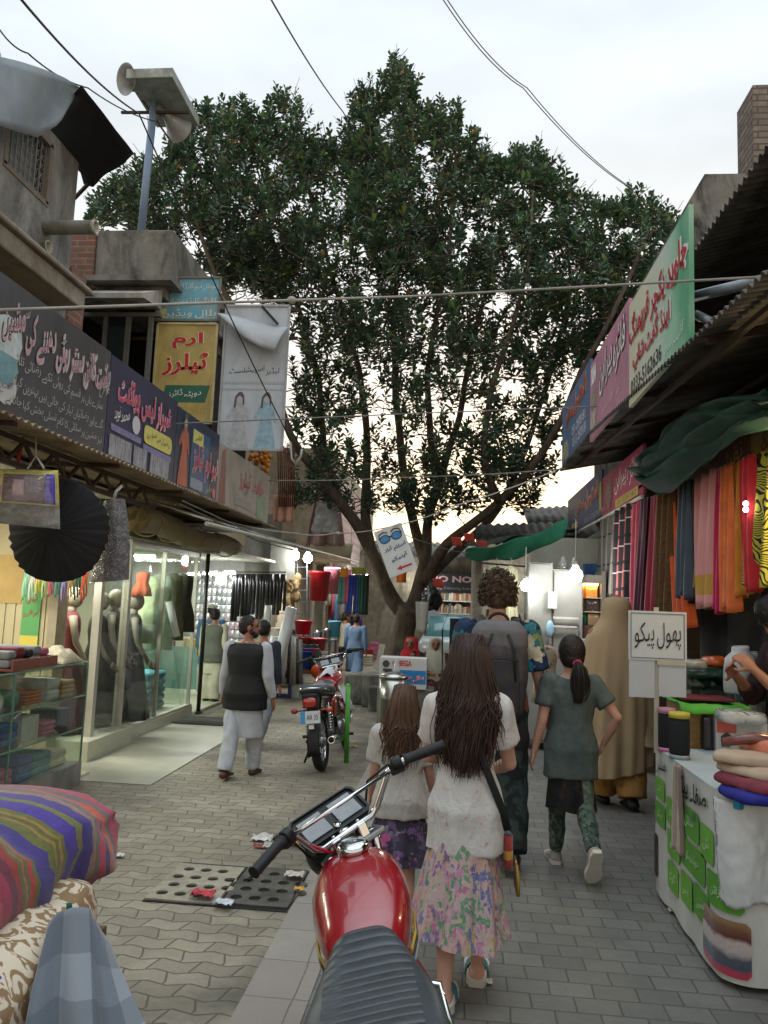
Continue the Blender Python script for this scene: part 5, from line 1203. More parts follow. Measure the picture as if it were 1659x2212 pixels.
for k, c in enumerate(('#2d2b2a', '#8f8a80', '#a39f97', '#3a3540', '#77736c')): roll(f'{("black", "beige", "pale grey", "plum", "taupe")[k]} cloth roll leaning beside the white rolls', 622 + k * 7, 1478, 628 + k * 5, 1370 + k * 3, 12.9, .035, c, 'dark and beige rolls by the stall', 'cloth_roll')
t = thing('stall_pedestal', 'cream pedestal with moulded top between the rolls and the vest man', 'pedestal', tuple(aY(570, 1480, 13)))
mb = MB(); p = aY(570, 1400, 13); mb.bx(p.x - .2, p.x + .22, 12.85, 13.2, 0, 1.05); mb.bx(p.x - .26, p.x + .28, 12.79, 13.26, 1.05, 1.1); mb.bx(p.x - .24, p.x + .26, 12.81, 13.24, 1.1, 1.16); mb.build('body', mat('pedestal_cream', '#b9b5a3', .6), t)
t = thing('plastic_stool', 'dark blue plastic stool lying with its hollow base towards us', 'stool', tuple(aY(603, 1510, 12.4))); p = aZ(604, 1508); z = .0; mb = MB()
def ring(y, s, i=1): return [Vector((p.x + sx * s, y, zz)) for sx, zz in ((-1, .0), (1, .0))]
w0, w1, h = .17, .13, .44; yy = p.y
for sx in (-1, 1): mb.hexa([(p.x + sx * w0 - .025, yy, 0), (p.x + sx * w0 + .025, yy, 0), (p.x + sx * w0 + .025, yy + .3, 0), (p.x + sx * w0 - .025, yy + .3, 0), (p.x + sx * w1 - .03, yy + .02, h - .02), (p.x + sx * w1 + .03, yy + .02, h - .02), (p.x + sx * w1 + .03, yy + .28, h - .02), (p.x + sx * w1 - .03, yy + .28, h - .02)])
mb.build('leg_frame', mat('blue_plastic', '#22306e', .4, var=.08, spec=.5), t); mb = MB(); mb.bx(p.x - w1 - .03, p.x + w1 + .03, yy + .01, yy + .29, h - .019, h + .02); mb.build('seat', mat('blue_plastic', '#22306e', .4, var=.08, spec=.5), t, bevel=.012)
mb = MB(); mb.bx(p.x - w0, p.x + w0, yy + .02, yy + .05, .0, .07); mb.bx(p.x - w1, p.x + w1, yy + .02, yy + .05, .33, .42); mb.build('front_panel', mat('blue_plastic', '#22306e', .4, var=.08, spec=.5), t)
def sack(label, p, w, h, m, name='white_sack', cat='sack', d=None):
    p = Vector(p); mb = MB(); d = d or w * .7; n = 22
    def f(a, z): 
        s = (1 - .25 * (z - .35) ** 2 * 2) * (1 if z < .86 else .62); q = Vector((math.cos(a) * w / 2 * s, math.sin(a) * d / 2 * s, z * h)); return p + q * (1 + .07 * fbm(q * 9 + p))
    mb.loft([[f(a, z) for a in np.linspace(0, math.tau, n, False)] for z in (0, .05, .2, .4, .6, .8, .9, .97, 1)]); return simple(name, mb, m, label, cat)
film_w = mat('white_polythene', '#b4b8ba', .35, var=.15, vs=12, bump=.8, bs=14, spec=.6)
sack('translucent white sack standing beside the blue stool', aZ(640, 1508), .28, .44, film_w)
def bucket(label, p, r, h, c, down=False, grp='plastic tubs and buckets at the far left stall', tiltv=(0, 0, 1), name='plastic_bucket'):
    t = thing(name, label, 'bucket', tuple(p), 0, grp); mb = MB()
    pr = [(r * .82, 0), (r * .97, h * .92), (r * 1.06, h * .93), (r * 1.06, h), (r * .97, h), (r * .9, h * .9), (r * .76, .02)]
    mb.lathe(pr, p, 22, tiltv); mb.build('tub', mat('plastic_' + c[1:], c, .3, var=.08, spec=.5), t)
    mb = MB(); q = Vector(p); ax = Vector(tiltv).normalized(); mb.tube([q + ax * h * .93 + Vector((math.cos(a) * r * 1.05, -.01, 0)) + ax * math.sin(a) * r * -.75 for a in np.linspace(0, math.pi, 11)], .006, 5); mb.build('handle', mat('wire_handle', '#77777a', .4, .5), t)
bucket('large red tub hanging upright over the far left stall', aY(688, 1298, 14.0), .2, .54, '#a3171f')
bucket('pink tub hanging behind the red tub', aY(716, 1283, 14.6), .15, .5, '#b9707f')
bucket('blue bucket on the low wooden stand', aY(660, 1443, 13.6), .12, .30, '#1b4fa8')
bucket('teal bucket beside the blue one', aY(675, 1443, 13.8), .13, .32, '#2d8580')
bucket('pink basin stacked on the buckets', aY(668, 1414, 13.7), .17, .12, '#b7648a')
bucket('green basin topping the bucket stack', aY(670, 1404, 13.75), .14, .1, '#2c8a71')
bucket('light blue tub on the wares table', aY(722, 1376, 14.6), .12, .30, '#4fa3bf')
bucket('red basin at the front of the wares heap', aY(656, 1400, 13.9), .13, .2, '#a8202a'); bucket('tall red tub at the back of the wares heap', aY(654, 1370, 14.1), .16, .25, '#9c1a26'); bucket('red bowl to the right of the wares heap', aY(684, 1405, 14.0), .17, .22, '#ab2430')
mb = MB(); q = aY(686, 1450, 13.3); mb.ball(q, .12, 18, 12); simple('orange_ball', mb, mat('orange_plastic', '#c4451a', .35, var=.08), 'orange ball beside the low wooden stand', 'ball')
t = thing('wooden_stand', 'low brown wooden stand under the buckets', 'stand', tuple(aZ(668, 1500))); mb = MB(); q = aY(668, 1446, 13.6); mb.bx(q.x - .26, q.x + .28, 13.4, 13.95, q.z - .06, q.z - .01); mb.build('top', wood('dark_wood', '#4a3023', '#6a4833'), t)
for sx in (-.22, .24):
    for yy in (13.45, 13.9): mb = MB(); mb.bx(q.x + sx - .02, q.x + sx + .02, yy - .02, yy + .02, 0, q.z - .06); mb.build('leg', wood('dark_wood', '#4a3023', '#6a4833'), t)
t = thing('wares_table', 'metal table with steel pots and glass jars at the far left stall', 'table', (-2.8, 14.8, 0)); mb = MB(); mb.bx(-3.35, -2.3, 14.4, 15.2, .88, .91); mb.build('top', M_GI, t)
mb = MB(); mb.bx(-3.35, -2.3, 14.4, 15.2, .45, .47); mb.build('shelf', M_GI, t)
for x in (-3.32, -2.33):
    for y in (14.43, 15.17): mb = MB(); mb.bx(x - .02, x + .02, y - .02, y + .02, 0, .88); mb.build('leg', M_GI, t)
steel = mat('steel_pot', '#a7a9a8', .2, .9, var=.1)
for k in range(6): mb = MB(); x = -3.28 + k * .17; r = .06 + .02 * (k % 3); mb.lathe([(r * .9, 0), (r, .02), (r, .12 + .05 * (k % 2)), (r * 1.08, .125 + .05 * (k % 2)), (r * .3, .16 + .05 * (k % 2)), (.01, .18 + .05 * (k % 2))], (x, 14.55, .912), 14); simple('steel_pot', mb, steel, f'small lidded steel pot on the wares table, {ORD[k]} from the left', 'pot', 'steel pots on the wares table')
for k, c in enumerate(('#b0392f', '#c07a2c', '#3a6a9a', '#b5a13a', '#8f2e55', '#c9c4b8')): mb = MB(); folded(mb, -3.3 + k * .165, -3.17 + k * .165, 14.42, 14.7, .472, .2 + .05 * (k % 2), 3); simple('plate_stack', mb, mat('ware_' + c[1:], c, .4, var=.15), f'{("brick red", "amber", "blue", "yellow", "purple", "cream")[k]} stack of wares on the lower shelf of the table', 'wares', 'stacks on the lower table shelf', .008)
t = thing('wire_rack', 'metal lattice rack with loops and hanging odds above the far left stall', 'rack', tuple(aY(640, 1290, 14.2))); mb = MB()
for u in (598, 620, 642, 663): mb.bar(aY(u, 1210, 14.2), aY(u, 1345, 14.2), .016)
for v in (1225, 1250, 1275, 1300, 1325): mb.bar(aY(596, v, 14.2), aY(664, v, 14.2), .012)
mb.build('lattice', M_GI, t)
mb = MB(); mb.tube([aY(618 + 10 * math.cos(a), 1222 + 16 * math.sin(a), 14.1) for a in np.linspace(0, math.tau, 16)], .01, 5); mb.build('red_loop', mat('red_plastic', '#a5242a', .4), t)
mb = MB(); q = aY(630, 1285, 13.9)
for k in range(16): s = Vector((rnd.uniform(-.14, .14), rnd.uniform(-.1, .1), rnd.uniform(-.32, .32))); mb.ball(q + s, (.07, .06, .1), 8, 6)
remeshed('jute_bundle', mb, mat('jute_tan', '#8a744f', .9, var=.4, vs=18, bump=.8, bs=50), .02, None, 1, (.02, 14, 14, 3), True, label='tan bundle of jute and baskets hanging by the wire rack', cat='bundle')
bulb('left one of two bright bulbs over the far left stall', aY(637, 1200, 13.6), .085, 4, 30, (1, 1, 1), .1); bulb('lower right one of two bright bulbs over the far left stall', aY(665, 1206, 13.5), .085, 4, 30, (.97, .98, 1), .1)
area_lamp(t, (-2.6, 14.6, 2.3), .8, .8, 36, (1, .97, .88))  # unseen area light with no lamp body, added to brighten the far left stalls
for k, (u, c, nm) in enumerate(((738, '#2f6d62', 'teal'), (748, '#8b4a58', 'dusty rose'), (760, '#22337c', 'royal blue'), (772, '#23386b', 'navy'), (783, '#1e4a38', 'bottle green'), (792, '#1e2a22', 'black green'))):
    p = aY(u, 1242, 16.5); L = .85 if k > 1 else .62; mb = MB(); mb.grid(lambda a, b: (p.x + (a - .5) * .13 + (.05 * b if k == 2 else 0) * -1, p.y + .03 * math.sin(a * 12 + k) + .01 * b, p.z - b * L), 8, 8, True, .006); simple('hanging_cloth', mb, mat('cloth_' + nm.replace(' ', '_'), c, .85, var=.2), f'{nm} cloth length hanging beyond the wares stall', 'cloth', 'cloth lengths beyond the wares stall')
p = aY(728, 1250, 16.6); mb = MB(); mb.grid(lambda a, b: (p.x + a * .3, p.y + .02 * math.sin(a * 9), p.z - b * .45), 8, 6, True, .004); simple('hanging_cloth', mb, patches('chevron_cloth', '#b7b4ac', ['#3c3a44', '#55525c'], 22, .3), 'white and black patterned cloth hanging beyond the wares stall', 'cloth')
for (u0, v0, u1, v1, Y, c, lb) in ((733, 1228, 752, 1246, 16.4, '#c47a1e', 'small orange cloth panel over the far stalls'), (856, 1230, 878, 1258, 15.6, '#c3631c', 'orange cloth hung behind the tree fork'), (760, 1226, 792, 1240, 16.7, '#84893c', 'olive cloth panel over the far stalls')):
    a_, b_ = aY(u0, v1, Y), aY(u1, v0, Y); mb = MB(); mb.grid(lambda a, b: (a_.x + (b_.x - a_.x) * a, Y + .02 * math.sin(a * 8), b_.z + (a_.z - b_.z) * b), 6, 4, True, .004); simple('hanging_cloth', mb, mat('panel_' + c[1:], c, .8, var=.15), lb, 'cloth')

t = thing('pink_blind_building', 'old building with pale pink bamboo blinds beyond the left stalls', 'building', (-4, 18, 0))
mb = MB(); mb.bx(-6.5, -3.35, 14.3, 26, 0, 2.5); mb.bx(-6.5, -2.9, 16.6, 26, 2.5, 5.0); mb.build('wall', mat('dim_plaster', '#a69b86', .9, var=.2, stain=('#55503f', 2, .5)), t)
mb = MB()
for k, (y0, y1) in enumerate(((16.7, 18.4), (18.5, 20.4), (20.5, 22.4))): mb.grid(lambda a, b: (-2.86 + .01 * math.sin(b * 60), y0 + (y1 - y0) * a, 4.6 - 2.0 * b), 6, 40, False, .01)
mb.build('bamboo_blind', stripes('pink_blind', [(0, '#a3857c'), (.5, '#b59a8f'), (.8, '#8f6f68')], 2, 'Object', fs=(1, 1, 14), wob=.03), t)
p = [aY(660, 1180, 15.8), aY(745, 1180, 15.8), aY(735, 1098, 15.8), aY(682, 1070, 15.8)]
mb = MB(); mb.grid(lambda a, b: p[0].lerp(p[1], a).lerp(p[3].lerp(p[2], a), b) + Vector((0, .05 * math.sin(a * 14), 0)), 24, 10, True, .01); mb.build('pink_screen', stripes('pink_screen', [(0, '#a98f88'), (.3, '#9d6f68'), (.38, '#b09a93'), (.8, '#a5827a')], 0, 'Object', fs=(3.2, 1, 1), wob=.05), t)
mb = MB(); p = aY(716, 1200, 15.9); mb.grid(lambda a, b: (p.x + (a - .5) * .9, p.y - .3 * math.sin(b * 1.5), p.z + .25 - .42 * b), 8, 6, True, .02); mb.build('beige_awning', mat('beige_canvas', '#a39676', .8), t)
t = thing('rod_bundle', 'bundle of rusty reinforcing rods rising under the white signboard', 'rods', tuple(aY(615, 1080, 11))); mb = MB()
for k in range(9): mb.tube([aY(604 + k * 4, 1095, 11.2), aY(600 + k * 4.4, 960 + rnd.uniform(-8, 8), 11.0)], .012, 5)
mb.build('rod', mat('rust_rod', '#5e3a28', .9, var=.3), t)
mb = MB(); mb.tube([aY(627, 955, 10.8), aY(630, 992, 10.8), aY(640, 1003, 10.8), aY(650, 985, 10.8), aY(652, 970, 10.8)], .018, 6); simple('bent_pipe', mb, mat('pvc_pipe', '#a8a69c', .6), 'bent white pipe beside the rod bundle', 'pipe')
mb = MB(); q = aY(566, 990, 10.2)
for k in range(34): mb.ball(q + Vector((rnd.gauss(0, .09), rnd.gauss(0, .06), rnd.gauss(0, .07))), .035, 7, 5, (rnd.random(), rnd.random(), 0))
simple('marigold_garland', mb, mat('marigold', '#b5701a', .8, var=.3, vs=30, bump=.5), 'orange marigold garland heap below the white signboard', 'garland')
mb = MB(); p = aY(592, 1068, 11.3); mb.grid(lambda a, b: (p.x + .32 * a, p.y + .03 * math.sin(a * 16), p.z - .42 * b), 16, 8, True, .005); simple('peach_cloth', mb, mat('peach_cloth', '#b58a76', .85, var=.12), 'peach cloth drying at the end of the left signboards', 'cloth')
q = aY(705, 1085, 13.6); mb = MB(); mb.grid(lambda a, b: q + Vector(((a - .5) * .36 * (1 + .3 * b) + .05 * fbm((a * 4, b * 4, 3)), .10 * fbm((a * 5, b * 5, 1)), -.55 * b)), 16, 16, True, .004); simple('white_tarp', mb, film_w, 'white plastic sheet caught beside the tree limb', 'tarp')

for k, c in enumerate(('#b0a890', '#8c2f3c', '#3f6a8c', '#b5793c', '#a89f9a', '#5a7a4a', '#b0567a', '#c0b48a', '#34507a', '#a8442f', '#b8b4ac', '#6a4a7a')):
    nm = ('cream', 'wine', 'sky blue', 'amber', 'silver', 'leaf green', 'rose', 'straw', 'denim', 'rust', 'white', 'violet')[k]; y = 16.4 + k * .55; mb = MB()
    mb.grid(lambda a, b: (-2.78 + .05 * math.sin(a * 14 + k), y + a * .42, 2.45 - (.9 + .3 * (k % 3)) * b), 10, 6, True, .005); simple('hanging_cloth', mb, mat('far_' + nm.replace(' ', '_'), c, .8, var=.2), f'{nm} cloth hung on the far left wall, {ORD[k]} from the near end', 'cloth', 'cloths hung along the far left wall')
for k, (x, y, z) in enumerate(((-2.5, 17.2, 2.3), (-2.4, 20.5, 2.3), (-1.2, 23.4, 2.45), (1.3, 21.4, 2.4))): bulb(f'small far bulb added to brighten the end of the lane, {ORD[k]} from the near left', (x, y, z), .06, 18, 30, (1, .97, .9), .15)  # made up bulbs, added to brighten the dark end of the lane

for k in range(26):
    c = rnd.choice(('#a8323a', '#b5a08a', '#3f5f8c', '#b5803c', '#8c8a86', '#4f7a52', '#a85a7a', '#c0b8a0', '#2f3a52')); x, y = -2.95 + rnd.uniform(0, .7), 15.6 + k * .3; h = rnd.uniform(.12, .5); w_ = rnd.uniform(.1, .22); mb = MB()
    if k % 3: folded(mb, x - w_, x + w_, y - .12, y + .12, 0, h, 4)
    else: mb.lathe([(w_ * .8, 0), (w_, h * .9), (w_ * 1.05, h), (w_ * .9, h), (w_ * .7, .03)], (x, y, 0), 14)
    simple('wares_pile' if k % 3 else 'plastic_tub', mb, mat('heap_' + c[1:], c, .6, var=.25), 'small heap of wares on the ground along the far left stalls' if k % 3 else 'small open tub on the ground along the far left stalls', 'wares' if k % 3 else 'tub', 'heaps along the far left stalls' if k % 3 else 'tubs along the far left stalls')
t = thing('street_end_building', 'dim row of shops closing the far end of the street behind the tree', 'building', (0, 26, 0))
M_DIM = mat('dim_wall', '#958d7c', .9, var=.25, stain=('#45413a', 2, .6))
mb = MB(); mb.bx(-8, -.9, 24, 28, 0, 3.4); mb.bx(.75, 9, 22, 28, 0, 3.6); mb.bx(-.9, .75, 24.5, 28, 2.55, 3.5); mb.bx(-.9, .75, 26.5, 28, 0, 2.55); mb.build('wall', M_DIM, t)
mb = MB(); corr(mb, (-6, 22.6, 3.0), (-6, 25, 3.6), (7, 22.6, 3.1), (7, 25, 3.7), .2, .03, 2); mb.build('roof_sheet', M_GIDARK, t)
mb = MB()
for k in range(5): mb.bx(-.85 + k * 0, .7, 26.1, 26.4, .5 + k * .42, .53 + k * .42)
mb.build('book_shelf', M_WHITEP, t)
mb = MB()
for k in range(4):
    x = -.82
    while x < .64:
        wd = rnd.uniform(.03, .06); mb.cur = rnd.randrange(5); mb.bx(x, x + wd * .9, 26.15, 26.35, .535 + k * .42, .535 + k * .42 + rnd.uniform(.2, .34)); x += wd
mb.build('books', [mat('book_' + c[1:], c, .6) for c in ('#a09a8c', '#8b4a34', '#b7b0a0', '#6e6257', '#9c7d56')], t)
area_lamp(t, (-.1, 25.4, 2.5), 1.2, .6, 14, (.95, 1, 1))
t = board('dark bookbinding shop board with pale latin letters at the end of the street', (-.02, 23.9, 0), EX, 1.75, 2.02, 2.62, mat('vinyl_slate', '#3a3d42', .6, var=.15))
lettering(t, 'IO NOI', (-.05, 23.9, 2.44), EX, EZ, 1.2, .2, LPINK, False, bold=.04); lettering(t, 'Binding, Embossing, Embroidery', (-.02, 23.9, 2.15), EX, EZ, 1.55, .1, LGREY, False)
mb = MB(); a_, b_ = aY(905, 1285, 20), aY(948, 1345, 20); mb.bx(a_.x, b_.x, 20, 20.4, 1.2, a_.z); simple('grey_tarp_box', mb, film_w, 'pale wrapped crate stack behind the tree', 'crates', None, .03)

t = thing('back_shop_room', 'pale walled shop with cabinets and lit shelf behind the walkers', 'shop', (1.9, 11, 0))
mb = MB(); mb.bx(1.1, 3.4, 11.6, 11.7, 0, 2.72); mb.build('back_wall', mat('white_panel_wall', '#b9b8ab', .6, var=.08, stain=('#86846f', 3, .3)), t)
mb = MB(); mb.bx(3.3, 3.4, 8.7, 11.6, 0, 2.74); mb.build('side_wall', mat('white_panel_wall', '#b9b8ab', .6, var=.08, stain=('#86846f', 3, .3)), t)
mb = MB(); corr(mb, (1.98, 8.7, 2.80), (3.4, 8.7, 2.8), (1.98, 13, 2.75), (3.4, 13, 2.75), .2, .01, 3); mb.build('ceiling_sheet', mat('pale_panel', '#b2b1a4', .6, var=.12), t)
mb = MB()
for x in (2.1, 2.5): mb.bar((x, 8.8, 2.76), (x, 11.5, 2.71), .03)
mb.build('ceiling_batten', mat('grey_frame', '#5d5c58', .8), t)
cab = mat('cabinet_grey', '#8f9088', .45, var=.07, stain=('#6d6c62', 3, .35))
t = thing('steel_cabinet', 'tall grey steel cupboard with two doors beside the bare bulbs', 'cabinet', (1.2, 9.6, 0))
a_, b_ = aY(1143, 1214, 9.5), aY(1196, 1214, 9.5); c_ = aY(1262, 1224, 9.5)
mb = MB(); mb.bx(a_.x, b_.x - .006, 9.54, 10.1, .08, a_.z); mb.bx(b_.x, c_.x, 9.58, 10.1, .08, c_.z - .04); mb.build('carcass', cab, t)
for x0_, x1_, z_, y_ in ((a_.x + .01, b_.x - .02, a_.z - .02, 9.515), (b_.x + .012, c_.x - .01, c_.z - .06, 9.555)):
    mb = MB(); mb.bx(x0_, x1_, y_, y_ + .022, .12, z_); d = mb.build('door', cab, t, bevel=.004)
    mb = MB(); mb.bx(x1_ - .05, x1_ - .035, y_ - .03, y_ - .001, 1.25, 1.42); mb.build('handle', M_GI, d)
t = thing('wall_bracket', 'white plastic bracket with a blue packet on the grey cupboard door', 'bracket', tuple(aY(1190, 1340, 9.4))); mb = MB(); q = aY(1192, 1300, 9.45); mb.bx(q.x - .04, q.x + .06, 9.44, 9.5, q.z - .08, q.z + .12); mb.bx(q.x + .02, q.x + .32, 9.46, 9.49, q.z - .2, q.z - .175); mb.bx(q.x + .02, q.x + .3, 9.46, 9.49, q.z - .3, q.z - .28)
mb.build('body', M_WHITEP, t); mb = MB(); mb.ball((q.x - .02, 9.42, q.z - .32), (.045, .02, .10), 12, 8); mb.build('packet', mat('sky_packet', '#8db3c6', .35, var=.15, spec=.6), t)
for k, x in enumerate((1.32, 1.46)):
    mb = MB(); mb.lathe([(.05, 0), (.055, .02), (.055, .1), (.03, .13), (.03, .16), (.0, .17)], (x, 9.8, c_.z - .035), 12); simple('clear_jar', mb, glassy('jar_glass', (.9, .92, .9), .9, .05, 0, .15), ('left' if k == 0 else 'right') + ' one of two clear jars on top of the grey cupboard', 'jar', 'jars on the grey cupboard')
t = thing('lit_shelf', 'orange lit cabinet with boxed cloths and a brown base', 'shelf', (1.7, 9.9, 0)); a_, b_ = aY(1240, 1258, 9.7), aY(1299, 1352, 9.7)
mb = MB(); mb.bx(a_.x - .05, a_.x, 9.7, 10.15, 0, a_.z + .15); mb.bx(b_.x, b_.x + .05, 9.7, 10.15, 0, a_.z + .15); mb.bx(a_.x, b_.x, 10.1, 10.15, 0, a_.z + .1); mb.bx(a_.x, b_.x, 9.7, 10.1, a_.z, a_.z + .1)
mb.build('case', mat('case_grey', '#706a60', .6), t); mb = MB(); mb.bx(a_.x, b_.x, 9.71, 10.1, 0, b_.z); mb.build('base', wood('case_wood', '#4b3226', '#5f4334'), t)
mb = MB(); zs = [b_.z + (a_.z - b_.z) * f for f in (.0, .33, .66)]
for z in zs[1:]: mb.bx(a_.x, b_.x, 9.73, 10.1, z - .012, z)
mb.build('board', mat('shelf_board', '#b5a684', .5), t)
w_ = (b_.x - a_.x)
for k, (f0, f1, zi, c, h, lb) in enumerate(((.02, .42, 2, '#c27a12', .17, 'orange'), (.5, .9, 2, '#b97c3a', .17, 'tan'), (.03, .45, 1, '#6b5a2c', .16, 'olive gold'), (.5, .95, 1, '#3b3230', .15, 'dark brown'), (.03, .5, 0, '#1f6b4c', .15, 'green'), (.56, .95, 0, '#8c7350', .15, 'beige'))):
    mb = MB(); mb.bx(a_.x + w_ * f0, a_.x + w_ * f1, 9.78, 9.95, zs[zi] + .002, zs[zi] + h); simple('boxed_cloth', mb, patches('boxed_' + lb.replace(' ', '_'), c, ['#c9bda0', '#7a4428', c], 24, .25), f'{lb} boxed cloth on the {("bottom", "middle", "top")[zi]} shelf of the orange lit cabinet', 'box', 'boxes in the lit cabinet', .006)
t2 = thing('cabinet_lamp', 'warm strip lamp inside the orange lit cabinet', 'lamp', (a_.x + w_ / 2, 9.85, a_.z - .02)); mb = MB(); mb.bx(a_.x + .03, b_.x - .03, 9.76, 9.8, a_.z - .03, a_.z - .005); mb.build('strip', emis('warm_strip', (1, .62, .18), 8), t2); area_lamp(t2, (a_.x + w_ / 2, 9.8, a_.z - .04), w_ * .8, .08, 2.2, (1, .6, .2))
bulb('large white bulb hanging before the grey cupboard', aY(1243, 1243, 9.1), .082, 6, 30, (1, 1, 1), .5); bulb('smaller white bulb hanging beside the cream curtain', aY(1135, 1266, 9.4), .062, 4, 26, (.96, .97, 1), .35)
mb = MB(); a_ = aY(1264, 1232, 10.4); mb.bx(a_.x, a_.x + .25, 10.4, 10.6, a_.z - .06, a_.z + .09); simple('blue_carton', mb, mat('carton_blue', '#20548c', .5, var=.3, vs=9), 'blue carton hung under the pale ceiling', 'carton', None, .006)
hung_garment('cream long garment on a white hanger next to the small bulb', aY(1103, 1222, 9.8), .22, .95, stripes('cream_cloth', [(0, '#bcb792'), (.5, '#a9a37c'), (.8, '#c5c09d')], 0, 'Object', fs=(11, 1, 1)), 'garment', None, 0, 1.15)
hung_garment('pale curtain length behind the curly haired man', aY(1072, 1222, 10.2), .28, 1.1, mat('pale_curtain', '#b7b48f', .8, var=.15), 'curtain', None, 0, 1.1, 'hanging_curtain')
mb = MB(); a_, b_ = aY(1040, 1216, 10), aY(1142, 1238, 10); mb.tube([a_, Vector((b_.x, 10, a_.z - .03))], .012, 6); simple('garment_rail', mb, M_STEELD, 'rail carrying the cream garment beside the cupboard', 'rail')
t = thing('shade_cloth', 'green shade cloth strip sagging from the tree to the right awning', 'cloth', tuple(aY(1120, 1180, 10.6))); mb = MB()
def shade(a, b):
    p = aY(1005, 1193, 11.4).lerp(aY(1228, 1135, 9.9), a); p.z -= .30 * 4 * a * (1 - a) * .42; wd = .10 + .14 * math.sin(a * 2.6)
    return p + Vector((0, .35 * b, (.5 - b) * wd + .02 * math.sin(a * 15 + b * 3)))
mb.grid(shade, 30, 8, True, .004); mb.build('strip', mat('shade_green', '#2f7f63', .8, var=.2, vs=8), t)
t = thing('rear_tin_roofs', 'patchwork of tin roofs and tarpaulin behind the green shade cloth', 'roof', (2, 14, 2.8)); mb = MB()
corr(mb, (.3, 12.6, 2.65), (.3, 13.8, 3.1), (3.6, 12.6, 2.9), (3.6, 13.8, 3.3), .15, .02, 2); corr(mb, (1.3, 14.5, 3.2), (1.3, 16, 3.7), (4, 14.5, 3.4), (4, 16, 3.9), .15, .02, 2); mb.build('tin_sheet', M_GIDARK, t)
quadgrid((.1, 12.2, 2.6), (1.9, 12.2, 2.95), (2.0, 12.9, 3.0), (.2, 13.0, 2.7), 14, 8, .08, .006).build('tarpaulin', mat('dark_tarp', '#39403d', .6, var=.3, bump=.5, bs=12), t)
quadgrid((1.0, 14, 3.0), (2.2, 14, 3.15), (2.2, 14.6, 3.3), (1.0, 14.6, 3.15), 10, 6, .06, .006).build('green_sheet', mat('sheet_green', '#2d8a6b', .7, var=.2), t)
mb = MB(); mb.bx(.3, .4, 12.7, 16, 0, 2.7); mb.bx(3.4, 3.5, 11.3, 22, 0, 3.2); mb.build('side_wall', M_DIM, t)
for k, (u, v) in enumerate(((985, 1160), (1012, 1152), (1040, 1168), (945, 1250))):
    mb = MB(); p = aY(u, v, 12.2); mb.grid(lambda a, b: (p.x + (a - .5) * .16 + .03 * b, p.y + .02 * math.sin(a * 5), p.z - .14 * b), 5, 5, True, .003); simple('red_rag', mb, mat('rag_red', '#a8392f', .8, var=.2), f'red rag hanging in the branches, {ORD[k]} from the top', 'cloth', 'red rags in the branches')
mb = MB(); p = aY(933, 1285, 12.9)
mb.lathe([(.0, -.26), (.1, -.24), (.16, -.12), (.15, .02), (.08, .14), (.04, .2), (.07, .25)], p, 18)
remeshed('black_bag', mb, mat('black_polythene', '#14191a', .4, var=.2, spec=.5), .025, None, 2, (.05, 9, 7, 5), True, label='black plastic bag tied to the tree trunk', cat='bag')
mb = MB(); p = aY(912, 1300, 12.7); mb.grid(lambda a, b: (p.x + (a - .5) * .22 * (1 - .3 * b), p.y + .02 * math.sin(a * 7), p.z - .5 * b), 6, 8, True, .003); simple('white_rag', mb, mat('rag_white', '#a9a8a0', .8, var=.15), 'white cloth hanging on the tree trunk below the sign', 'cloth')

t = thing('auto_rickshaw', 'black hooded three wheeler parked beyond the seated women', 'rickshaw', (.25, 13.6, 0)); y0 = 12.9; M_HOOD = mat('hood_black', '#1a1b1c', .6, var=.2)
t.location = (.15, 12.9, 0); ORG[t.name] = Vector((.15, 12.9, 0))
mb = MB(); P = []
for y in (11.35, 11.6, 12.4, 12.55): P.append([Vector((x, y, z)) for x, z in ((-.28, .55), (-.3, 1.35), (-.22, 1.58), (0, 1.63), (.45, 1.63), (.67, 1.58), (.75, 1.35), (.73, .55))])
mb.loft(P[:], False); mb.build('hood', M_HOOD, t); mb = MB(); mb.bx(-.28, .73, 11.4, 12.5, .28, .56); mb.build('body', mat('rickshaw_body', '#6d706c', .4, var=.1), t, bevel=.03)
mb = MB(); mb.bx(-.2, .65, 11.36, 11.39, .6, 1.5); mb.build('rear_shade_panel', mat('hood_shade', '#0e0e0f', .9), t)  # near black panel, the shade inside the hood put into its colour
for x in (-.22, .66): mb = MB(); mb.lathe([(.12, 0), (.2, .01), (.21, .05), (.2, .09), (.12, .1)], (x - .05, 11.6, .21), 18, (1, 0, 0)); mb.build('wheel', mat('tyre_rubber', '#191919', .8), t)
t.location += Vector((.13, -1.5, 0))
t = thing('parked_car', 'small pale teal car front seen beyond the women', 'car', (-.1, 19, 0)); mb = MB()
for sec in [[(-.75, .3), (-.78, .7), (-.7, .82), (.7, .82), (.78, .7), (.75, .3)]]: mb.loft([[Vector((x * s - .1, y, z * (1 if y < 19.9 else 1.0) + dz)) for x, z in sec] for y, s, dz in ((18.4, .92, -.04), (18.6, 1, 0), (19.6, 1, .06), (21.8, 1, .06), (22.0, .95, .0))])
mb.build('body', mat('car_pale', '#a9b3b0', .3, var=.05, coat=.5), t); mb = MB(); mb.loft([[Vector((x * s - .1, y, z)) for x, z in ((-.68, z0), (-.58, z1), (.58, z1), (.68, z0))] for y, s, z0, z1 in ((19.4, 1, .86, .9), (19.95, .95, .87, 1.35), (21.2, .95, .87, 1.4), (21.8, 1, .86, .95))]); mb.build('cabin', mat('car_glass', '#4f7a7c', .1, var=.1, spec=.7), t)
for x in (-.62, .42): mb = MB(); mb.ball((x, 18.42, .6), (.13, .04, .09), 10, 7); mb.build('headlight', mat('lamp_glass', '#c8cccc', .1, var=0), t)

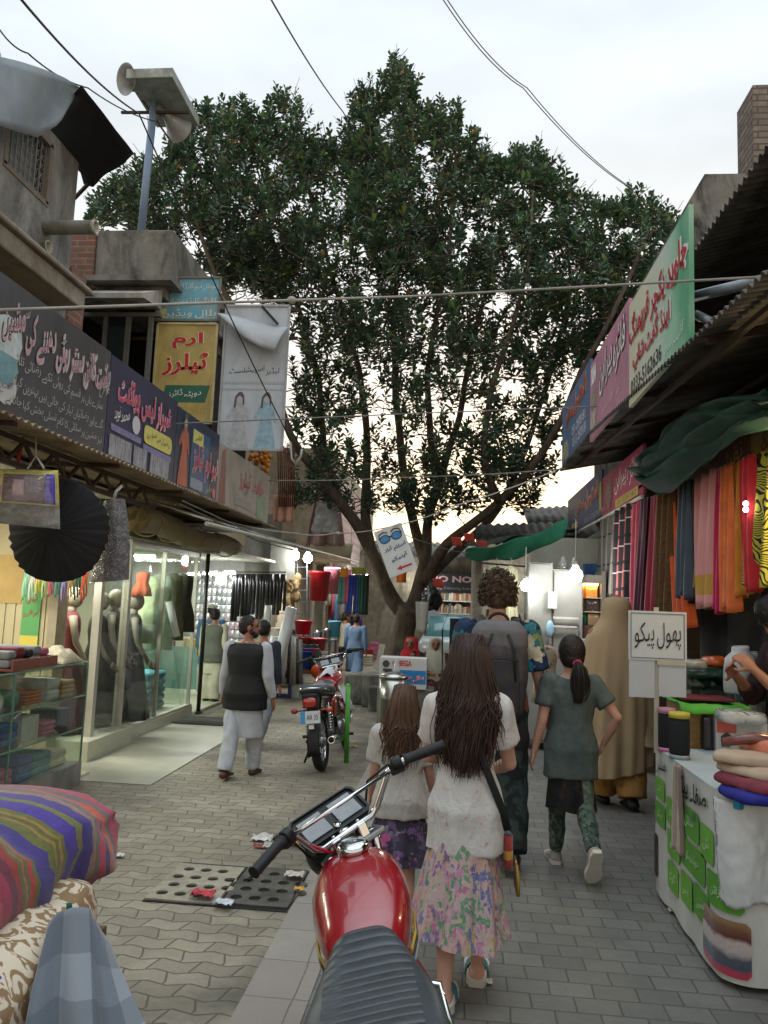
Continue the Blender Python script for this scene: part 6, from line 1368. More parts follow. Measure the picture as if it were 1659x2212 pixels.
t = thing('machine_carton', 'white and blue sewing machine carton with red lettering behind the steel cooler', 'carton', tuple(aY(868, 1480, 9.8))); a_, b_ = aY(818, 1482, 9.8), aY(922, 1424, 9.8)
mb = MB(); mb.bx(a_.x, b_.x, 9.8, 10.15, a_.z - .02, b_.z); mb.build('box', mat('carton_white', '#b4b4b2', .6, var=.06, vs=3), t, bevel=.004); w_, h_ = b_.x - a_.x, b_.z - a_.z
patch(t, 'print_strip', (a_.x + w_ * .68, 9.8, a_.z + h_ * .36), EX, EZ, w_ * .62, h_ * .46, mat('carton_strip', '#1f6fa8', .5, var=.05), .003)
lettering(t, 'OMEGA', (a_.x + w_ * .48, 9.8, a_.z + h_ * .82), EX, EZ, w_ * .42, h_ * .2, RED_LET, False, bold=.03); lettering(t, 'سلائی مشین', (a_.x + w_ * .7, 9.8, a_.z + h_ * .3), EX, EZ, w_ * .48, h_ * .24, mat('carton_red', '#c23a3a', .5, var=0), True, off=.006, bold=.02, halo=W_LET)
outline(t, 'print_machine', (a_.x + w_ * .17, 9.8, a_.z + h_ * .2), EX, EZ, [(x * .01, z * .01) for x, z in ((-6, 0), (6, 0), (6, 2), (4, 2), (4, 9), (6, 11), (6, 15), (-5, 15), (-6, 12), (-3, 11), (-4, 6), (-6, 5))], mat('print_dark', '#39393c', .5, var=.2), .004); disc(t, 'print_seal', (a_.x + w_ * .14, 9.8, a_.z + h_ * .78), EX, EZ, .045, mat('print_dark', '#39393c', .5, var=.2), .004)
t = thing('carton_stand', 'rough stone block carrying the machine carton', 'stone block', (a_.x + w_ / 2, 9.95, 0)); mb = MB(); mb.bx(a_.x - .02, b_.x + .1, 9.85, 10.3, 0, a_.z - .022); mb.build('block', M_CONC, t, bevel=.02)
t = thing('water_cooler', 'tall stainless steel drum with a plastic cup on its lid', 'water cooler', tuple(aZ(845, 1612))); q = aZ(845, 1612); r = .165; st = mat('brushed_steel', '#a5a39a', .28, .95, var=.12, vs=30, bump=.05)
zt_ = aY(845, 1462, q.y).z
mb = MB(); mb.lathe([(r * .9, .0), (r, .01), (r, zt_ * .68), (r * 1.02, zt_ * .69), (r * 1.02, zt_ * .7), (r, zt_ * .71), (r, zt_), (r * .3, zt_)], q, 32); mb.build('drum', st, t); mb = MB(); mb.lathe([(r * 1.05, zt_ - .01), (r * 1.05, zt_ + .015), (r * .5, zt_ + .05), (r * .15, zt_ + .06), (0, zt_ + .062)], q, 32); mb.build('lid', st, t)
mb = MB(); mb.tube([q + Vector((.02, -r, .16)), q + Vector((.02, -r - .05, .16)), q + Vector((.02, -r - .06, .12))], .012, 8); mb.build('tap', st, t)
mb = MB(); mb.bx(q.x + .0, q.x + .05, q.y - r - .006, q.y - r, zt_ * .60, zt_ * .67); mb.build('sticker', W_LET, t)
mb = MB(); mb.lathe([(.05, 0), (.046, .03), (.03, .14), (.025, .15), (0, .15)], q + Vector((.03, -.02, zt_ + .058)), 16); simple('plastic_cup', mb, glassy('cup_plastic', (.85, .87, .87), .9, .1, .2, .3), 'clear cup turned upside down on the cooler lid', 'cup')
mb = MB(); q = aZ(748, 1648); q2 = aY(752, 1482, q.y); mb.tube([q, q2], .026, 12); mb.ball(q2, .027, 10, 6); simple('green_post', mb, mat('post_green', '#4f9a3a', .5, var=.12, vs=12), 'slim bright green post beside the small motorcycle', 'post')
mb = MB(); a_, b_ = aZ(802, 1512), aY(828, 1392, 13.4); mb.bar(a_, b_, .5, .03, (0, 0, 1)); simple('leaning_board', mb, mat('board_weathered', '#7d786c', .8, var=.25, stain=('#4b473f', 3, .5)), 'weathered board leaning by the planter corner', 'board')
mb = MB(); mb.box((-1.62, 12.9, .24), (.36, .5, .48), (0, 0, .2)); simple('stone_block', mb, M_CONC, 'grey stone block beside the planter corner', 'stone', None, .03)
for k, (u, v, c, s, lb) in enumerate(((566, 1812, '#b9b7b4', .10, 'crumpled white wrapper in front of the pale drain cover'), (585, 1828, '#a9a39a', .07, 'grey scrap of paper between the drain cover and the handlebar'), (558, 1828, '#7a2f2c', .05, 'small red scrap near the white wrapper'), (632, 1822, '#b98a2c', .07, 'yellow crisp packet scrap under the left grip'), (646, 1790, '#b6a98c', .06, 'cream paper scrap near the motorcycle meter'), (438, 1932, '#a8343c', .09, 'red and white crushed packet on the pale drain cover'), (484, 1950, '#b3b6bd', .07, 'white and blue scrap on the gap between the drain covers'), (636, 1890, '#b0a79c', .08, 'pale torn packet on the dark drain cover'), (646, 1920, '#b98a2c', .04, 'yellow scrap at the kerb edge of the dark drain cover'), (256, 1848, '#b9b7b0', .05, 'white scrap on the pavers beyond the striped roll'), (765, 1612, '#b98a2c', .05, 'yellow scrap at the foot of the cooler'), (1458, 1968, '#a9a7a2', .05, 'pale scrap beside the sewing counter'), (1050, 2120, '#b3b1ab', .04, 'white scrap behind the girl sandal'))):
    p = aZ(u, v, .035 if 330 < u < 660 and v > 1860 else .012); mb = MB(); mb.grid(lambda a, b: p + Vector(((a - .5) * s * 1.4, (b - .5) * s, abs(fbm((a * 3 + k, b * 3, 1))) * s * .55)), 7, 6, False, .001)
    simple('litter_scrap', mb, mat('litter_' + c[1:], c, .6, var=.3, vs=40), lb, 'litter', 'litter on the pavement')

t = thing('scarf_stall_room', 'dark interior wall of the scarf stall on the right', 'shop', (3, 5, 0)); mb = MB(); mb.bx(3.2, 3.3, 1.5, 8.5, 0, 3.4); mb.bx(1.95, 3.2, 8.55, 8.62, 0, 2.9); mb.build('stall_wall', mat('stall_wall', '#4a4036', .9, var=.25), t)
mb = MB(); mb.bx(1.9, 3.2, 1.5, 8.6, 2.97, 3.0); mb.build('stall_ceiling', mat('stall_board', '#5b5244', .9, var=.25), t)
mb = MB(); mb.tube([(1.92, 2.8, 2.62), (1.92, 9.4, 2.86)], .014, 8); simple('scarf_rail', mb, M_STEELD, 'long rail carrying the row of coloured scarves', 'rail')
def scarf(k, ua, ub, vb, m, lb, slant=0, band=None, dx=0):
    X = 1.91 + dx; A = aX(ua, 1100, X); B = aX(ub, 1100, X); ya, yb = A.y, B.y; zt0 = 2.62 + (ya - 2.8) * .0364; zb = aX((ua + ub) / 2, vb, X).z
    yo = rnd.uniform(0, 9)
    def f(a, b, th=0):
        y = ya + (yb - ya) * a; y += (slant * (b ** 1.3)) ; fold = (.02 + .03 * b) * math.sin(a * 15 + yo + b * 1.2) + .012 * math.sin(a * 31 + yo)
        return Vector((X - fold - .03 * b, y, zt0 - (zt0 - zb) * b - .02 * math.sin(a * 9 + yo) * (b > .95)))
    mb = MB(); mb.grid(f, 26, 24, True, .005); o = simple('hanging_scarf', mb, m, lb, 'scarf', 'scarves on the long rail')
plaid = NT('plaid_cloth'); vv = plaid.tc.outputs['Object']; sp = plaid.n('ShaderNodeSeparateXYZ'); plaid.l(vv, sp.inputs[0])
def band(g, s, f, w, ph=0): return g.math('LESS_THAN', g.math('FRACT', g.math('ADD', g.math('MULTIPLY', s, f), ph)), w)
c = plaid.mix(band(plaid, sp.outputs[1], 6.3, .42), '#b5534a', '#26252a'); c = plaid.mix(band(plaid, sp.outputs[2], 3.4, .13), c, '#1c1b20'); c = plaid.mix(band(plaid, sp.outputs[2], 3.4, .05, .3), c, '#b3aaa6'); plaid.col(c); plaid_m = plaid.fin(.85)
g = NT('grey_check_cloth'); sp = g.n('ShaderNodeSeparateXYZ'); g.l(g.tc.outputs['Object'], sp.inputs[0]); c = g.mix(band(g, sp.outputs[2], 2.6, .06), '#66625b', '#2c2a2b'); c = g.mix(band(g, sp.outputs[1], 5, .1), c, '#86837c'); g.col(c); grey_m = g.fin(.85)
def goldend(nm, c, zb0, zb1):
    g = NT('gold_end_' + nm); sp = g.n('ShaderNodeSeparateXYZ'); g.l(g.tc.outputs['Object'], sp.inputs[0]); m_ = g.math('MULTIPLY', g.math('GREATER_THAN', sp.outputs[2], zb0), g.math('LESS_THAN', sp.outputs[2], zb1))
    g.col(g.mix(m_, g.mix(g.ramp(g.noise(g.map(g.tc.outputs['Object'], (1, 22, .6)), 1.5, 2).outputs[0], [(.4, (0, 0, 0)), (.6, (.5, .5, .5))]), c, '#d8a0a4' if nm == 'pink' else '#2b2f38'), '#b58f3f')); return g.fin(.75, 0, .3, 0, .2)
vel = lambda n, c, **k: mat('scarf_' + n, c, .85, var=.2, vs=7, sheen=.25, **k)
g = NT('zebra_cloth'); wv = g.n('ShaderNodeTexWave'); wv.wave_type = 'BANDS'; wv.bands_direction = 'Z'; n_ = g.noise(g.tc.outputs['Object'], 3.5, 2); mm = g.n('ShaderNodeMix', data_type='VECTOR'); mm.inputs[0].default_value = .35; g.l(g.tc.outputs['Object'], mm.inputs[4]); g.l(n_.outputs['Color'], mm.inputs[5]); g.l(mm.outputs[1], wv.inputs[0]); wv.inputs['Scale'].default_value = 16; wv.inputs['Distortion'].default_value = 3
g.col(g.ramp(wv.outputs[1], [(.60, '#b0a83c'), (.66, '#1d1a12')])); zeb = g.fin(.85)
brown_m = patches('brown_print', '#5a3f22', ['#3a2713', '#7b5a30', '#402a1a'], 34, .3)
for k, a_ in enumerate(((1302, 1337, 1285, grey_m, 'grey checked scarf at the far end of the rail', 0), (1334, 1366, 1330, plaid_m, 'coral and black plaid scarf next to the grey one', 0), (1365, 1388, 1330, vel('coral_pink', '#c04e63'), 'coral pink scarf between plaid and burgundy', -.05), (1386, 1402, 1325, vel('wine', '#4c1830'), 'dark wine scarf beside the burgundy one', 0), (1398, 1428, 1335, vel('burgundy', '#8a1f33'), 'deep burgundy scarf in the middle of the far half', 0), (1428, 1460, 1345, brown_m, 'brown speckled scarf next to the narrow orange one', 0), (1452, 1476, 1350, vel('burnt_orange', '#c2511d'), 'narrow burnt orange scarf slanting towards us', -.35), (1474, 1496, 1290, vel('slate', '#3f4a58'), 'slate blue scarf behind the pink one', -.1), (1494, 1512, 1300, goldend('slate', '#4b3034', .13, .30), 'dark brown scarf with gold end beside the pink one', 0), (1509, 1556, 1312, goldend('pink', '#c98a88', .11, .26), 'broad pale pink scarf with gold end', 0), (1552, 1570, 1322, vel('magenta', '#b5154f'), 'narrow magenta scarf beside the broad pink one', -.03), (1567, 1588, 1318, vel('apricot', '#cf6a33'), 'apricot scarf between magenta and mustard', -.12), (1584, 1612, 1288, vel('mustard', '#b9781d'), 'mustard scarf next to the scarlet one', -.06), (1609, 1634, 1275, vel('scarlet', '#b51f28'), 'scarlet scarf beside the zebra cloth', -.12), (1630, 1680, 1265, zeb, 'lime cloth with black zebra strokes at the near end', 0))):
    ua, ub, vb, m, lb, sl = a_; scarf(k, ua, ub, vb, m, lb, sl, None, -.03 * (k % 2))
mb = MB(); p = aX(1520, 1330, 2.05)
mb.grid(lambda a, b: (2.15 + .05 * math.sin(a * 20), 5.0 + 2.2 * a, 1.75 - .85 * b), 30, 8, True, .006); simple('dark_cloth_stack', mb, mat('charcoal_cloth', '#202124', .85, var=.3, vs=9), 'charcoal cloths hanging below the pink scarf', 'cloth')
bulb('warm bulb at the near end of the scarf rail', (1.98, 4.45, 2.52), .05, 20, 26, (1, .74, .4), .2, None)
t = thing('led_spot', 'pair of tiny white lamps clipped before the mustard scarf', 'lamp', tuple(aX(1611, 1093, 1.8))); mb = MB()
for v in (1088, 1101): mb.ball(aX(1611, v, 1.8), .017, 10, 7)
mb.build('lamp_face', emis('led_white', (.9, .92, 1), 8), t); mb = MB(); mb.bar(aX(1613, 1080, 1.84), aX(1613, 1110, 1.84), .02); mb.build('clip', M_STEELD, t)
t = thing('green_drape', 'dark green cloth bundled and draped under the right awning', 'cloth', tuple(aX(1500, 930, 1.75)))
top = [(1388, 995), (1420, 960), (1470, 905), (1510, 868), (1580, 855), (1680, 845)]; bot = [(1384, 1040), (1410, 1066), (1470, 1052), (1540, 1005), (1600, 945), (1680, 905)]
mb = MB()
def drape(a, b):
    p, q = lerp_l(top, a), lerp_l(bot, a); P_ = aX(p[0], p[1], 1.75).lerp(aX(q[0], q[1], 1.72), b)
    s = math.sin(b * 16 + a * 7) * .5 + math.sin(b * 27 - a * 11 + fbm((a * 4, b * 3, 0)) * 3) * .35
    return P_ + Vector((-.07 * s - .08 * math.sin(b * 3.14), .0, .02 * s))
mb.grid(drape, 60, 40, True, .004); mb.build('cloth', mat('deep_green_cloth', '#0a3527', .85, var=.25, vs=6, sheen=0), t)
t = thing('sewing_counter', 'white sewing counter with rounded corner, green printed panels and black script', 'counter', (1.7, 3.9, 0)); K = .86
path = []; cx_, cy_, rr = 1.24 + .12, 3.80 + .12, .12
for y in np.linspace(4.98, cy_, 12): path.append((1.24, y))
for a in np.linspace(math.pi, 1.5 * math.pi, 16)[1:]: path.append((cx_ + rr * math.cos(a), cy_ + rr * math.sin(a)))
for x in np.linspace(cx_, 2.9, 14)[1:]: path.append((x, 3.80 + .02 * (x - 1.4)))
S = [0]
for i in range(1, len(path)): S.append(S[-1] + math.hypot(path[i][0] - path[i - 1][0], path[i][1] - path[i - 1][1]))
def on(s):
    s = max(0, min(S[-1] - 1e-4, s)); i = max(k for k in range(len(S)) if S[k] <= s); i = min(i, len(S) - 2); f = (s - S[i]) / (S[i + 1] - S[i])
    p = Vector((*path[i], 0)).lerp(Vector((*path[i + 1], 0)), f); d = (Vector((*path[i + 1], 0)) - Vector((*path[i], 0))).normalized(); return p, Vector((d.y * 1, -d.x, 0)) * 1
def out_n(s):
    p, n = on(s); return p, (n if n.dot(Vector((2.3, 4.5, 0)) - p) < 0 else -n)
mb = MB(); mb.grid(lambda a, b: (lambda pn: pn[0] + pn[1] * (.004 * math.sin(a * 40) * (1 - b) + .012 * fbm((a * 12, b * 4, 0)) * (1 - b)) + EZ * (.03 + (K - .035) * b + .015 * fbm((a * 20, 0, 0)) * (1 - b)))(out_n(a * S[-1])), 90, 8, True); mb.build('front_sheet', mat('flex_white', '#b9bab6', .55, var=.06, vs=3, bump=.15, bs=6, stain=('#85827a', 3, .35)), t)
mb = MB(); top_ = [on(s)[0] for s in np.linspace(0, S[-1], 50)] + [Vector((2.9, 4.98, 0))]
for z, fl_ in ((K, 1), (K - .022, -1)): mb.poly([p + EZ * z for p in (top_ if fl_ > 0 else top_[::-1])])
n = len(top_)
for i in range(n): a_, b_ = top_[i], top_[(i + 1) % n]; mb.poly([a_ + EZ * (K - .022), b_ + EZ * (K - .022), b_ + EZ * K, a_ + EZ * K])
mb.build('top', mat('pale_laminate', '#a9b6bf', .35, var=.08, stain=('#8d8f8c', 4, .3)), t)
mb = MB(); mb.bx(1.3, 2.8, 3.9, 4.9, 0, .05); mb.build('plinth', M_DARK, t)
def on_panel(name, s0, s1, z0, z1, m, off=.004, rad=.02, skew=0):
    s0, s1 = (s0 * 1.2, s1 * 1.2) if s1 < 1.06 else (s0 + .4, s1 + .4); mb = MB()
    def f(a, b):
        p, n_ = out_n(s0 + (s1 - s0) * a); da = min(a, 1 - a) * (s1 - s0); cut = 0
        if da < rad: cut = rad - math.sqrt(max(0, rad * rad - (rad - da) ** 2))
        return p + n_ * (off + .004) + EZ * (z0 + cut + (z1 - z0 - 2 * cut) * b + skew * (a - .5))
    mb.grid(f, 16, 4, True); return mb.build(name, m, t)
def on_text(s, sc, z, w, h, m, ar=True, off=.012, bold=.0, slant=.1):
    sc = sc * 1.2 if sc < 1.06 else sc + .4; V, F = text_mesh(s, ar, slant if ar else 0, bold=bold); a = np.array([tuple(v) for v in V]); mn, mxv = a.min(0), a.max(0); mb = MB()
    for v in V: p, n_ = out_n(sc - w / 2 + (v.x - mn[0]) / (mxv[0] - mn[0]) * w); mb.addv(p + n_ * off + EZ * (z - h / 2 + (v.y - mn[1]) / (mxv[1] - mn[1]) * h))
    for f in F: mb.face(f)
    mb.build('lettering', m, t)
G1, G2 = mat('panel_green', '#5f9a36', .5, var=.12, vs=6), mat('panel_leaf', '#4f8a2e', .5, var=.12, vs=6); pale = mat('panel_letter', '#b9cfae', .5, var=0)
cells = [(.02, .19, .58, .70, G1, 'کڑھائی'), (.02, .2, .43, .56, G2, 'پیکو'), (.22, .44, .50, .64, G1, 'اوورلاک'), (.46, .72, .53, .68, G2, 'سلائی'), (.74, .9, .50, .66, G1, 'بٹن'), (.24, .44, .33, .47, G1, 'رفو'), (.46, .80, .36, .51, G2, 'دوپٹہ پیکو'), (.82, 1.02, .33, .48, G2, 'ڈیزائن'), (.24, .42, .15, .30, G1, 'گوٹا'), (.45, .62, .17, .33, G1, 'لیس'), (.64, .84, .19, .34, G2, 'مشین'), (1.06, 1.4, .52, .66, G1, 'پھول'), (1.06, 1.4, .36, .49, G2, 'کام'), (1.06, 1.4, .20, .33, G1, 'تسلی')]
for s0, s1, z0, z1, m, tx in cells: on_panel('print_panel', s0, s1, z0, z1, m); on_text(tx, (s0 + s1) / 2, (z0 + z1) / 2, (s1 - s0) * .6, (z1 - z0) * .42, pale)
on_text('سنٹر', .14, .77, .2, .1, BLK, bold=.02); on_text('صفاء پیکو', .62, .755, .5, .13, BLK, bold=.03); on_text('الف 044', .58, .655, .26, .05, mat('mid_grey', '#55555a', .5, var=0)); on_text('ہر رنگ', 1.25, .76, .3, .1, BLK, bold=.02)
on_panel('print_picture', .77, 1.04, .06, .30, stripes('fabric_picture', [(0, '#9c2a3e'), (.13, '#a8324a'), (.2, '#3c4656'), (.36, '#4a4f5a'), (.45, '#a89e9c'), (.6, '#b0a39e'), (.68, '#5a2326'), (.82, '#6d4f33'), (.92, '#8a6b48')], 1, 'UV', wob=.12, interp='LINEAR'), .006); on_panel('print_picture', 1.08, 1.4, .05, .18, mat('print_plum', '#5a2f4a', .5, var=.3, vs=9), .006)
on_panel('print_picture', .0, .07, .12, .36, mat('print_black_red', '#3a2428', .5, var=.5, vs=14), .006)
mb = MB(); mb.grid(lambda a, b: (lambda pn: pn[0] + pn[1] * (.02 + .012 * math.sin(a * 9 + b * 2)) + EZ * (K + .004 - .46 * b))(out_n(.50 + .12 * a + .04 * b * (a - .8))), 10, 20, True, .004); simple('beige_cloth_strip', mb, stripes('beige_strip', [(0, '#9d8f80'), (.3, '#8c7d70'), (.6, '#a89a8a'), (.8, '#7c6d64')], 0, 'UV', wob=.1), 'beige cloth strip hanging over the edge of the sewing counter', 'cloth')
def poly_bag(a, b):
    p, n_ = out_n(1.10 + .24 * a * (1 - .15 * b) + .03 * b); return p + n_ * (.02 + .035 * math.sin(a * 3.1) * math.sin(b * 2.6 + .4) + .008 * fbm((a * 9, b * 7, 4))) + EZ * (K - .03 - .45 * b - .02 * math.sin(a * 6) * b)
mb = MB(); mb.grid(poly_bag, 20, 24, True, .003); simple('polythene_bag', mb, glassy('milky_polythene', (.80, .85, .9), .8, .15, .5, .62), 'milky plastic bag hanging on the front of the sewing counter', 'bag')
mb = MB(); p, n_ = out_n(1.22); mb.box(p + n_ * .02 + EZ * (K - .035), (.09, .035, .045), (0, 0, .6)); simple('blue_clip', mb, mat('clip_blue', '#2a86b0', .4), 'blue clip holding the milky plastic bag', 'clip', None, .006)

def spool(label, u, v, h, r, body, capc, botc, name='thread_spool'):
    q = aZ(u, v, K + .001); t = thing(name, label, 'thread spool', tuple(q), 0, 'thread spools on the sewing counter'); mb = MB()
    mb.lathe([(r * .92, .02), (r, .04), (r, h - .05), (r * .92, h - .03)], q, 24); mb.build('thread', mat('thread_' + body[1:], body, .8, var=.1, bump=.3, bs=160), t)
    mb = MB(); mb.lathe([(r * .8, h - .032), (r * 1.04, h - .03), (r * 1.04, h), (r * .75, h + .002), (0, h)], q, 24); mb.build('cap', mat('cap_' + capc[1:], capc, .4), t)
    mb = MB(); mb.lathe([(0, 0), (r * 1.02, 0), (r * 1.02, .022), (r * .8, .024)], q, 24); mb.build('foot', mat('cap_' + botc[1:], botc, .4), t)
spool('black thread spool with pink ends', 1440, 1622, .25, .048, '#15171a', '#a97a93', '#b06c92'); spool('black thread spool with yellow cap in front of the pink one', 1468, 1638, .255, .056, '#14171b', '#b3a83f', '#7f8b8d')
spool('tall white thread spool with tan cap by the fabric heap', 1640, 1592, .30, .060, '#b9bcba', '#9a7f4e', '#9ba0a0')
for k in range(2):
    mb = MB(); q = aZ(1510 + k * 22, 1608, K + .001); mb.tube([q + Vector((.03 * math.cos(a), .02 * math.sin(a), .002 + .05 * abs(math.sin(a * 1.5)))) for a in np.linspace(0, 6, 20)], .003, 5); simple('wire_loop', mb, M_STEELD, ('left' if k == 0 else 'right') + ' dark wire loop behind the spools', 'wire')
sack('crinkled clear bag behind the thread spools', aZ(1478, 1600, K + .002) + Vector((.05, .16, 0)), .17, .30, glassy('crinkled_film', (.9, .9, .88), 1.2, .1, .8, .25), 'clear_bag', 'bag')
Y = 4.85; t = thing('stick_sign', 'white two panel sign with black script on a wooden stick standing at the sewing counter', 'sign', tuple(aY(1418, 1620, Y)))
def flat(name, u0, v0, u1, v1, y, m, th=.012):
    a_, b_ = aY(u0, v1, y), aY(u1, v0, y); mb = MB(); mb.bx(a_.x, b_.x, y, y + th, a_.z, b_.z); return mb.build(name, m, t), a_, b_
_, a_, b_ = flat('panel', 1358, 1323, 1483, 1424, Y, mat('sign_paper', '#b3b9bc', .5, var=.05))
w_, h_ = b_.x - a_.x, b_.z - a_.z; cc = (a_ + b_) / 2; cc.y = Y
mb = MB(); i_ = .014
for p, q in (((a_.x + i_, a_.z + i_), (b_.x - i_, a_.z + i_)), ((b_.x - i_, a_.z + i_), (b_.x - i_, b_.z - i_)), ((b_.x - i_, b_.z - i_), (a_.x + i_, b_.z - i_)), ((a_.x + i_, b_.z - i_), (a_.x + i_, a_.z + i_))): mb.bar((p[0], Y - .002, p[1]), (q[0], Y - .002, q[1]), .003, .003)
mb.build('border_line', mat('mid_grey', '#55555a', .5, var=0), t); lettering(t, 'پھول پیکو', cc, EX, EZ, w_ * .8, h_ * .55, BLK, True, slant=.05, bold=.0)
flat('panel', 1359, 1424, 1414, 1505, Y + .004, mat('sign_paper_back', '#a4aab0', .5, var=.06)); flat('panel', 1423, 1430, 1482, 1504, Y + .004, mat('sign_paper_back', '#a4aab0', .5, var=.06)); flat('stick', 1413.5, 1312, 1423, 1626, Y + .013, mat('stick_wood', '#a5a092', .7, var=.15)); flat('crossbar', 1420, 1428, 1482, 1436, Y - .003, mat('stick_wood', '#a5a092', .7, var=.15))
def blob_pack(label, u, v, Z, size, m, cat='packet', name='cloth_packet', seed=0, rz=0, vox=.014):
    q = aZ(u, v, Z); mb = MB(); R_ = Matrix.Rotation(rz, 3, 'Z'); n = 24
    mb.loft([[q + R_ @ Vector((math.copysign(abs(math.cos(a)) ** .5, math.cos(a)) * size[0] / 2 * s, math.copysign(abs(math.sin(a)) ** .5, math.sin(a)) * size[1] / 2 * s, z * size[2])) * 1.0 for a in np.linspace(0, math.tau, n, False)] for z, s in ((0, .9), (.1, 1), (.35, 1.02), (.6, 1), (.85, .94), (1, .75))])
    return remeshed(name, mb, m, vox, None, 2, (size[2] * .12, 16, 12, seed), True, label=label, cat=cat)
t = thing('cloth_box', 'wooden box draped with a bright green cloth on the sewing counter', 'box', (1.58, 5.1, K)); mb = MB(); mb.bx(1.40, 1.78, 5.0, 5.35, .55, 1.12); mb.build('box', wood('ochre_wood', '#6d5426', '#8a6d36'), t, bevel=.01)
mb = MB(); mb.grid(lambda a, b: (1.385 + .42 * a, 4.97 + .42 * b - (.02 if b < .3 else 0), 1.127 + .012 * fbm((a * 7, b * 7, 0)) - (.05 * (1 - b / .12) if b < .12 else 0)), 16, 16, True, .006); mb.build('green_cloth', mat('grass_green_cloth', '#4b9a37', .8, var=.12), t)
blob_pack('glossy dark green packet stack on the green cloth', 1535, 1488, 1.15, (.4, .3, .10), mat('green_film', '#0d3a2c', .22, var=.4, vs=14, spec=.7, bump=.7, bs=20), seed=2); blob_pack('second dark green glossy packet on top of the stack', 1532, 1462, 1.25, (.38, .3, .07), mat('green_film', '#0d3a2c', .22, var=.4, vs=14, spec=.7, bump=.7, bs=20), seed=5)
blob_pack('orange packet in clear film on the dark green stack', 1545, 1440, 1.32, (.16, .2, .07), mat('orange_film', '#b5531f', .25, var=.2, spec=.7, bump=.6, bs=20), seed=3); blob_pack('grey clear packet beside the orange one', 1495, 1444, 1.32, (.16, .2, .06), mat('grey_film', '#7f8380', .25, var=.3, spec=.7, bump=.6, bs=20), seed=4)
mb = MB(); mb.bx(1.41, 1.74, 5.02, 5.3, 1.145, 1.155); simple('maroon_cloth', mb, mat('maroon_dress', '#5c2026', .8, var=.2), 'thin maroon cloth under the dark green packets', 'cloth')
sack('white carrier bag with faint red print behind the striped bag', aZ(1578, 1500, 1.17) + Vector((.1, .1, 0)), .22, .30, film_w, 'carrier_bag', 'bag')
sack('blue and white striped carrier bag standing on the counter goods', aZ(1618, 1512, 1.12) + Vector((.0, -.02, 0)), .20, .31, stripes('blue_stripe_bag', [(0, '#3c5d86'), (.35, '#9fb0bf'), (.5, '#4d6d94'), (.8, '#b3bfc8')], 0, 'UV', fs=(11, 1, 1), rough=.3), 'carrier_bag', 'bag')
sack('white plastic bag heap beside the girl with the ponytail', aY(1268, 1470, 7.3), .26, .38, film_w, 'carrier_bag', 'bag')
t = thing('machine_box', 'white and salmon printed box with wrapped goods on the sewing counter', 'box', (1.68, 4.3, K)); a_ = aZ(1545, 1622, K); mb = MB(); mb.bx(a_.x, a_.x + .30, a_.y - .02, a_.y + .24, K + .002, K + .19); mb.build('carton', mat('carton_white', '#b4b4b2', .6, var=.1), t, bevel=.004)
patch(t, 'print_patch', (a_.x + .06, a_.y - .02, K + .15), EX, EZ, .115, .075, mat('salmon_print', '#b5564a', .5), .003); outline(t, 'print_patch', (a_.x + .05, a_.y - .02, K + .03), EX, EZ, [(-.02, 0), (.03, 0), (.035, .07), (.01, .09), (-.025, .06)], mat('print_dark', '#39393c', .5, var=.2), .003)
blob_pack('clear wrapped grey packet on the salmon box', 1600, 1560, K + .19, (.28, .2, .07), glassy('wrap_film', (.75, .72, .68), 1.2, .12, .8, .45), seed=8)
mb = MB(); mb.bx(a_.x - .07, a_.x - .012, a_.y - .01, a_.y + .2, K + .002, K + .2); simple('black_case', mb, mat('case_black', '#17181b', .35, spec=.6), 'narrow black case beside the salmon box', 'case', None, .02)
def cloth_heap(label, u, v, Z, size, m, seed, rz=0, name='folded_cloth'): return blob_pack(label, u, v, Z, size, m, 'cloth', name, seed, rz, .012)
cloth_heap('royal blue cloth hanging over the counter edge', 1655, 1728, K + .002, (.36, .3, .05), mat('royal_cloth', '#141d72', .85, var=.15), 1, .2); cloth_heap('crimson cloth between the blue and the beige ones', 1650, 1700, K + .045, (.36, .34, .05), mat('crimson_cloth', '#6a2a38', .85, var=.25, vs=20), 2, .4)
cloth_heap('beige folded cloth on the sewing counter', 1662, 1672, K + .09, (.42, .34, .05), mat('beige_fold', '#a08f7c', .85, var=.12), 3, .5); cloth_heap('second beige cloth fold with a long rolled edge', 1640, 1652, K + .135, (.40, .2, .05), mat('beige_fold', '#a08f7c', .85, var=.12), 6, -.3); cloth_heap('salmon pink cloth on top of the beige heap', 1690, 1625, K + .17, (.36, .3, .07), mat('salmon_cloth', '#c0735b', .85, var=.12), 4, .2)
mb = MB(); a_ = aZ(1630, 1632, K + .16); mb.tube([a_ + Vector((-.14, .02, .05)), a_ + Vector((0, .0, .08)), a_ + Vector((.2, -.05, .06))], [.02, .028, .03], 10); simple('glasses_case', mb, mat('brown_glossy', '#6a3d35', .25, var=.3, spec=.6), 'brown glossy wrapped strip on the heap', 'packet')
hung_garment('cream flower printed cloth hanging behind the ponytail girl', aY(1180, 1395, 8.6), .3, .6, patches('flower_cream', '#a79c86', ['#7e3b3b', '#8c6a4a', '#566b52'], 16, .28), 'cloth', None, .3, 1.1)

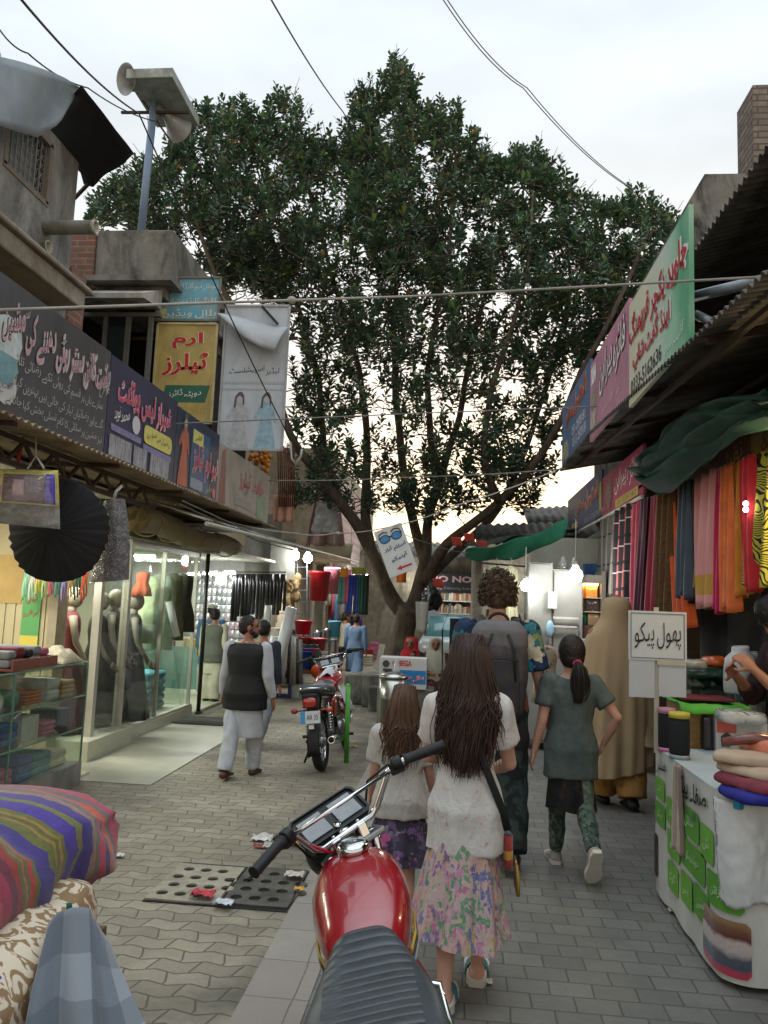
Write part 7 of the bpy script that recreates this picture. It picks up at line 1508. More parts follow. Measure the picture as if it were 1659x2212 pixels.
t = thing('cloth_cart', 'low cart under the folded blankets at the lower left corner', 'cart', (-1.6, 2.1, 0)); mb = MB(); mb.bx(-2.4, -1.08, 1.0, 2.5, .55, .62); mb.build('deck', wood('cart_wood', '#4d3d2b', '#6b5640'), t)
for x in (-2.3, -1.2):
    for y in (1.1, 2.42): mb = MB(); mb.bx(x - .03, x + .03, y - .03, y + .03, 0, .55); mb.build('leg', wood('cart_wood', '#4d3d2b', '#6b5640'), t)
BANDS = [(0, '#5d1a33'), (.05, '#8a1f3d'), (.12, '#a33c4f'), (.16, '#6a5b5c'), (.2, '#b5532f'), (.26, '#2c3566'), (.3, '#b02a4c'), (.36, '#5d5648'), (.41, '#8a6a5f'), (.45, '#3a2a78'), (.53, '#6a6b3a'), (.56, '#432f86'), (.63, '#5d5f2a'), (.655, '#8a6a30'), (.67, '#55582a'), (.69, '#8a6a30'), (.70, '#5d5f2a'), (.74, '#382a74'), (.84, '#5d5f2a'), (.87, '#a82a24'), (.9, '#55582a'), (.925, '#96622c'), (.935, '#55582a'), (.96, '#8a2420'), (1, '#55582a')]
t = thing('striped_blankets', 'folded blankets with red, purple and olive stripes at the lower left', 'blanket', (-1.6, 2.0, .62))
g = stripes('striped_wool', BANDS, 0, 'UV', wob=.012, bump=.3, fs=(1.5, 1, 1), var=.4)
mb = MB(); n = 40
def sect(y, cz, rx, rz, cx2, k, seed):
    th = k * math.tau / n; c_, s_ = math.cos(th), math.sin(th); w = 1 + .09 * fbm((c_ * 1.6 + seed, y * 5, s_ * 1.6)) + .05 * fbm((c_ * 2.2 + seed, y * 11, s_ * 2.2)) + .03 * fbm((c_ * 5 + seed, y * 26, s_ * 5)) + .018 * math.sin(s_ * 18) * max(0, c_)
    cz -= .03 * abs(math.sin(y * 8.5)) ** 8; return Vector((cx2 + rx * math.copysign(abs(c_) ** .75, c_) * w, y, cz + rz * math.copysign(abs(s_) ** .8, s_) * w))
def bale(mb, secs, seed): 
    ids = []; R_ = [[sect(*s_, k, seed) for k in range(n)] for s_ in secs]; L = len(R_)
    idx = [[mb.addv(p) for p in r] for r in R_]; mb.smooth = True
    for i in range(L - 1):
        for k in range(n):
            k2 = (k + 1) % n; mb.face((idx[i][k], idx[i][k2], idx[i + 1][k2], idx[i + 1][k]), tuple(((2.56 - secs[q_][0]) / 1.0, k_ / n) for q_, k_ in ((i, k), (i, k + 1), (i + 1, k + 1), (i + 1, k))))
    mb.smooth = False; mb.face(idx[0][::-1]); mb.face(idx[-1])
def interp(K_, m):
    out_ = []
    for i in range(m):
        f = i / (m - 1) * (len(K_) - 1); k = min(int(f), len(K_) - 2); f -= k; f2 = f * f * (3 - 2 * f); out_.append(tuple(a * (1 - f2) + b * f2 for a, b in zip(K_[k], K_[k + 1])))
    return out_
bale(mb, interp([(2.54, .89, .22, .06, -1.36), (2.52, .90, .32, .12, -1.38), (2.42, .91, .37, .16, -1.41), (2.2, .91, .385, .175, -1.43), (1.95, .90, .38, .175, -1.43), (1.7, .89, .37, .175, -1.42), (1.4, .86, .36, .175, -1.41), (1.05, .83, .35, .17, -1.41)], 44), 1); mb.build('wool_fold', g, t)
t = thing('patterned_bolster', 'rolled brown and cream floral cloth with a blue star label below the striped blankets', 'cloth', (-1.3, 1.9, .62)); mb = MB()
bale(mb, interp([(2.22, .79, .03, .03, -1.07), (2.205, .79, .085, .075, -1.07), (2.14, .785, .105, .10, -1.065), (1.95, .775, .11, .11, -1.05), (1.7, .76, .115, .115, -1.02), (1.4, .74, .12, .12, -.98), (1.15, .72, .12, .12, -.95)], 30), 4)
g = NT('floral_beige'); vv = g.tc.outputs['Object']; n1 = g.noise(vv, 17, 2, .4, 2.4); c = g.ramp(n1.outputs[0], [(.46, '#7c6446'), (.49, '#b9ac98')], 'LINEAR'); vo = g.vor(vv, 26); c = g.mix(g.ramp(vo.outputs['Distance'], [(.10, (1, 1, 1)), (.16, (0, 0, 0))]), c, '#8e733f'); g.col(c); g.bump(g.noise(vv, 200, 2).outputs[0], .2, .004); mb.build('roll', g.fin(.9), t)
mb = MB(); q = aY(38, 2090, 1.45); P_ = []
for k in range(16): a_ = k * math.tau / 16; r_ = .026 if k % 2 else .034; P_.append(q + Vector((r_ * math.cos(a_), -.0, r_ * math.sin(a_))))
n_ = Vector((.45, -.75, .5)).normalized(); u_ = Vector((1, .4, 0)).normalized(); v_ = n_.cross(u_).normalized(); q = Vector((-.955, 1.62, .868))
mb.poly([q + u_ * ((.026 if k % 2 else .034) * math.cos(k * math.tau / 16)) + v_ * ((.026 if k % 2 else .034) * math.sin(k * math.tau / 16)) for k in range(16)]); mb.build('star_label', mat('label_blue', '#20489c', .5, var=.15), t)
t = thing('checked_shawl', 'grey checked wool shawl draped over the near cloth pile', 'shawl', (-1.0, 1.6, .5))
g = NT('grey_check_wool'); sp = g.n('ShaderNodeSeparateXYZ'); g.l(g.tc.outputs['UV'], sp.inputs[0]); c = g.mix(band(g, sp.outputs[0], 1.7, .5), '#71777d', '#565d65'); c = g.mix(g.math('MULTIPLY', band(g, sp.outputs[1], 2.6, .5), .4), c, '#363c45'); g.col(c); g.bump(g.noise(g.tc.outputs['Object'], 250, 2).outputs[0], .3, .003); shm = g.fin(.95, 0, .2, 0, .3)
Ltop = [(112, 1996), (128, 1972), (158, 1962), (190, 1970), (214, 1996), (232, 2040)]; Lbot = [(62, 2420), (110, 2430), (180, 2440), (260, 2430), (330, 2390), (390, 2330)]
mb = MB()
def shawl(a, b):
    p, q = lerp_l(Ltop, a), lerp_l(Lbot, a); y = 1.84 - .26 * b ; P_ = aY(p[0] * (1 - b) + q[0] * b, p[1] * (1 - b) + q[1] * b, y)
    f = math.sin(a * 9 + b * 2.5) * .6 + .5 * math.sin(a * 17 + 1 - b * 2) + .8 * fbm((a * 4, b * 2, 3)); return P_ + Vector((.015 * f * b, -.05 * f * (.25 + b) - .05 * math.sin(b * 2), 0))
mb.grid(shawl, 46, 30, True, .006); mb.build('cloth', shm, t)
mb = MB(); mb.grid(lambda a, b: aY(143 + 12 * a, 1950 + 30 * b, 1.86 + .01 * a), 4, 4, True, .003); simple('green_label', mb, mat('label_green', '#14594a', .6), 'green cloth tag sticking out of the checked shawl', 'tag')
def S_(n, c, r=.55): return mat('skin_' + n, c, r, var=.08, vs=9, spec=.35)
SK_F, SK_B = S_('fair', '#b58a78'), S_('brown', '#8a5f4a')
TOR = [(.47, .088, .062), (.52, .092, .068), (.57, .084, .062), (.63, .074, .056), (.70, .083, .060), (.76, .092, .060), (.80, .086, .052), (.828, .052, .042), (.85, .03, .032)]
class Fig:
    def __init__(s, label, xy, H, rz=0, legs=((8, 6), (-14, 20)), arms=((8, 8, 15), (-6, 8, 15)), skin=SK_F, child=False, wide=1.0, head=(0, 0), z0=None, vox=.008, cat='person', face=False, group=None, feet=True, lean=0, arm_in=(0, 0)):
        s.H, s.wide, s.vox = H, wide, vox; hs = 1.15 if child else 1.0; s.hs = hs
        J = s.J = {}
        sh = .104 * wide * (.94 if child else 1)
        for i, (sx, nm) in enumerate(((-1, 'L'), (1, 'R'))):
            a, k = R(legs[i][0]), R(legs[i][1]); foot = legs[i][2] if len(legs[i]) > 2 else max(0, legs[i][1] - legs[i][0] - 5)
            hip = Vector((sx * .05 * wide, 0, .52)); kn = hip + .245 * Vector((0, math.sin(a), -math.cos(a))); an = kn + .235 * Vector((0, math.sin(a - k), -math.cos(a - k)))
            J['hip' + nm], J['kn' + nm], J['an' + nm], J['ft' + nm] = hip, kn, an, foot
            w_, o, e = (R(q) for q in arms[i]); shd = Vector((sx * sh, 0, .800)); u = Vector((sx * math.sin(o), math.sin(w_) * math.cos(o), -math.cos(w_) * math.cos(o))).normalized()
            el = shd + .172 * u; f = Matrix.Rotation(e, 3, u.cross(Vector((-sx * arm_in[i], 1, 0.001))).normalized()) @ u; wr = el + .150 * f
            J['sh' + nm], J['el' + nm], J['wr' + nm], J['hd' + nm] = shd, el, wr, f
        low = min(J['anL'].z, J['anR'].z) - .036
        for k in list(J):
            if isinstance(J[k], Vector) and not k.startswith('hd'): J[k] = (J[k] - Vector((0, 0, low))) * H
        s.dz = -low
        s.tor = [((z + s.dz) * H, rx * H * wide, ry * H) for z, rx, ry in TOR]
        if child: pass
        s.hc = Vector((0, .012, .928 + s.dz)) * H; s.hr = Vector((.047, .058, .067)) * H * hs
        s.HM = Euler((R(head[1]), 0, R(head[0]))).to_matrix(); s.lean = lean
        mb = MB()
        mb.loft(s.rings(1.0)); mb.tube([Vector((0, -.005, .80 + s.dz)) * H, s.hc - Vector((0, .012, .03)) * H], [.034 * H, .029 * H], 12)
        s.headmesh(mb)
        for nm, sx in (('L', -1), ('R', 1)):
            mb.tube([J['hip' + nm], J['hip' + nm].lerp(J['kn' + nm], .5), J['kn' + nm], J['kn' + nm].lerp(J['an' + nm], .35), J['an' + nm]], [.05 * H, .043 * H, .031 * H, .031 * H, .019 * H], 12); mb.ball(J['kn' + nm], .031 * H)
            s.foot(mb, nm, 1.0)
            mb.ball(J['sh' + nm], .034 * H); mb.tube([J['sh' + nm], J['sh' + nm].lerp(J['el' + nm], .5), J['el' + nm], J['el' + nm].lerp(J['wr' + nm], .35), J['wr' + nm]], [.030 * H, .028 * H, .022 * H, .022 * H, .0145 * H], 11); mb.ball(J['el' + nm], .022 * H)
            s.hand(mb, nm, sx)
        s.o = remeshed('person', s.sh(mb), skin, vox, None, 3, None, True, label=label, cat=cat, group=group)
        s.o.location = (xy[0], xy[1], z0 or 0); s.o.rotation_euler = (0, 0, rz)
        s.skin = skin
        if face: s.face()
    def sh(s, mb):
        if s.lean:
            zc = (.5 + s.dz) * s.H; M = Matrix.Rotation(-R(s.lean), 3, 'X')
            mb.v = [tuple((M @ Vector((x, y, z - zc)) + Vector((0, 0, zc))) if z > zc else (x, y, z)) for x, y, z in mb.v]
        return mb
    def rings(s, k, n=22, zmin=-9, dy=0, kx=1.0):
        return [[Vector((rx * k * kx * math.copysign(abs(math.cos(a)) ** .85, math.cos(a)), ry * k * math.sin(a) + dy, z)) for a in np.linspace(0, math.tau, n, False)] for z, rx, ry in s.tor if z >= zmin]
    def headmesh(s, mb):
        c, r, M, H = s.hc, s.hr, s.HM, s.H; k = s.hs
        P = lambda x, y, z: c + M @ (Vector((x, y, z)) * H * k)
        mb.ball(P(0, -.004, .012), (r.x * 1.02, r.y, r.z * .82), 18, 12, M); mb.ball(P(0, .014, -.022), (r.x * .78, r.y * .72, r.z * .68), 14, 10, M)
        mb.ball(P(0, .040, -.052), (.017 * H, .014 * H, .013 * H), 10, 7, M)
        mb.tube([P(0, .052, .008), P(0, .063, -.014), P(0, .054, -.020)], [.006 * H, .010 * H, .006 * H], 8); mb.ball(P(0, .050, -.034), (.015 * H, .008 * H, .006 * H), 10, 6, M); mb.ball(P(0, .046, .014), (.034 * H, .012 * H, .008 * H), 10, 6, M)
        for sx in (-1, 1): mb.ball(P(sx * .048, -.004, -.006), (.007 * H, .013 * H, .021 * H), 10, 8, M)
    def face(s):
        mb, m2 = MB(), MB()
        for sx in (-1, 1):
            P = lambda x, y, z: s.hc + s.HM @ (Vector((x, y, z)) * s.H * s.hs)
            mb.ball(P(sx * .02, .049, .004), .0075 * s.H, 10, 8); m2.tube([P(sx * .01, .058, .019), P(sx * .022, .056, .022), P(sx * .033, .047, .018)], .0028 * s.H, 5)
        m2.ball(P(0, .0575, -.034), (.014 * s.H, .004 * s.H, .004 * s.H), 8, 5, s.HM)
        s.sh(mb).build('eye', mat('eye_dark', '#1c1512', .2, var=0), s.o, local=True); s.sh(m2).build('eyebrow', mat('brow_dark', '#2a1b17', .8, var=0), s.o, local=True)
    def foot(s, mb, nm, k, th=0):
        a = s.J['an' + nm]; p = R(s.J['ft' + nm]); H = s.H; M = Matrix.Rotation(-p, 3, 'X')
        F = lambda x, y, z: a + M @ Vector((x * H, y * H, z * H))
        mb.tube([F(0, -.028, -.017), F(0, .0, -.014), F(0, .05, -.020), F(0, .085, -.026), F(0, .108, -.028)], [(.020 * H * k, .017 * H * k), (.024 * H * k, .022 * H * k), (.027 * H * k, .016 * H * k), (.029 * H * k, .011 * H * k), (.018 * H * k, .007 * H * k)], 12, True, (1, 0, 0)); mb.ball(F(0, -.026, -.018), (.02 * H * k, .018 * H * k, .018 * H * k))
    def hand(s, mb, nm, sx):
        w, d, H = s.J['wr' + nm], s.J['hd' + nm].normalized(), s.H
        fl = Vector((-sx, 0, 0)); fl = (fl - d * fl.dot(d)).normalized(); sd = d.cross(fl) * sx        # fl: palm side, sd: towards the thumb
        if sd.dot(Vector((0, 1, .4))) < 0: sd = -sd
        mb.tube([w, w + d * .022 * H, w + d * .048 * H], [(.015 * H, .011 * H), (.023 * H, .012 * H), (.022 * H, .010 * H)], 10, True, tuple(sd))
        for k, L in enumerate((.036, .041, .038, .030)):
            b = w + d * .046 * H + sd * (.0165 - .011 * k) * H; q = [b]; dd = d.copy()
            for j in range(3): dd = (dd + fl * (.22 + .05 * k)).normalized(); q.append(q[-1] + dd * L * H * (.45, .32, .23)[j])
            mb.tube(q, [.0056 * H, .0053 * H, .005 * H, .0042 * H], 7)
        b = w + d * .016 * H + sd * .017 * H; mb.tube([b, b + (d * .5 + sd * .8 + fl * .2).normalized() * .022 * H, b + (d * .9 + sd * .7 + fl * .35).normalized() * .042 * H], [.0075 * H, .0062 * H, .005 * H], 7)
    def shirt(s, m, hem=.46, k=1.16, sleeve=.55, flare=1.0, fold=(.010, 14, 6, 3), name='shirt', kx=1.0, sr=.040, vox=None, top=.835, armless=False, ky=1.0):
        H, J = s.H, s.J; mb = MB(); z0 = (hem + s.dz) * H; n = 26; R_ = []
        zs = [z0, z0 + .004 * H] + [z for z, *_ in s.tor if z > z0 + .02 * H and z < (top + .012 + s.dz) * H]
        tz = [t[0] for t in s.tor]; tx = [t[1] for t in s.tor]; ty = [t[2] for t in s.tor]
        for z in zs:
            rx = float(np.interp(z, tz, tx)); ry = float(np.interp(z, tz, ty)); f = 1 + (flare - 1) * max(0, (.70 + s.dz) * H - z) / (.24 * H)
            kk = k if z < (.815 + s.dz) * H else 1.08
            R_.append([Vector((rx * kk * kx * f * math.copysign(abs(math.cos(a)) ** .85, math.cos(a)), ry * kk * ky * f * math.sin(a), z)) for a in np.linspace(0, math.tau, n, False)])
        mb.loft(R_)
        if not armless:
            for nm in 'LR':
                a, b, c = J['sh' + nm], J['el' + nm], J['wr' + nm]; mb.ball(a, sr * 1.0 * H)
                if sleeve <= 1: mb.tube([a, a.lerp(b, sleeve * .5), a.lerp(b, sleeve)], [sr * H, sr * .98 * H, sr * 1.02 * H], 12)
                else: mb.tube([a, a.lerp(b, .5), b, b.lerp(c, (sleeve - 1) * .5), b.lerp(c, sleeve - 1)], [sr * H, sr * .95 * H, sr * .82 * H, sr * .78 * H, sr * .62 * H], 12); mb.ball(b, sr * .83 * H)
        else:
            for nm in 'LR': mb.ball(J['sh' + nm] * .97 + Vector((0, 0, (.82 + s.dz) * H * .03)), sr * .95 * H)
        return remeshed(name, s.sh(mb), m, vox or s.vox * 1.3, s.o, 4, fold)
    def trousers(s, m, k=1.25, hem=.97, waist=.60, loose=.0, fold=(.010, 12, 7, 8), name='trousers', cuff=1.0):
        H, J = s.H, s.J; mb = MB()
        mb.loft([[Vector((rx * 1.07 * math.cos(a), ry * 1.1 * math.sin(a), z)) for a in np.linspace(0, math.tau, 22, False)] for z, rx, ry in s.tor if z < (waist + s.dz) * H])
        for nm in 'LR':
            h, kn, an = J['hip' + nm], J['kn' + nm], J['an' + nm]; e = kn.lerp(an, hem)
            mb.tube([h + Vector((0, 0, .02 * H)), h.lerp(kn, .5), kn, kn.lerp(e, .5), e], [(.052 + loose) * H, (.047 + loose) * H, (.036 + loose) * k * H, (.034 + loose) * k * H, (.028 + loose * cuff) * k * H], 14); mb.ball(kn, (.036 + loose) * k * H)
        return remeshed(name, s.sh(mb), m, s.vox * 1.3, s.o, 4, fold)
    def skirt(s, m, z0, z1, r0=1.08, r1=(.15, .13), nf=9, amp=.06, off=(0, 0), name='skirt', ph=0):
        H = s.H; mb = MB(); n = 96; tz = [t[0] for t in s.tor]; za, zb = (z0 + s.dz) * H, z1 * H
        rx0, ry0 = float(np.interp(za, tz, [t[1] for t in s.tor])) * r0, float(np.interp(za, tz, [t[2] for t in s.tor])) * r0; R_ = []
        for j in range(15):
            f = j / 14; z = za + (zb - za) * f; g_ = f ** 1.25; row = []
            for k in range(n):
                a = k * math.tau / n; w = 1 + amp * f * (math.sin(a * nf + 2.2 * f + ph) + .6 * math.sin(a * (nf * 1.7) + 1 + 3 * f) + .8 * fbm((math.cos(a) * 2, math.sin(a) * 2, f * 2 + ph)))
                row.append(Vector(((rx0 + (r1[0] * H - rx0) * g_) * math.cos(a) * w + off[0] * f, (ry0 + (r1[1] * H - ry0) * g_) * math.sin(a) * w + off[1] * f, z + .012 * H * f * math.sin(a * 2 + ph))))
            R_.append(row)
        mb.loft(R_, False); mb.face(list(range(n))[::-1]); return s.sh(mb).build(name, m, s.o, local=True)
    def shoes(s, m, k=1.22, name='shoe', sole=None):
        for nm in 'LR':
            mb = MB(); s.foot(mb, nm, k); a = s.J['an' + nm]; mb.tube([a + Vector((0, 0, .012 * s.H)), a - Vector((0, .004 * s.H, .014 * s.H))], [.026 * s.H, .028 * s.H], 12); o = remeshed(name, s.sh(mb), m, s.vox, s.o, 3)
            if sole: s.sole(nm, sole, k, o)
    def sole(s, nm, m, k=1.25, par=None, th=.016):
        a = s.J['an' + nm]; p = R(s.J['ft' + nm]); H = s.H; M = Matrix.Rotation(-p, 3, 'X'); P = [(-.014, -.045), (.014, -.045), (.022, -.02), (.021, .02), (.029, .07), (.024, .10), (.008, .118), (-.012, .118), (-.026, .10), (-.029, .07), (-.021, .02), (-.022, -.02)]
        mb = MB(); mb.loft([[a + M @ (Vector((x * k, y * 1.06, z)) * H) for x, y in P] for z in (-.036 - th * .25, -.033 - th * .2, -.033 + th * .5, -.03 + th * .55)], True, False)
        return s.sh(mb).build('sole', m, par or s.o, local=True, bevel=.003)
    def cap_hair(s, m, k=1.07, down=-.1, back=.012, name='hair', fold=(.003, 60, 60, 2)):
        mb = MB(); r, H = s.hr, s.H; c = s.hc + s.HM @ Vector((0, -back * H, .014 * H)); mb.ball(c, (r.x * k * 1.03, r.y * k * .98, r.z * k * (.9 if k > 1 else .88)), 22, 14, s.HM)
        mb.ball(c + s.HM @ Vector((0, -.012 * H, down * r.z * 4)), (r.x * k * .93, r.y * k * .8, r.z * .62), 18, 10, s.HM)
        return remeshed(name, s.sh(mb), m, s.vox * .8, s.o, 2, fold)
    def strands(s, m, zend, n=420, spread=.10, wav=.012, r=.0035, seed=1, parent=None, yback=.075, side=112, name='hair_strand'):
        q = random.Random(seed); H = s.H; mb = MB(); c, hr = s.hc, s.hr
        for i in range(n):
            ph = R(q.uniform(-side, side)); rr = q.uniform(1.03, 1.2); sx, cxx = math.sin(ph), math.cos(ph); jx = q.gauss(0, .011) * H
            ze = zend * H * q.uniform(.95, 1.25) + abs(sx) * .03 * H
            P = [c + Vector((sx * hr.x * .34 + jx, (.3 - cxx * .7) * hr.y * .75, hr.z * (1.13 - .14 * sx * sx) * (.6 + .4 * rr))), c + Vector((sx * hr.x * .86 * rr, -cxx * hr.y * .95 * rr, hr.z * .66)), c + Vector((sx * hr.x * 1.1 * rr, -cxx * hr.y * 1.08 * rr, -.1 * hr.z)), c + Vector((sx * hr.x * 1.05 * rr + jx, -cxx * hr.y * .98 * rr - .012 * H, -hr.z * .95))]
            zz = P[-1].z; xe = sx * spread * H + jx * 1.8; ph2 = q.uniform(0, 6.28); yb = -(yback * H) * max(.55, cxx) - q.uniform(0, .018) * H
            for f in (.3, .55, .8, 1.0): P.append(Vector((P[3].x + (xe - P[3].x) * f ** .7 + wav * H * math.sin(f * 7 + ph2), P[3].y + (yb - P[3].y) * min(1, f * 1.8) + wav * .5 * H * math.cos(f * 6 + ph2), zz + (ze - zz) * f)))
            Q = []
            for a, b in zip(P[:-1], P[1:]): Q += [a, a.lerp(b, .5)]
            Q.append(P[-1]); Q = [Q[0]] + [(Q[j - 1] + Q[j] * 2 + Q[j + 1]) / 4 for j in range(1, len(Q) - 1)] + [Q[-1]]
            L = len(Q); w = q.uniform(.8, 1.3); mb.tube(Q, [(r * H * w * (1 if j < L - 3 else (L - j) / 4), r * H * .6) for j in range(L)], 5, False, (1, 0, 0))
        return s.sh(mb).build(name, m, parent or s.o, local=True)
def hairmat(n, c1, c2):
    g = NT('hair_' + n); ge = g.n('ShaderNodeNewGeometry'); g.col(g.ramp(ge.outputs['Random Per Island'], [(0, c1), (1, c2)])); g.bump(g.noise(g.map(g.tc.outputs['Object'], (1, 1, .12)), 160, 2).outputs[0], .4, .004); return g.fin(.6, 0, .3)
HB = hairmat('chestnut', '#241813', '#3f2a21'); HL = hairmat('lightbrown', '#3a291f', '#5c412f'); HD = hairmat('dark', '#14100f', '#261c19'); HC = hairmat('curly', '#2b221c', '#5a4636')
SOLE_W = mat('sole_white', '#b9b5aa', .7, var=.08)

p = aZ(1010, 2130); p = Vector((.068, 3.62, 0)); white_tee = patches('white_rose_tee', '#b9b7b4', ['#b5707a', '#bf8f93'], 26, .16, sheen=0)
f = Fig('long haired girl in a white top and bright flower skirt, nearest the camera', p.xy, 1.53, R(-2), legs=((-11, 9, 2), (11, 6, 0)), arms=((22, 12, 62), (16, 14, 62)), child=True, wide=.87, arm_in=(.5, .5), vox=.007)
f.shirt(white_tee, .40, 1.2, .62, 1.24, (.016, 11, 4, 3), 'top', sr=.050); floral = patches('garden_print', '#a8958f', ['#6a4a80', '#a35a82', '#3f7f5c', '#a8954a', '#a8748f', '#55608f', '#b0857c'], 22, .55, dist=.3, stretch=(1, 1, .6), sheen=0)
f.skirt(floral, .56, .17, 1.0, (.142, .15), 8, .07, (-.02, -.04)); f.cap_hair(HB, .97); f.strands(HB, .62, 2400, .042, .012, .0016, 3, yback=.08)
sb = mat('slide_strap_teal', '#37727a', .6, var=.1)
for nm in 'LR':
    sl = f.sole(nm, SOLE_W, 1.35, None, .026); sl.name = 'sandal'; mb = MB(); a = f.J['an' + nm]; M = Matrix.Rotation(-R(f.J['ft' + nm]), 3, 'X'); mb.tube([a + M @ (Vector((.034 * math.cos(t_), .05, -.030 + .034 * math.sin(t_))) * f.H) for t_ in np.linspace(0, math.pi, 11)], [(.026 * f.H, .003 * f.H)] * 11, 8, True, (0, 1, 0)); mb.build('strap', sb, sl, local=True)
t = thing('shoulder_bag', 'small woven bag with tassels on a long black strap of the girl in white', 'bag', tuple(p)); H = f.H
W = lambda x, y, z: p + Vector((x, y, z))
mb = MB(); mb.tube([W(-.07, -.03, 1.30), W(-.035, -.115, 1.235), W(.03, -.135, 1.10), W(.10, -.13, .93), W(.165, -.09, .78), W(.185, -.05, .70)], [(.004, .017)] * 6, 8, True, (0, 1, 0)); mb.build('strap', mat('strap_black', '#17181a', .7), t)
mb = MB(); n = 20; mb.loft([[W(.19 + .028 * s_ * math.cos(a), -.03 + .055 * s_ * math.sin(a), z) for a in np.linspace(0, math.tau, n, False)] for z, s_ in ((.53, .6), (.545, .75), (.60, .8), (.675, .7), (.685, .4))]); mb.build('pouch', stripes('woven_pouch', [(0, '#1f5a66'), (.15, '#8e2f2a'), (.4, '#b5852f'), (.55, '#8e2f2a'), (.8, '#3a2f2c')], 1, 'UV'), t)
for k, c in enumerate(('#8a7a2c', '#a8332c', '#b5903a', '#9a2b3c', '#2f6a6a')):
    mb = MB(); y = -.10 + k * .032; mb.tube([W(.225, y, .57), W(.232, y - .01, .50), W(.232, y, .445)], [.004, .007, .009], 7); mb.build('tassel', mat('tassel_' + c[1:], c, .8), t)

p = Vector((-.27, 4.3, 0)); f = Fig('small girl with light brown hair in a pale top and purple flower skirt', p.xy, 1.22, 0, legs=((10, 8), (-10, 16)), arms=((10, 10, 25), (10, 10, 25)), child=True, wide=.95)
f.shirt(patches('pale_dot_tee', '#aaa7a2', ['#7a6a70', '#a07c86'], 30, .14, sheen=0), .45, 1.25, .75, 1.25, (.012, 13, 5, 4), 'top', sr=.05); f.skirt(patches('plum_print', '#3a3342', ['#6d4f7a', '#a04f7c', '#55506a', '#7a7486', '#2b2630'], 22, .55, sheen=0), .55, .27, 1.0, (.165, .145), 9, .07); f.cap_hair(HL, .97); f.strands(HL, .66, 1200, .045, .010, .002, 5, yback=.08); f.shoes(mat('sandal_tan', '#7a6048', .7))
p = Vector((.29, 5.45, 0)); haw = patches('tropical_print', '#1b2a44', ['#3c8fa8', '#b5a883', '#22344f', '#8a8a4a', '#a8623a', '#2c6f78', '#c0b8a4'], 9, .6, dist=.3, sheen=0)
f = Fig('tall man with curly brown hair in a tropical print shirt, seen from behind', p.xy, 1.91, R(-1), legs=((10, 4, 0), (-13, 14, 4)), arms=((2, 10, 14), (-4, 13, 20)), wide=1.09, vox=.009)
f.shirt(haw, .44, 1.16, .82, 1.05, (.010, 10, 6, 2), sr=.044); camo = patches('dark_camo', '#20282a', ['#2d3a35', '#15191c', '#38433c', '#1a2426'], 11, .6, dist=.3, sheen=0); f.trousers(camo, 1.3, .97, .6, .012); f.shoes(mat('shoe_dark', '#1c1a18', .7), 1.3, sole=mat('sole_grey', '#4a4844', .8))
f.cap_hair(HC, 1.12); q = random.Random(4); mb = MB()
for i in range(760):
    th, ph = math.acos(q.uniform(-.55, 1)), q.uniform(0, math.tau); d = Vector((math.sin(th) * math.cos(ph), math.sin(th) * math.sin(ph), math.cos(th)))
    if d.y > .45 and d.z < .35: continue
    b = f.hc + Vector((d.x * f.hr.x, d.y * f.hr.y, d.z * f.hr.z)) * 1.02 + Vector((0, -.01, .015)); ln = q.uniform(.022, .062); o1 = d.orthogonal().normalized(); o2 = d.cross(o1); cr = q.uniform(.008, .014); a0 = q.uniform(0, 6)
    mb.tube([b + d * ln * k / 9 + (o1 * math.cos(a0 + k * 1.15) + o2 * math.sin(a0 + k * 1.15)) * cr for k in range(10)], [.0048] * 9 + [.002], 4, False)
mb.build('curls', HC, f.o, local=True)
t = thing('backpack', 'large charcoal backpack worn by the curly haired man', 'backpack', tuple(p)); bpm = mat('pack_charcoal', '#3d3a3d', .7, var=.15, vs=8, bump=.8, bs=17); bp2 = mat('pack_black', '#1e1d20', .7, var=.15, bump=.2, bs=240)
def sl(cx, z, rx, ry, yb, n=28, e=.55): return [p + Vector((cx + rx * math.copysign(abs(math.cos(a)) ** e, math.cos(a)), yb + ry * math.copysign(abs(math.sin(a)) ** e, math.sin(a)), z)) for a in np.linspace(0, math.tau, n, False)]
mb = MB(); mb.loft([sl(0, z, rx, ry, -.24) for z, rx, ry in ((.93, .11, .05), (.95, .155, .10), (1.05, .18, .13), (1.25, .186, .14), (1.42, .178, .125), (1.46, .16, .11))]); remeshed('main_sack', mb, bpm, .012, None, 4, (.012, 9, 6, 3)).parent = t
mb = MB(); mb.loft([sl(0, z, rx, ry, -.225) for z, rx, ry in ((1.395, .184, .135), (1.42, .192, .142), (1.52, .18, .135), (1.57, .14, .10), (1.585, .1, .06))]); remeshed('lid', mb, mat('pack_lid', '#5b595c', .7, var=.1, bump=.25, bs=240), .012, None, 3, (.008, 9, 9, 6)).parent = t
mb = MB(); mb.loft([sl(0, z, rx, ry, -.355) for z, rx, ry in ((.98, .12, .03), (1.0, .135, .045), (1.2, .135, .05), (1.33, .12, .035), (1.345, .1, .02))]); remeshed('front_pocket', mb, mat('pack_pocket', '#2c2a2e', .75, var=.12, bump=.25, bs=240), .012, None, 3, (.008, 9, 9, 9)).parent = t
for o in t.children:
    for v in o.data.vertices: v.co -= p
mb = MB(); mb.loft([sl(0, z, rx, ry, -.24) for z, rx, ry in ((.925, .11, .07), (.93, .15, .12), (1.0, .166, .138), (1.01, .165, .136))]); mb.build('base', bp2, t)
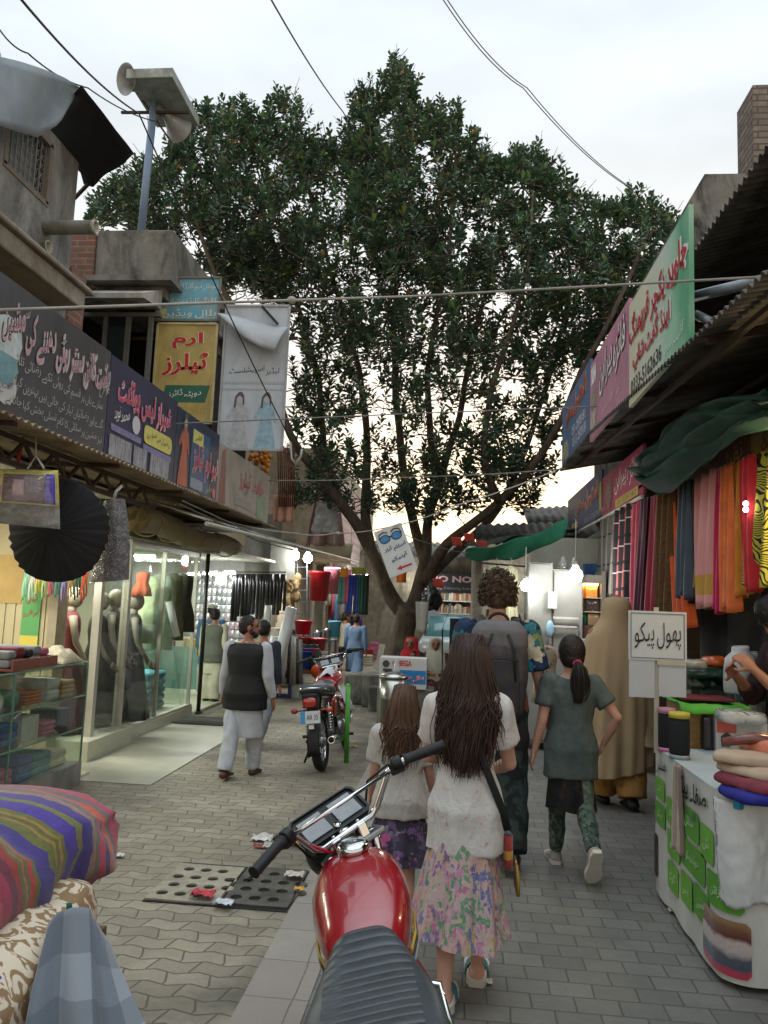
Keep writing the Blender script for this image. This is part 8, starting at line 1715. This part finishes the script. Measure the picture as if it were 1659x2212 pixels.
for sx in (-1, 1):
    mb = MB(); mb.tube([p + Vector((sx * .10, -.13, 1.50)), p + Vector((sx * .112, -.09, 1.565)), p + Vector((sx * .125, .0, 1.60)), p + Vector((sx * .125, .10, 1.54)), p + Vector((sx * .13, .12, 1.35))], [(.034, .011)] * 5, 10, True, (1, 0, 0)); mb.build('shoulder_strap', bpm, t)
    mb = MB(); mb.tube([p + Vector((sx * .05, -.375, 1.50)), p + Vector((sx * .09, -.385, 1.40)), p + Vector((sx * .10, -.40, 1.2))], [(.009, .003)] * 3, 6, True, (1, 0, 0)); mb.build('buckle_strap', bp2, t)
mb = MB(); mb.tube([p + Vector((.065 * math.cos(a), -.15 - .01, 1.575 + .055 * math.sin(a))) for a in np.linspace(0, math.pi, 11)], .011, 8); mb.build('grab_handle', bp2, t)
lettering(t, 'GEO', p + Vector((0, -.388, 1.0)), EX, EZ, .08, .02, LGREY, False, off=.002); mb = MB(); mb.tube([p + Vector((-.12, -.398, 1.335)), p + Vector((0, -.41, 1.345)), p + Vector((.12, -.398, 1.335))], .005, 6); mb.build('zip', bp2, t)
mb = MB(); mb.ball(p + Vector((.14, -.10, .80)), (.085, .075, .13), 16, 12); simple('hip_pouch', mb, bp2, 'black pouch hanging at the hip of the curly haired man', 'pouch')

p = Vector((.785, 5.35, 0)); f = Fig('girl with a dark ponytail in a grey green shirt and camouflage leggings', p.xy, 1.5, R(3), legs=((12, 6, 0), (-12, 44, 58)), arms=((-8, 12, 18), (-16, 34, 66)), child=True, wide=.98, arm_in=(0, 1.3))
f.shirt(mat('sage_linen', '#4a5452', .9, var=.12, vs=14, bump=.9, bs=16), .395, 1.24, .62, 1.1, (.010, 14, 6, 9), sr=.046); f.trousers(patches('green_camo', '#4a5850', ['#2c3a35', '#5f6b5c', '#23302e', '#6a7264'], 17, .6, dist=.3, sheen=0), 1.12, .94, .58, .0); f.skirt(patches('black_flower_print', '#17161a', ['#2d2218', '#221d20', '#3a2a1c'], 20, .4, sheen=0), .50, .25, 1.0, (.108, .10), 7, .05, name='short_skirt')
f.cap_hair(HD, 1.08); f.shoes(mat('shoe_grey', '#8b857b', .8), 1.22, 'shoe', SOLE_W); mb = MB(); hp = f.hc + Vector((.012, -.075, -.03)) * f.H
q = random.Random(9)
for i in range(240):
    jx, jy = q.gauss(0, .012), q.gauss(0, .010); L = q.uniform(.13, .215); bx_ = q.gauss(0, .018); P_ = [f.hc + Vector((q.uniform(-.03, .03), -.05, q.uniform(-.01, .03))) * f.H, hp + Vector((jx * .5, jy * .4, 0))] + [hp + Vector((jx + (bx_ + .012) * math.sin(k_ * 2.8), -.018 + jy - .012 * math.sin(k_ * 3), -L * k_ * 1.25)) * 1.0 for k_ in (.2, .45, .7, .9, 1.0)]
    mb.tube(P_, [.006] * 6 + [.002], 5, False)
mb.build('ponytail', HD, f.o, local=True); mb = MB(); mb.tube([hp + Vector((.024 * math.cos(a), -.004, .022 * math.sin(a) - .012)) for a in np.linspace(0, math.tau, 13)], .009, 7); mb.build('hair_tie', mat('tie_pink', '#a8325a', .7), f.o, local=True)
p = Vector((1.43, 7.1, 0)); veil = mat('beige_veil', '#a68f6f', .9, var=.08, vs=5); f = Fig('woman wrapped in a long beige veil and mustard trousers, seen from behind', p.xy, 1.84, R(4), legs=((6, 4, 0), (-6, 10, 3)), arms=((16, 6, 40), (16, 6, 40)), skin=SK_B)
f.trousers(mat('mustard_trousers', '#96703c', .85, var=.15, vs=9), 1.35, .96, .6, .022); f.shoes(mat('black_shoe', '#141312', .6), 1.3); mb = MB(); n = 110; R_ = []; H = f.H
prof = [(.985, .012, .015), (.982, .05, .055), (.955, .066, .076), (.92, .072, .083), (.875, .076, .085), (.845, .10, .086), (.81, .135, .094), (.76, .155, .105), (.66, .165, .12), (.52, .178, .135), (.38, .185, .145), (.26, .185, .15), (.20, .18, .148)]
for j, (z, rx, ry) in enumerate(prof):
    fz = max(0, .86 - z); row = []
    for k in range(n):
        a = k * math.tau / n; w = 1 + fz * (.10 * math.sin(a * 9 + z * 2) + .07 * math.sin(a * 17 + 2 - z * 5) + .1 * fbm((math.cos(a) * 2.2, math.sin(a) * 2.2, z * 2))); row.append(Vector((rx * w * math.cos(a), ry * w * math.sin(a), z + f.dz + (.055 * math.sin(a + .9) if z < .3 else (.02 * math.sin(a + .9) if z < .5 else 0)))) * H)
    R_.append(row)
mb.loft(R_, False); mb.face(list(range(n))); vo_ = mb.build('veil', veil, f.o, local=True); subsurf(vo_, 1); f.skirt(mat('veil_tan', '#a08a68', .9, var=.1), .55, .30, 1.5, (.20, .16), 11, .07, (.12, .05), 'shalwar_tunic')
p = Vector((-1.97, 7.32, 0)); kam = mat('pale_kameez', '#a3a7ad', .85, var=.08, vs=8, bump=.8, bs=15); f = Fig('bearded man in a black waistcoat over a pale shalwar kameez, looking to his right', p.xy, 1.51, R(-3), legs=((-14, 8, 2), (14, 12, 0)), arms=((6, 10, 14), (-6, 10, 20)), skin=SK_B, wide=1.12, head=(-74, 6), face=True)
f.shirt(kam, .25, 1.14, 1.94, 1.06, (.010, 10, 4, 5), 'kameez', sr=.043); f.shirt(mat('black_waistcoat', '#101114', .75, var=.15, vs=7, bump=.7, bs=12), .42, 1.33, .3, 1.08, (.004, 9, 5, 3), 'waistcoat', armless=True, sr=.041, ky=1.06); f.trousers(kam, 1.2, 1.0, .6, .010, (.014, 11, 6, 2), 'shalwar'); f.shoes(mat('brown_leather', '#4f2c20', .45, var=.15), 1.25); f.cap_hair(HD, 1.06, -.08)
mb = MB(); P = lambda x, y, z: f.hc + f.HM @ (Vector((x, y, z)) * f.H); mb.ball(P(0, .030, -.050), (.036 * f.H, .024 * f.H, .024 * f.H), 14, 9, f.HM); mb.ball(P(0, .012, -.035), (.047 * f.H, .03 * f.H, .022 * f.H), 14, 9, f.HM); mb.ball(P(0, .052, -.027), (.018 * f.H, .009 * f.H, .004 * f.H), 10, 6, f.HM); mb.build('beard', HD, f.o, local=True); mb = MB(); mb.lathe([(.036, .0), (.04, .012), (.036, .028)], Vector((0, -.002, .822 + f.dz)) * f.H, 16, None, False); [0]; mb.v = [(x * f.H if 0 else x * 1.45, y * 1.45, z) for x, y, z in mb.v]; mb.build('collar', kam, f.o, local=True)
def simple_man(label, x, y, H, rz, top, leg, hair=HD, vest=None, legs=((10, 8), (-14, 20)), arms=((6, 8, 12), (-6, 8, 14)), head=(0, 0), cap=None, hem=.30, face=False, shoe='#2a211c', **k):
    f = Fig(label, (x, y), H, rz, legs=legs, arms=arms, skin=SK_B, head=head, vox=.011, wide=1.08, face=face, **k); f.shirt(top, hem, 1.14, 1.9, 1.08, (.008, 9, 5, 4), 'kameez', sr=.043); f.trousers(leg, 1.35, 1.0, .6, .02, name='shalwar'); f.shoes(mat('shoe_' + shoe[1:], shoe, .6), 1.25); f.cap_hair(hair, 1.06)
    if vest: f.shirt(vest, .43, 1.34, .3, 1.1, (.004, 9, 5, 3), 'waistcoat', armless=True, sr=.041, ky=1.08)
    if cap: mb = MB(); mb.loft([[f.hc + Vector((math.cos(a) * f.hr.x * s_ * 1.12, math.sin(a) * f.hr.y * s_ * 1.12 - .01, f.hr.z * z)) for a in np.linspace(0, math.tau, 20, False)] for z, s_ in ((.35, 1.0), (.75, 1.0), (1.06, .85), (1.12, .4))]); mb.build('cap', cap, f.o, local=True)
    return f
olive = mat('cream_kameez', '#a8a492', .85, var=.08)
simple_man('man in a grey waistcoat and cream shalwar kameez facing the bright packet wall', -3.82, 12.1, 1.47, R(-4), olive, olive, vest=mat('grey_waistcoat', '#55564e', .8, var=.1), legs=((2, 2), (-2, 4)))
simple_man('man in a blue shirt and white cap in front of the packet wall', -4.1, 12.8, 1.54, 0, mat('blue_kameez', '#4b6a8c', .85), olive, cap=mat('knit_cap', '#a9a6a0', .9, var=.2, vs=30), legs=((2, 2), (-2, 4)))
simple_man('man in a dark navy shirt half hidden by the waistcoat man', -2.19, 8.8, 1.42, R(-10), mat('navy_kameez', '#1f2530', .85), mat('grey_shalwar', '#7f8287', .85))
bk = mat('dusty_blue_kameez', '#5f7896', .88, var=.1, vs=8, bump=.7, bs=12); simple_man('boy in a dusty blue shalwar kameez walking away past the wares stall', -1.96, 15.3, 1.43, R(-4), bk, bk, legs=((12, 10), (-16, 34, 20)), hem=.22)
simple_man('man in a white shirt turned sideways beyond the boy in blue', -2.3, 16.2, 1.44, R(-60), olive, olive, face=True)
mb = MB(); mb.box((-1.83 - .38, 15.15, .62), (.10, .14, .30)); simple('hand_bag', mb, mat('bag_black', '#17181a', .6), 'black bag held by the boy in dusty blue', 'bag', None, .02)
def seated(label, x, y, H, rz, z0, veil_m, dress_m, child=False, arms=((30, 14, 70), (30, 14, 70)), head=(0, -8)):
    f = Fig(label, (x, y), H, rz, legs=((82, 78, 0), (84, 80, 0)), arms=arms, skin=SK_B, child=child, vox=.010, head=head, face=True, arm_in=(.7, .7), z0=z0); f.shirt(dress_m, .46, 1.3, 1.85, 1.0, (.012, 10, 8, 2), 'tunic', sr=.046); f.trousers(dress_m, 1.4, 1.0, .6, .02, name='shalwar'); f.shoes(mat('shoe_2a211c', '#2a211c', .6), 1.2)
    if veil_m:
        mb = MB(); n = 44; H = f.H; R_ = []
        for j, (z, rx, ry, dy) in enumerate(((.995, .02, .03, -.01), (.985, .056, .06, -.012), (.95, .070, .076, -.014), (.90, .072, .078, -.014), (.86, .078, .07, -.02), (.82, .125, .085, -.012), (.74, .15, .10, -.005), (.62, .155, .115, 0), (.50, .15, .12, 0))):
            row = []
            for k in range(n):
                a = k * math.tau / n; open_ = max(0, math.sin(a)) ** 3 if .87 < z < .97 else 0; w = 1 + .05 * math.sin(a * 9 + z * 9) * (z < .86); row.append(Vector((rx * w * math.cos(a), (ry * w * math.sin(a)) * (1 - .62 * open_) + dy, z + f.dz)) * H)
            R_.append(row)
        mb.loft(R_, False); mb.face(list(range(n))); mb.build('veil', veil_m, f.o, local=True)
    return f
mb = MB(); mb.bx(-1.3, .9, 11.98, 12.345, 0, .36); simple('stone_ledge', mb, M_CONC, 'low stone ledge in front of the planter where the women sit', 'ledge', None, .02)
seated('woman with a bright red veil sitting under the tree', -.68, 12.16, 1.5, R(170), -.02, mat('red_veil', '#a3131f', .85, var=.1), mat('black_tunic', '#1a1a1d', .85)); seated('woman with a cream white veil sitting under the tree', -.30, 12.16, 1.5, R(186), -.02, mat('cream_veil', '#a8a391', .85, var=.08), mat('maroon_tunic', '#4a1a22', .85))
f = seated('toddler with dark hair on the lap of the woman in red', -.62, 11.86, .82, R(175), .30, None, mat('mauve_tunic', '#6a4a55', .85), True); f.cap_hair(HD, 1.06)
f = Fig('stall keeper with black hair bowing his head over his hand behind the counter goods', (2.18, 5.0), 1.86, R(97), legs=((4, 4, 0), (-4, 6, 0)), arms=((40, 10, 118), (35, 12, 110)), skin=SK_B, head=(0, -38), face=True, lean=14, arm_in=(.5, .4)); f.shirt(mat('plum_shirt', '#2c151a', .85, var=.1), .46, 1.2, 1.5, 1.0, (.008, 12, 8, 3)); f.trousers(mat('dark_trousers', '#1c1c1e', .85)); f.shoes(mat('black_shoe', '#141312', .6)); f.cap_hair(mat('hair_jet', '#0c0b0d', .5), 1.10, -.02, .004, fold=(.004, 60, 60, 2))
CHR = mat('chrome', '#c5c7c8', .12, 1, var=.05); RUB = mat('black_rubber', '#141516', .6, var=.15, vs=20); BLKP = mat('black_plastic', '#0f1113', .5, var=.15, spec=.35); REDP = mat('red_paint', '#860f1a', .24, 0, var=.14, vs=5, coat=.8, spec=.5); ALLOY = mat('cast_alloy', '#8b8d8e', .35, .9, var=.15); AMB = mat('amber_lens', '#b5511a', .2, spec=.6); TYRE = mat('tyre_rubber', '#191919', .8)
def motorcycle(label, x, y, rz, lean, steer, cloth=False, plate_=True):
    root = thing('motorcycle', label, 'motorcycle', (0, 0, 0)); ORG[root.name] = Vector()
    B = lambda mb, n, m, par=root, **k: mb.build(n, m, par, **k)
    def loftb(name, secs, m, par=root, e=.7, n=28, tf=None):
        mb = MB(); mb.loft([[(lambda v: tf @ v if tf else v)(Vector((w * math.copysign(abs(math.cos(a)) ** e, math.cos(a)), yy, zc + (h_up if math.sin(a) > 0 else h_dn) * math.copysign(abs(math.sin(a)) ** e, math.sin(a))))) for a in np.linspace(0, math.tau, n, False)] for yy, zc, w, h_up, h_dn in secs]); return mb.build(name, m, par)
    tk = loftb('fuel_tank', [(.43, .775, .07, .03, .04), (.445, .778, .095, .05, .07), (.53, .783, .122, .075, .10), (.66, .79, .145, .098, .12), (.76, .80, .148, .11, .125), (.86, .805, .135, .112, .12), (.93, .805, .11, .098, .105), (.975, .80, .075, .07, .08), (.985, .80, .04, .04, .05)], REDP, e=.82, n=36)
    mb = MB(); mb.lathe([(.045, 0), (.052, .008), (.052, .02), (.044, .03), (.015, .033), (0, .033)], (0, .855, .912), 24, (0, -.08, 1)); B(mb, 'filler_cap', CHR, tk)
    for sx in (-1, 1):
        for k, (c, dz) in enumerate((('#a8862f', -.052), ('#26272e', -.072), ('#8c8f94', -.086))): mb = MB(); mb.tube([(sx * .118, .53, .775 + dz), (sx * .140, .62, .783 + dz), (sx * .1475, .72, .79 + dz), (sx * .143, .82, .798 + dz)], [(.004, .008 if k != 1 else .005)] * 4, 6, True, (1, 0, 0)); B(mb, 'tank_stripe', mat('stripe_' + c[1:], c, .3), tk)
    g = NT('ribbed_vinyl'); sp = g.n('ShaderNodeSeparateXYZ'); g.l(g.tc.outputs['Object'], sp.inputs[0]); wv = g.math('SINE', g.math('MULTIPLY', sp.outputs[1], 78.0)); ed = g.math('LESS_THAN', g.math('ABSOLUTE', sp.outputs[0]), .11); g.bump(g.math('MULTIPLY', g.math('POWER', g.math('ABSOLUTE', wv), .4), ed), 1.0, .009); g.col(g.ramp(g.noise(g.tc.outputs['Object'], 14, 5).outputs[0], [(.3, '#23292d'), (.7, '#343c41')])); seatm = g.fin(.42, 0, .5)
    loftb('seat', [(-.20, .80, .10, .02, .03), (-.18, .805, .135, .04, .05), (-.02, .79, .16, .05, .07), (.12, .775, .162, .05, .07), (.26, .76, .142, .055, .07), (.36, .765, .115, .06, .065), (.44, .785, .088, .055, .06), (.475, .80, .065, .035, .05)], seatm, e=.6)
    for sx in (-1, 1): mb = MB(); mb.tube([(sx * .11, .44, .735), (sx * .15, .27, .71), (sx * .172, .1, .72), (sx * .155, -.1, .745), (sx * .12, -.2, .77)], .006, 7); B(mb, 'seat_trim', mat('seat_trim', '#55563f', .3, .5))
    mb = MB(); mb.tube([(-.125, .12, .745), (-.14, -.1, .785), (-.12, -.27, .82), (0, -.31, .83), (.12, -.27, .82), (.14, -.1, .785), (.125, .12, .745)], .011, 8); B(mb, 'grab_rail', CHR)
    for nm, yy in (('rear', 0), ('front', 1.2)):
        if nm == 'front': continue
    def wheel(c, par, tf=None, r=.285):
        T = (lambda v: tf @ Vector(v)) if tf else (lambda v: Vector(v)); w = thing('wheel', None, None); w.parent = par; ORG[w.name] = Vector()
        mb = MB(); mb.tube([T((c[0], c[1] + (r - .037) * math.cos(a), c[2] + (r - .037) * math.sin(a))) for a in np.linspace(0, math.tau, 41)], [(.045, .037)] * 41, 12, False, tuple(T((1, 0, 0)) - T((0, 0, 0)))); mb.build('tyre', TYRE, w)
        mb = MB(); mb.tube([T((c[0], c[1] + (r - .075) * math.cos(a), c[2] + (r - .075) * math.sin(a))) for a in np.linspace(0, math.tau, 41)], [(.026, .008)] * 41, 8, False, tuple(T((1, 0, 0)) - T((0, 0, 0))))
        for k in range(24): a = k * math.tau / 24; mb.tube([T((c[0] + (.03 if k % 2 else -.03), c[1] + .04 * math.cos(a + .5), c[2] + .04 * math.sin(a + .5))), T((c[0], c[1] + (r - .08) * math.cos(a), c[2] + (r - .08) * math.sin(a)))], .0018, 4, False)
        mb.build('rim', CHR, w); mb = MB(); mb.lathe([(.0, -.06), (.045, -.058), (.06, -.02), (.06, .02), (.045, .058), (0, .06)], T(c), 16, tuple(T((1, 0, 0)) - T((0, 0, 0)))); mb.build('hub', ALLOY, w); return w
    wheel((0, 0, .285), root)
    mb = MB(); mb.grid(lambda a, b: (( .062 - .004 * abs(b - .5)) * (2 * b - 1), .325 * math.cos(R(35 + 160 * a)), .285 + .325 * math.sin(R(35 + 160 * a)) - .02 * (2 * b - 1) ** 2), 18, 6, True, .003); B(mb, 'rear_mudguard', CHR if not cloth else BLKP)
    loftb('tail_lamp', [(-.36, .70, .055, .035, .035), (-.355, .70, .066, .045, .045), (-.32, .70, .066, .045, .045), (-.30, .705, .05, .035, .035)], mat('tail_red', '#9c1016', .15, var=.05, spec=.7, coat=.6)); mb = MB(); mb.box((0, -.30, .715), (.15, .09, .13)); mb.box((0, -.24, .64), (.09, .14, .05)); B(mb, 'tail_bracket', BLKP, bevel=.015)
    if plate_:
        mb = MB(); mb.box((0, -.362, .565), (.19, .008, .115), (R(-8), 0, 0)); npl = B(mb, 'number_plate', mat('plate_white', '#b3b8bb', .4)); mb = MB(); mb.box((-.072, -.368, .566), (.045, .004, .11), (R(-8), 0, 0)); B(mb, 'plate_band', mat('plate_blue', '#2f7fb0', .4), npl); lettering(npl, 'AR 35', (.02, -.370, .565), EX, EZ, .11, .05, BLK, False, off=.001)
        mb = MB(); mb.box((0, -.345, .475), (.05, .006, .04)); B(mb, 'reflector', W_LET)
    for sx in (-1, 1):
        mb = MB(); mb.tube([(sx * .06, -.27, .62), (sx * .14, -.28, .62)], .008, 6); mb.ball((sx * .17, -.285, .62), (.035, .028, .025), 12, 8); B(mb, 'indicator', AMB if sx > 0 else mat('red_lens', '#7c1a1a', .2, spec=.6))
        mb = MB(); mb.tube([(sx * .10, .06, .31), (sx * .115, -.02, .66)], .012, 8); P = [(sx * (.105 + .01 * f) + .032 * math.cos(f * 60), .05 - .06 * f + .032 * math.sin(f * 60), .36 + .26 * f) for f in np.linspace(0, 1, 70)]; mb.tube(P, .006, 5); B(mb, 'shock_absorber', CHR)
        mb = MB(); mb.tube([(sx * .13, .02, .28), (sx * .11, .42, .34)], .017, 8); mb.tube([(sx * .10, .42, .35), (sx * .06, .5, .70)], .018, 8); B(mb, 'swing_arm', BLKP)
        mb = MB(); mb.tube([(sx * .1, .46, .27), (sx * .25, .44, .27)], .009, 6); mb.tube([(sx * .2, .44, .27), (sx * .27, .44, .27)], .016, 8); B(mb, 'foot_peg', RUB)
        loftb('side_cover', [(.16, .58, .02, .06, .06), (.18, .58, .03, .1, .1), (.34, .58, .03, .1, .11), (.40, .6, .02, .06, .07)], REDP, tf=Matrix.Translation((sx * .11, 0, 0)))
    mb = MB(); mb.tube([(0, 1.0, .84), (0, .9, .55), (0, .75, .25), (0, .45, .25)], .02, 8); mb.tube([(0, .98, .8), (0, .6, .72), (0, -.15, .72)], .02, 8); B(mb, 'frame', BLKP)
    mb = MB(); mb.box((0, .58, .34), (.22, .3, .2)); mb.tube([(-.14, .55, .33), (.15, .55, .33)], .085, 18); eng = B(mb, 'engine', ALLOY, bevel=.02); mb = MB()
    for k in range(8): mb.box((0, .68 + k * .004, .46 + k * .022), (.17, .16, .008), (R(-12), 0, 0))
    mb.box((0, .69, .52), (.1, .1, .18), (R(-12), 0, 0)); B(mb, 'cylinder_fins', ALLOY, eng)
    mb = MB(); mb.tube([(.05, .78, .5), (.09, .88, .4), (.12, .8, .24), (.14, .5, .22), (.15, .3, .25)], .018, 10); mb.tube([(.15, .32, .25), (.16, .25, .26), (.165, -.2, .32), (.165, -.26, .328)], [.03, .045, .045, .034], 16); B(mb, 'exhaust', CHR); mb = MB(); mb.lathe([(.03, 0), (.022, -.004)], (.165, -.262, .328), 14, (0, 1, 0)); B(mb, 'exhaust_mouth', M_DARK)
    mb = MB(); mb.tube([(-.1, .4, .27), (-.2, .34, .13), (-.245, .31, .02)], .012, 7); mb.box((-.25, .31, .012), (.07, .05, .012)); B(mb, 'side_stand', BLKP)
    mb = MB(); mb.box((-.1, .18, .30), (.03, .5, .11)); B(mb, 'chain_case', CHR, bevel=.02)
    mb = MB(); mb.tube([(-.14, .78, .3), (-.2, .8, .36), (-.19, .86, .46), (0, .9, .5), (.19, .86, .46), (.2, .8, .36), (.14, .78, .3)], .012, 8); B(mb, 'crash_guard', CHR)
    ax_o = Vector((0, .985, .84)); rk = R(26); axis = Vector((0, -math.sin(rk), math.cos(rk))); ST = Matrix.Translation(ax_o) @ Matrix.Rotation(R(steer), 4, axis) @ Matrix.Translation(-ax_o)
    def Tm(mb): mb.v = [tuple(ST @ Vector(v)) for v in mb.v]; return mb
    fk = None
    wheel((0, 1.24, .285), root, ST)
    for sx in (-1, 1):
        mb = MB(); mb.tube([(sx * .085, 1.235, .29), (sx * .085, 1.1, .57)], .025, 12); mb.tube([(sx * .085, 1.1, .57), (sx * .085, .955, .90)], .016, 12); mb.tube([(sx * .085, 1.11, .55), (sx * .085, 1.07, .63)], .03, 12); B(Tm(mb), 'fork_leg', CHR)
    mb = MB(); mb.grid(lambda a, b: (.06 * (2 * b - 1), 1.24 + .318 * math.cos(R(20 + 140 * a)), .285 + .318 * math.sin(R(20 + 140 * a)) - .025 * (2 * b - 1) ** 2), 16, 6, True, .003); B(Tm(mb), 'front_mudguard', REDP)
    mb = MB(); mb.loft([[Vector((x_, y_, z_ )) for x_, y_ in ((-.12, .93), (.12, .93), (.115, .99), (.05, 1.03), (-.05, 1.03), (-.115, .99))] for z_ in (.885, .905)], True, False); mb.lathe([(.022, 0), (.022, .02), (.012, .026), (0, .026)], (0, .965, .905), 6); B(Tm(mb), 'top_yoke', ALLOY, bevel=.006)
    for sx in (-1, 1): mb = MB(); mb.box((sx * .05, .965, .925), (.035, .045, .05)); mb.tube([(sx * .05, .965, .95), (sx * .05, .965, .962)], .008, 6); B(Tm(mb), 'bar_clamp', CHR, bevel=.006)
    bar = [(-.36, .80, 1.065), (-.24, .86, 1.075), (-.19, .895, 1.06), (-.13, .95, .965), (-.10, .962, .945), (.10, .962, .945), (.13, .95, .965), (.19, .895, 1.06), (.24, .86, 1.075), (.36, .80, 1.065)]
    mb = MB(); mb.tube(bar, .0115, 10); hb = B(Tm(mb), 'handlebar', CHR); mb = MB(); mb.tube([(-.205, .887, 1.062), (.205, .887, 1.062)], .0075, 8); B(Tm(mb), 'cross_bar', CHR, hb)
    for sx in (-1, 1):
        a_, b_ = Vector((sx * .245, .858, 1.075)), Vector((sx * .375, .793, 1.064)); d = (b_ - a_)
        mb = MB(); mb.tube([a_ + d * f for f in (0, .02, .04, .1, .2, .3, .4, .5, .6, .7, .8, .9, .97, 1)], [.021, .024, .02] + [.0165, .0175] * 5 + [.019], 14); B(Tm(mb), 'grip', RUB, hb)
        mb = MB(); mb.tube([a_ - d * .30, a_ - d * .06], .023, 12); mb.box(a_ - d * .16 + Vector((0, .02, -.012)), (.05, .05, .045), (0, 0, sx * -.45)); B(Tm(mb), 'switch_housing', BLKP, hb, bevel=.006)
        mb = MB(); mb.tube([a_ - d * .2 + Vector((0, .035, -.005)), a_ + d * .1 + Vector((0, .06, -.012)), a_ + d * .6 + Vector((0, .075, -.03)), a_ + d * 1.05 + Vector((0, .065, -.03))], [.007, .006, .005, .0055], 7); B(Tm(mb), 'lever', BLKP, hb)
        mb = MB(); mb.tube([a_ - d * .28 + Vector((0, .03, 0)), (sx * .17, 1.03, 1.03), (sx * .12, 1.06, .92), (sx * .05, 1.02, .78)], .0045, 6); B(Tm(mb), 'cable', RUB, hb)
    mb = MB(); mb.tube([(-.15, .93, 1.0), (-.09, .95, .93), (-.03, .99, .89), (.02, 1.02, .84)], .005, 6); B(Tm(mb), 'red_cable', mat('red_cable', '#a5162c', .5), hb)
    C = Vector((0, 1.06, .985)); M = Matrix.Rotation(R(38), 3, 'X'); mb = MB(); mb.loft([[C + M @ Vector((x_ * s_, y_ * s_, z_)) for x_, y_ in ((-.135, -.05), (-.12, -.065), (.12, -.065), (.135, -.05), (.135, .05), (.12, .065), (-.12, .065), (-.135, .05))] for z_, s_ in ((-.075, .72), (-.02, .95), (.0, 1), (.012, 1.0), (.012, .93), (.002, .92))], True, False); ic = B(Tm(mb), 'instrument_cluster', BLKP)
    for sx in (-1, 1):
        mb = MB(); mb.box(C + M @ Vector((sx * .063, .0, .006)), (.092, .086, .006), M); B(Tm(mb), 'dial', mat('dial_sky_reflection', '#6f7476', .25, var=.15, vs=30, spec=.5), ic)  # the grey holds the sky's reflection in the dial colour
    mb = MB(); mb.lathe([(.0, .008), (.012, .008), (.012, .016), (0, .017)], C + M @ Vector((0, -.045, 0)), 12, tuple(M @ EZ)); mb.lathe([(.0, .0), (.018, .0), (.018, .03), (0, .032)], (0, .985, .925), 14); B(Tm(mb), 'ignition_lock', CHR, ic)
    mb = MB(); mb.lathe([(.05, -.09), (.085, -.06), (.095, 0), (.09, .01)], (0, 1.17, .86), 24, (0, 1, -.1)); hl = B(Tm(mb), 'headlight', BLKP); mb = MB(); mb.lathe([(.088, .008), (.06, .03), (0, .038)], (0, 1.17, .86), 24, (0, 1, -.1)); B(Tm(mb), 'lens', mat('lamp_lens', '#b5bcc0', .08, var=0, spec=.8), hl)
    if cloth:
        mb = MB(); mb.grid(lambda a, b: ((a - .5) * .44, .55 + .42 * b + .03 * fbm((a * 3, b * 3, 1)), .945 - .9 * abs(a - .5) ** 2 * 2 + .03 * fbm((a * 6, b * 6, 2)) - .12 * abs(b - .4)), 18, 14, True, .006); B(mb, 'seat_wrap', mat('white_wrap', '#b0b2b8', .7, var=.12, vs=14))
    root.rotation_euler = Euler((0, R(lean), 0)).to_matrix().to_4x4().to_euler() if False else (0, 0, 0)
    root.rotation_mode = 'XYZ'; root.matrix_world = Matrix.Translation((x, y, 0)) @ Matrix.Rotation(rz, 4, 'Z') @ Matrix.Rotation(-R(lean), 4, 'Y')
    return root
motorcycle('red motorcycle with black ribbed seat and chrome filler cap, cut off by the bottom edge', .035, 1.72, R(9), 13, 31)
motorcycle('smaller looking red motorcycle with white cloth on its tank standing by the green post', -1.27, 7.74, R(-1), 7, 16, True)
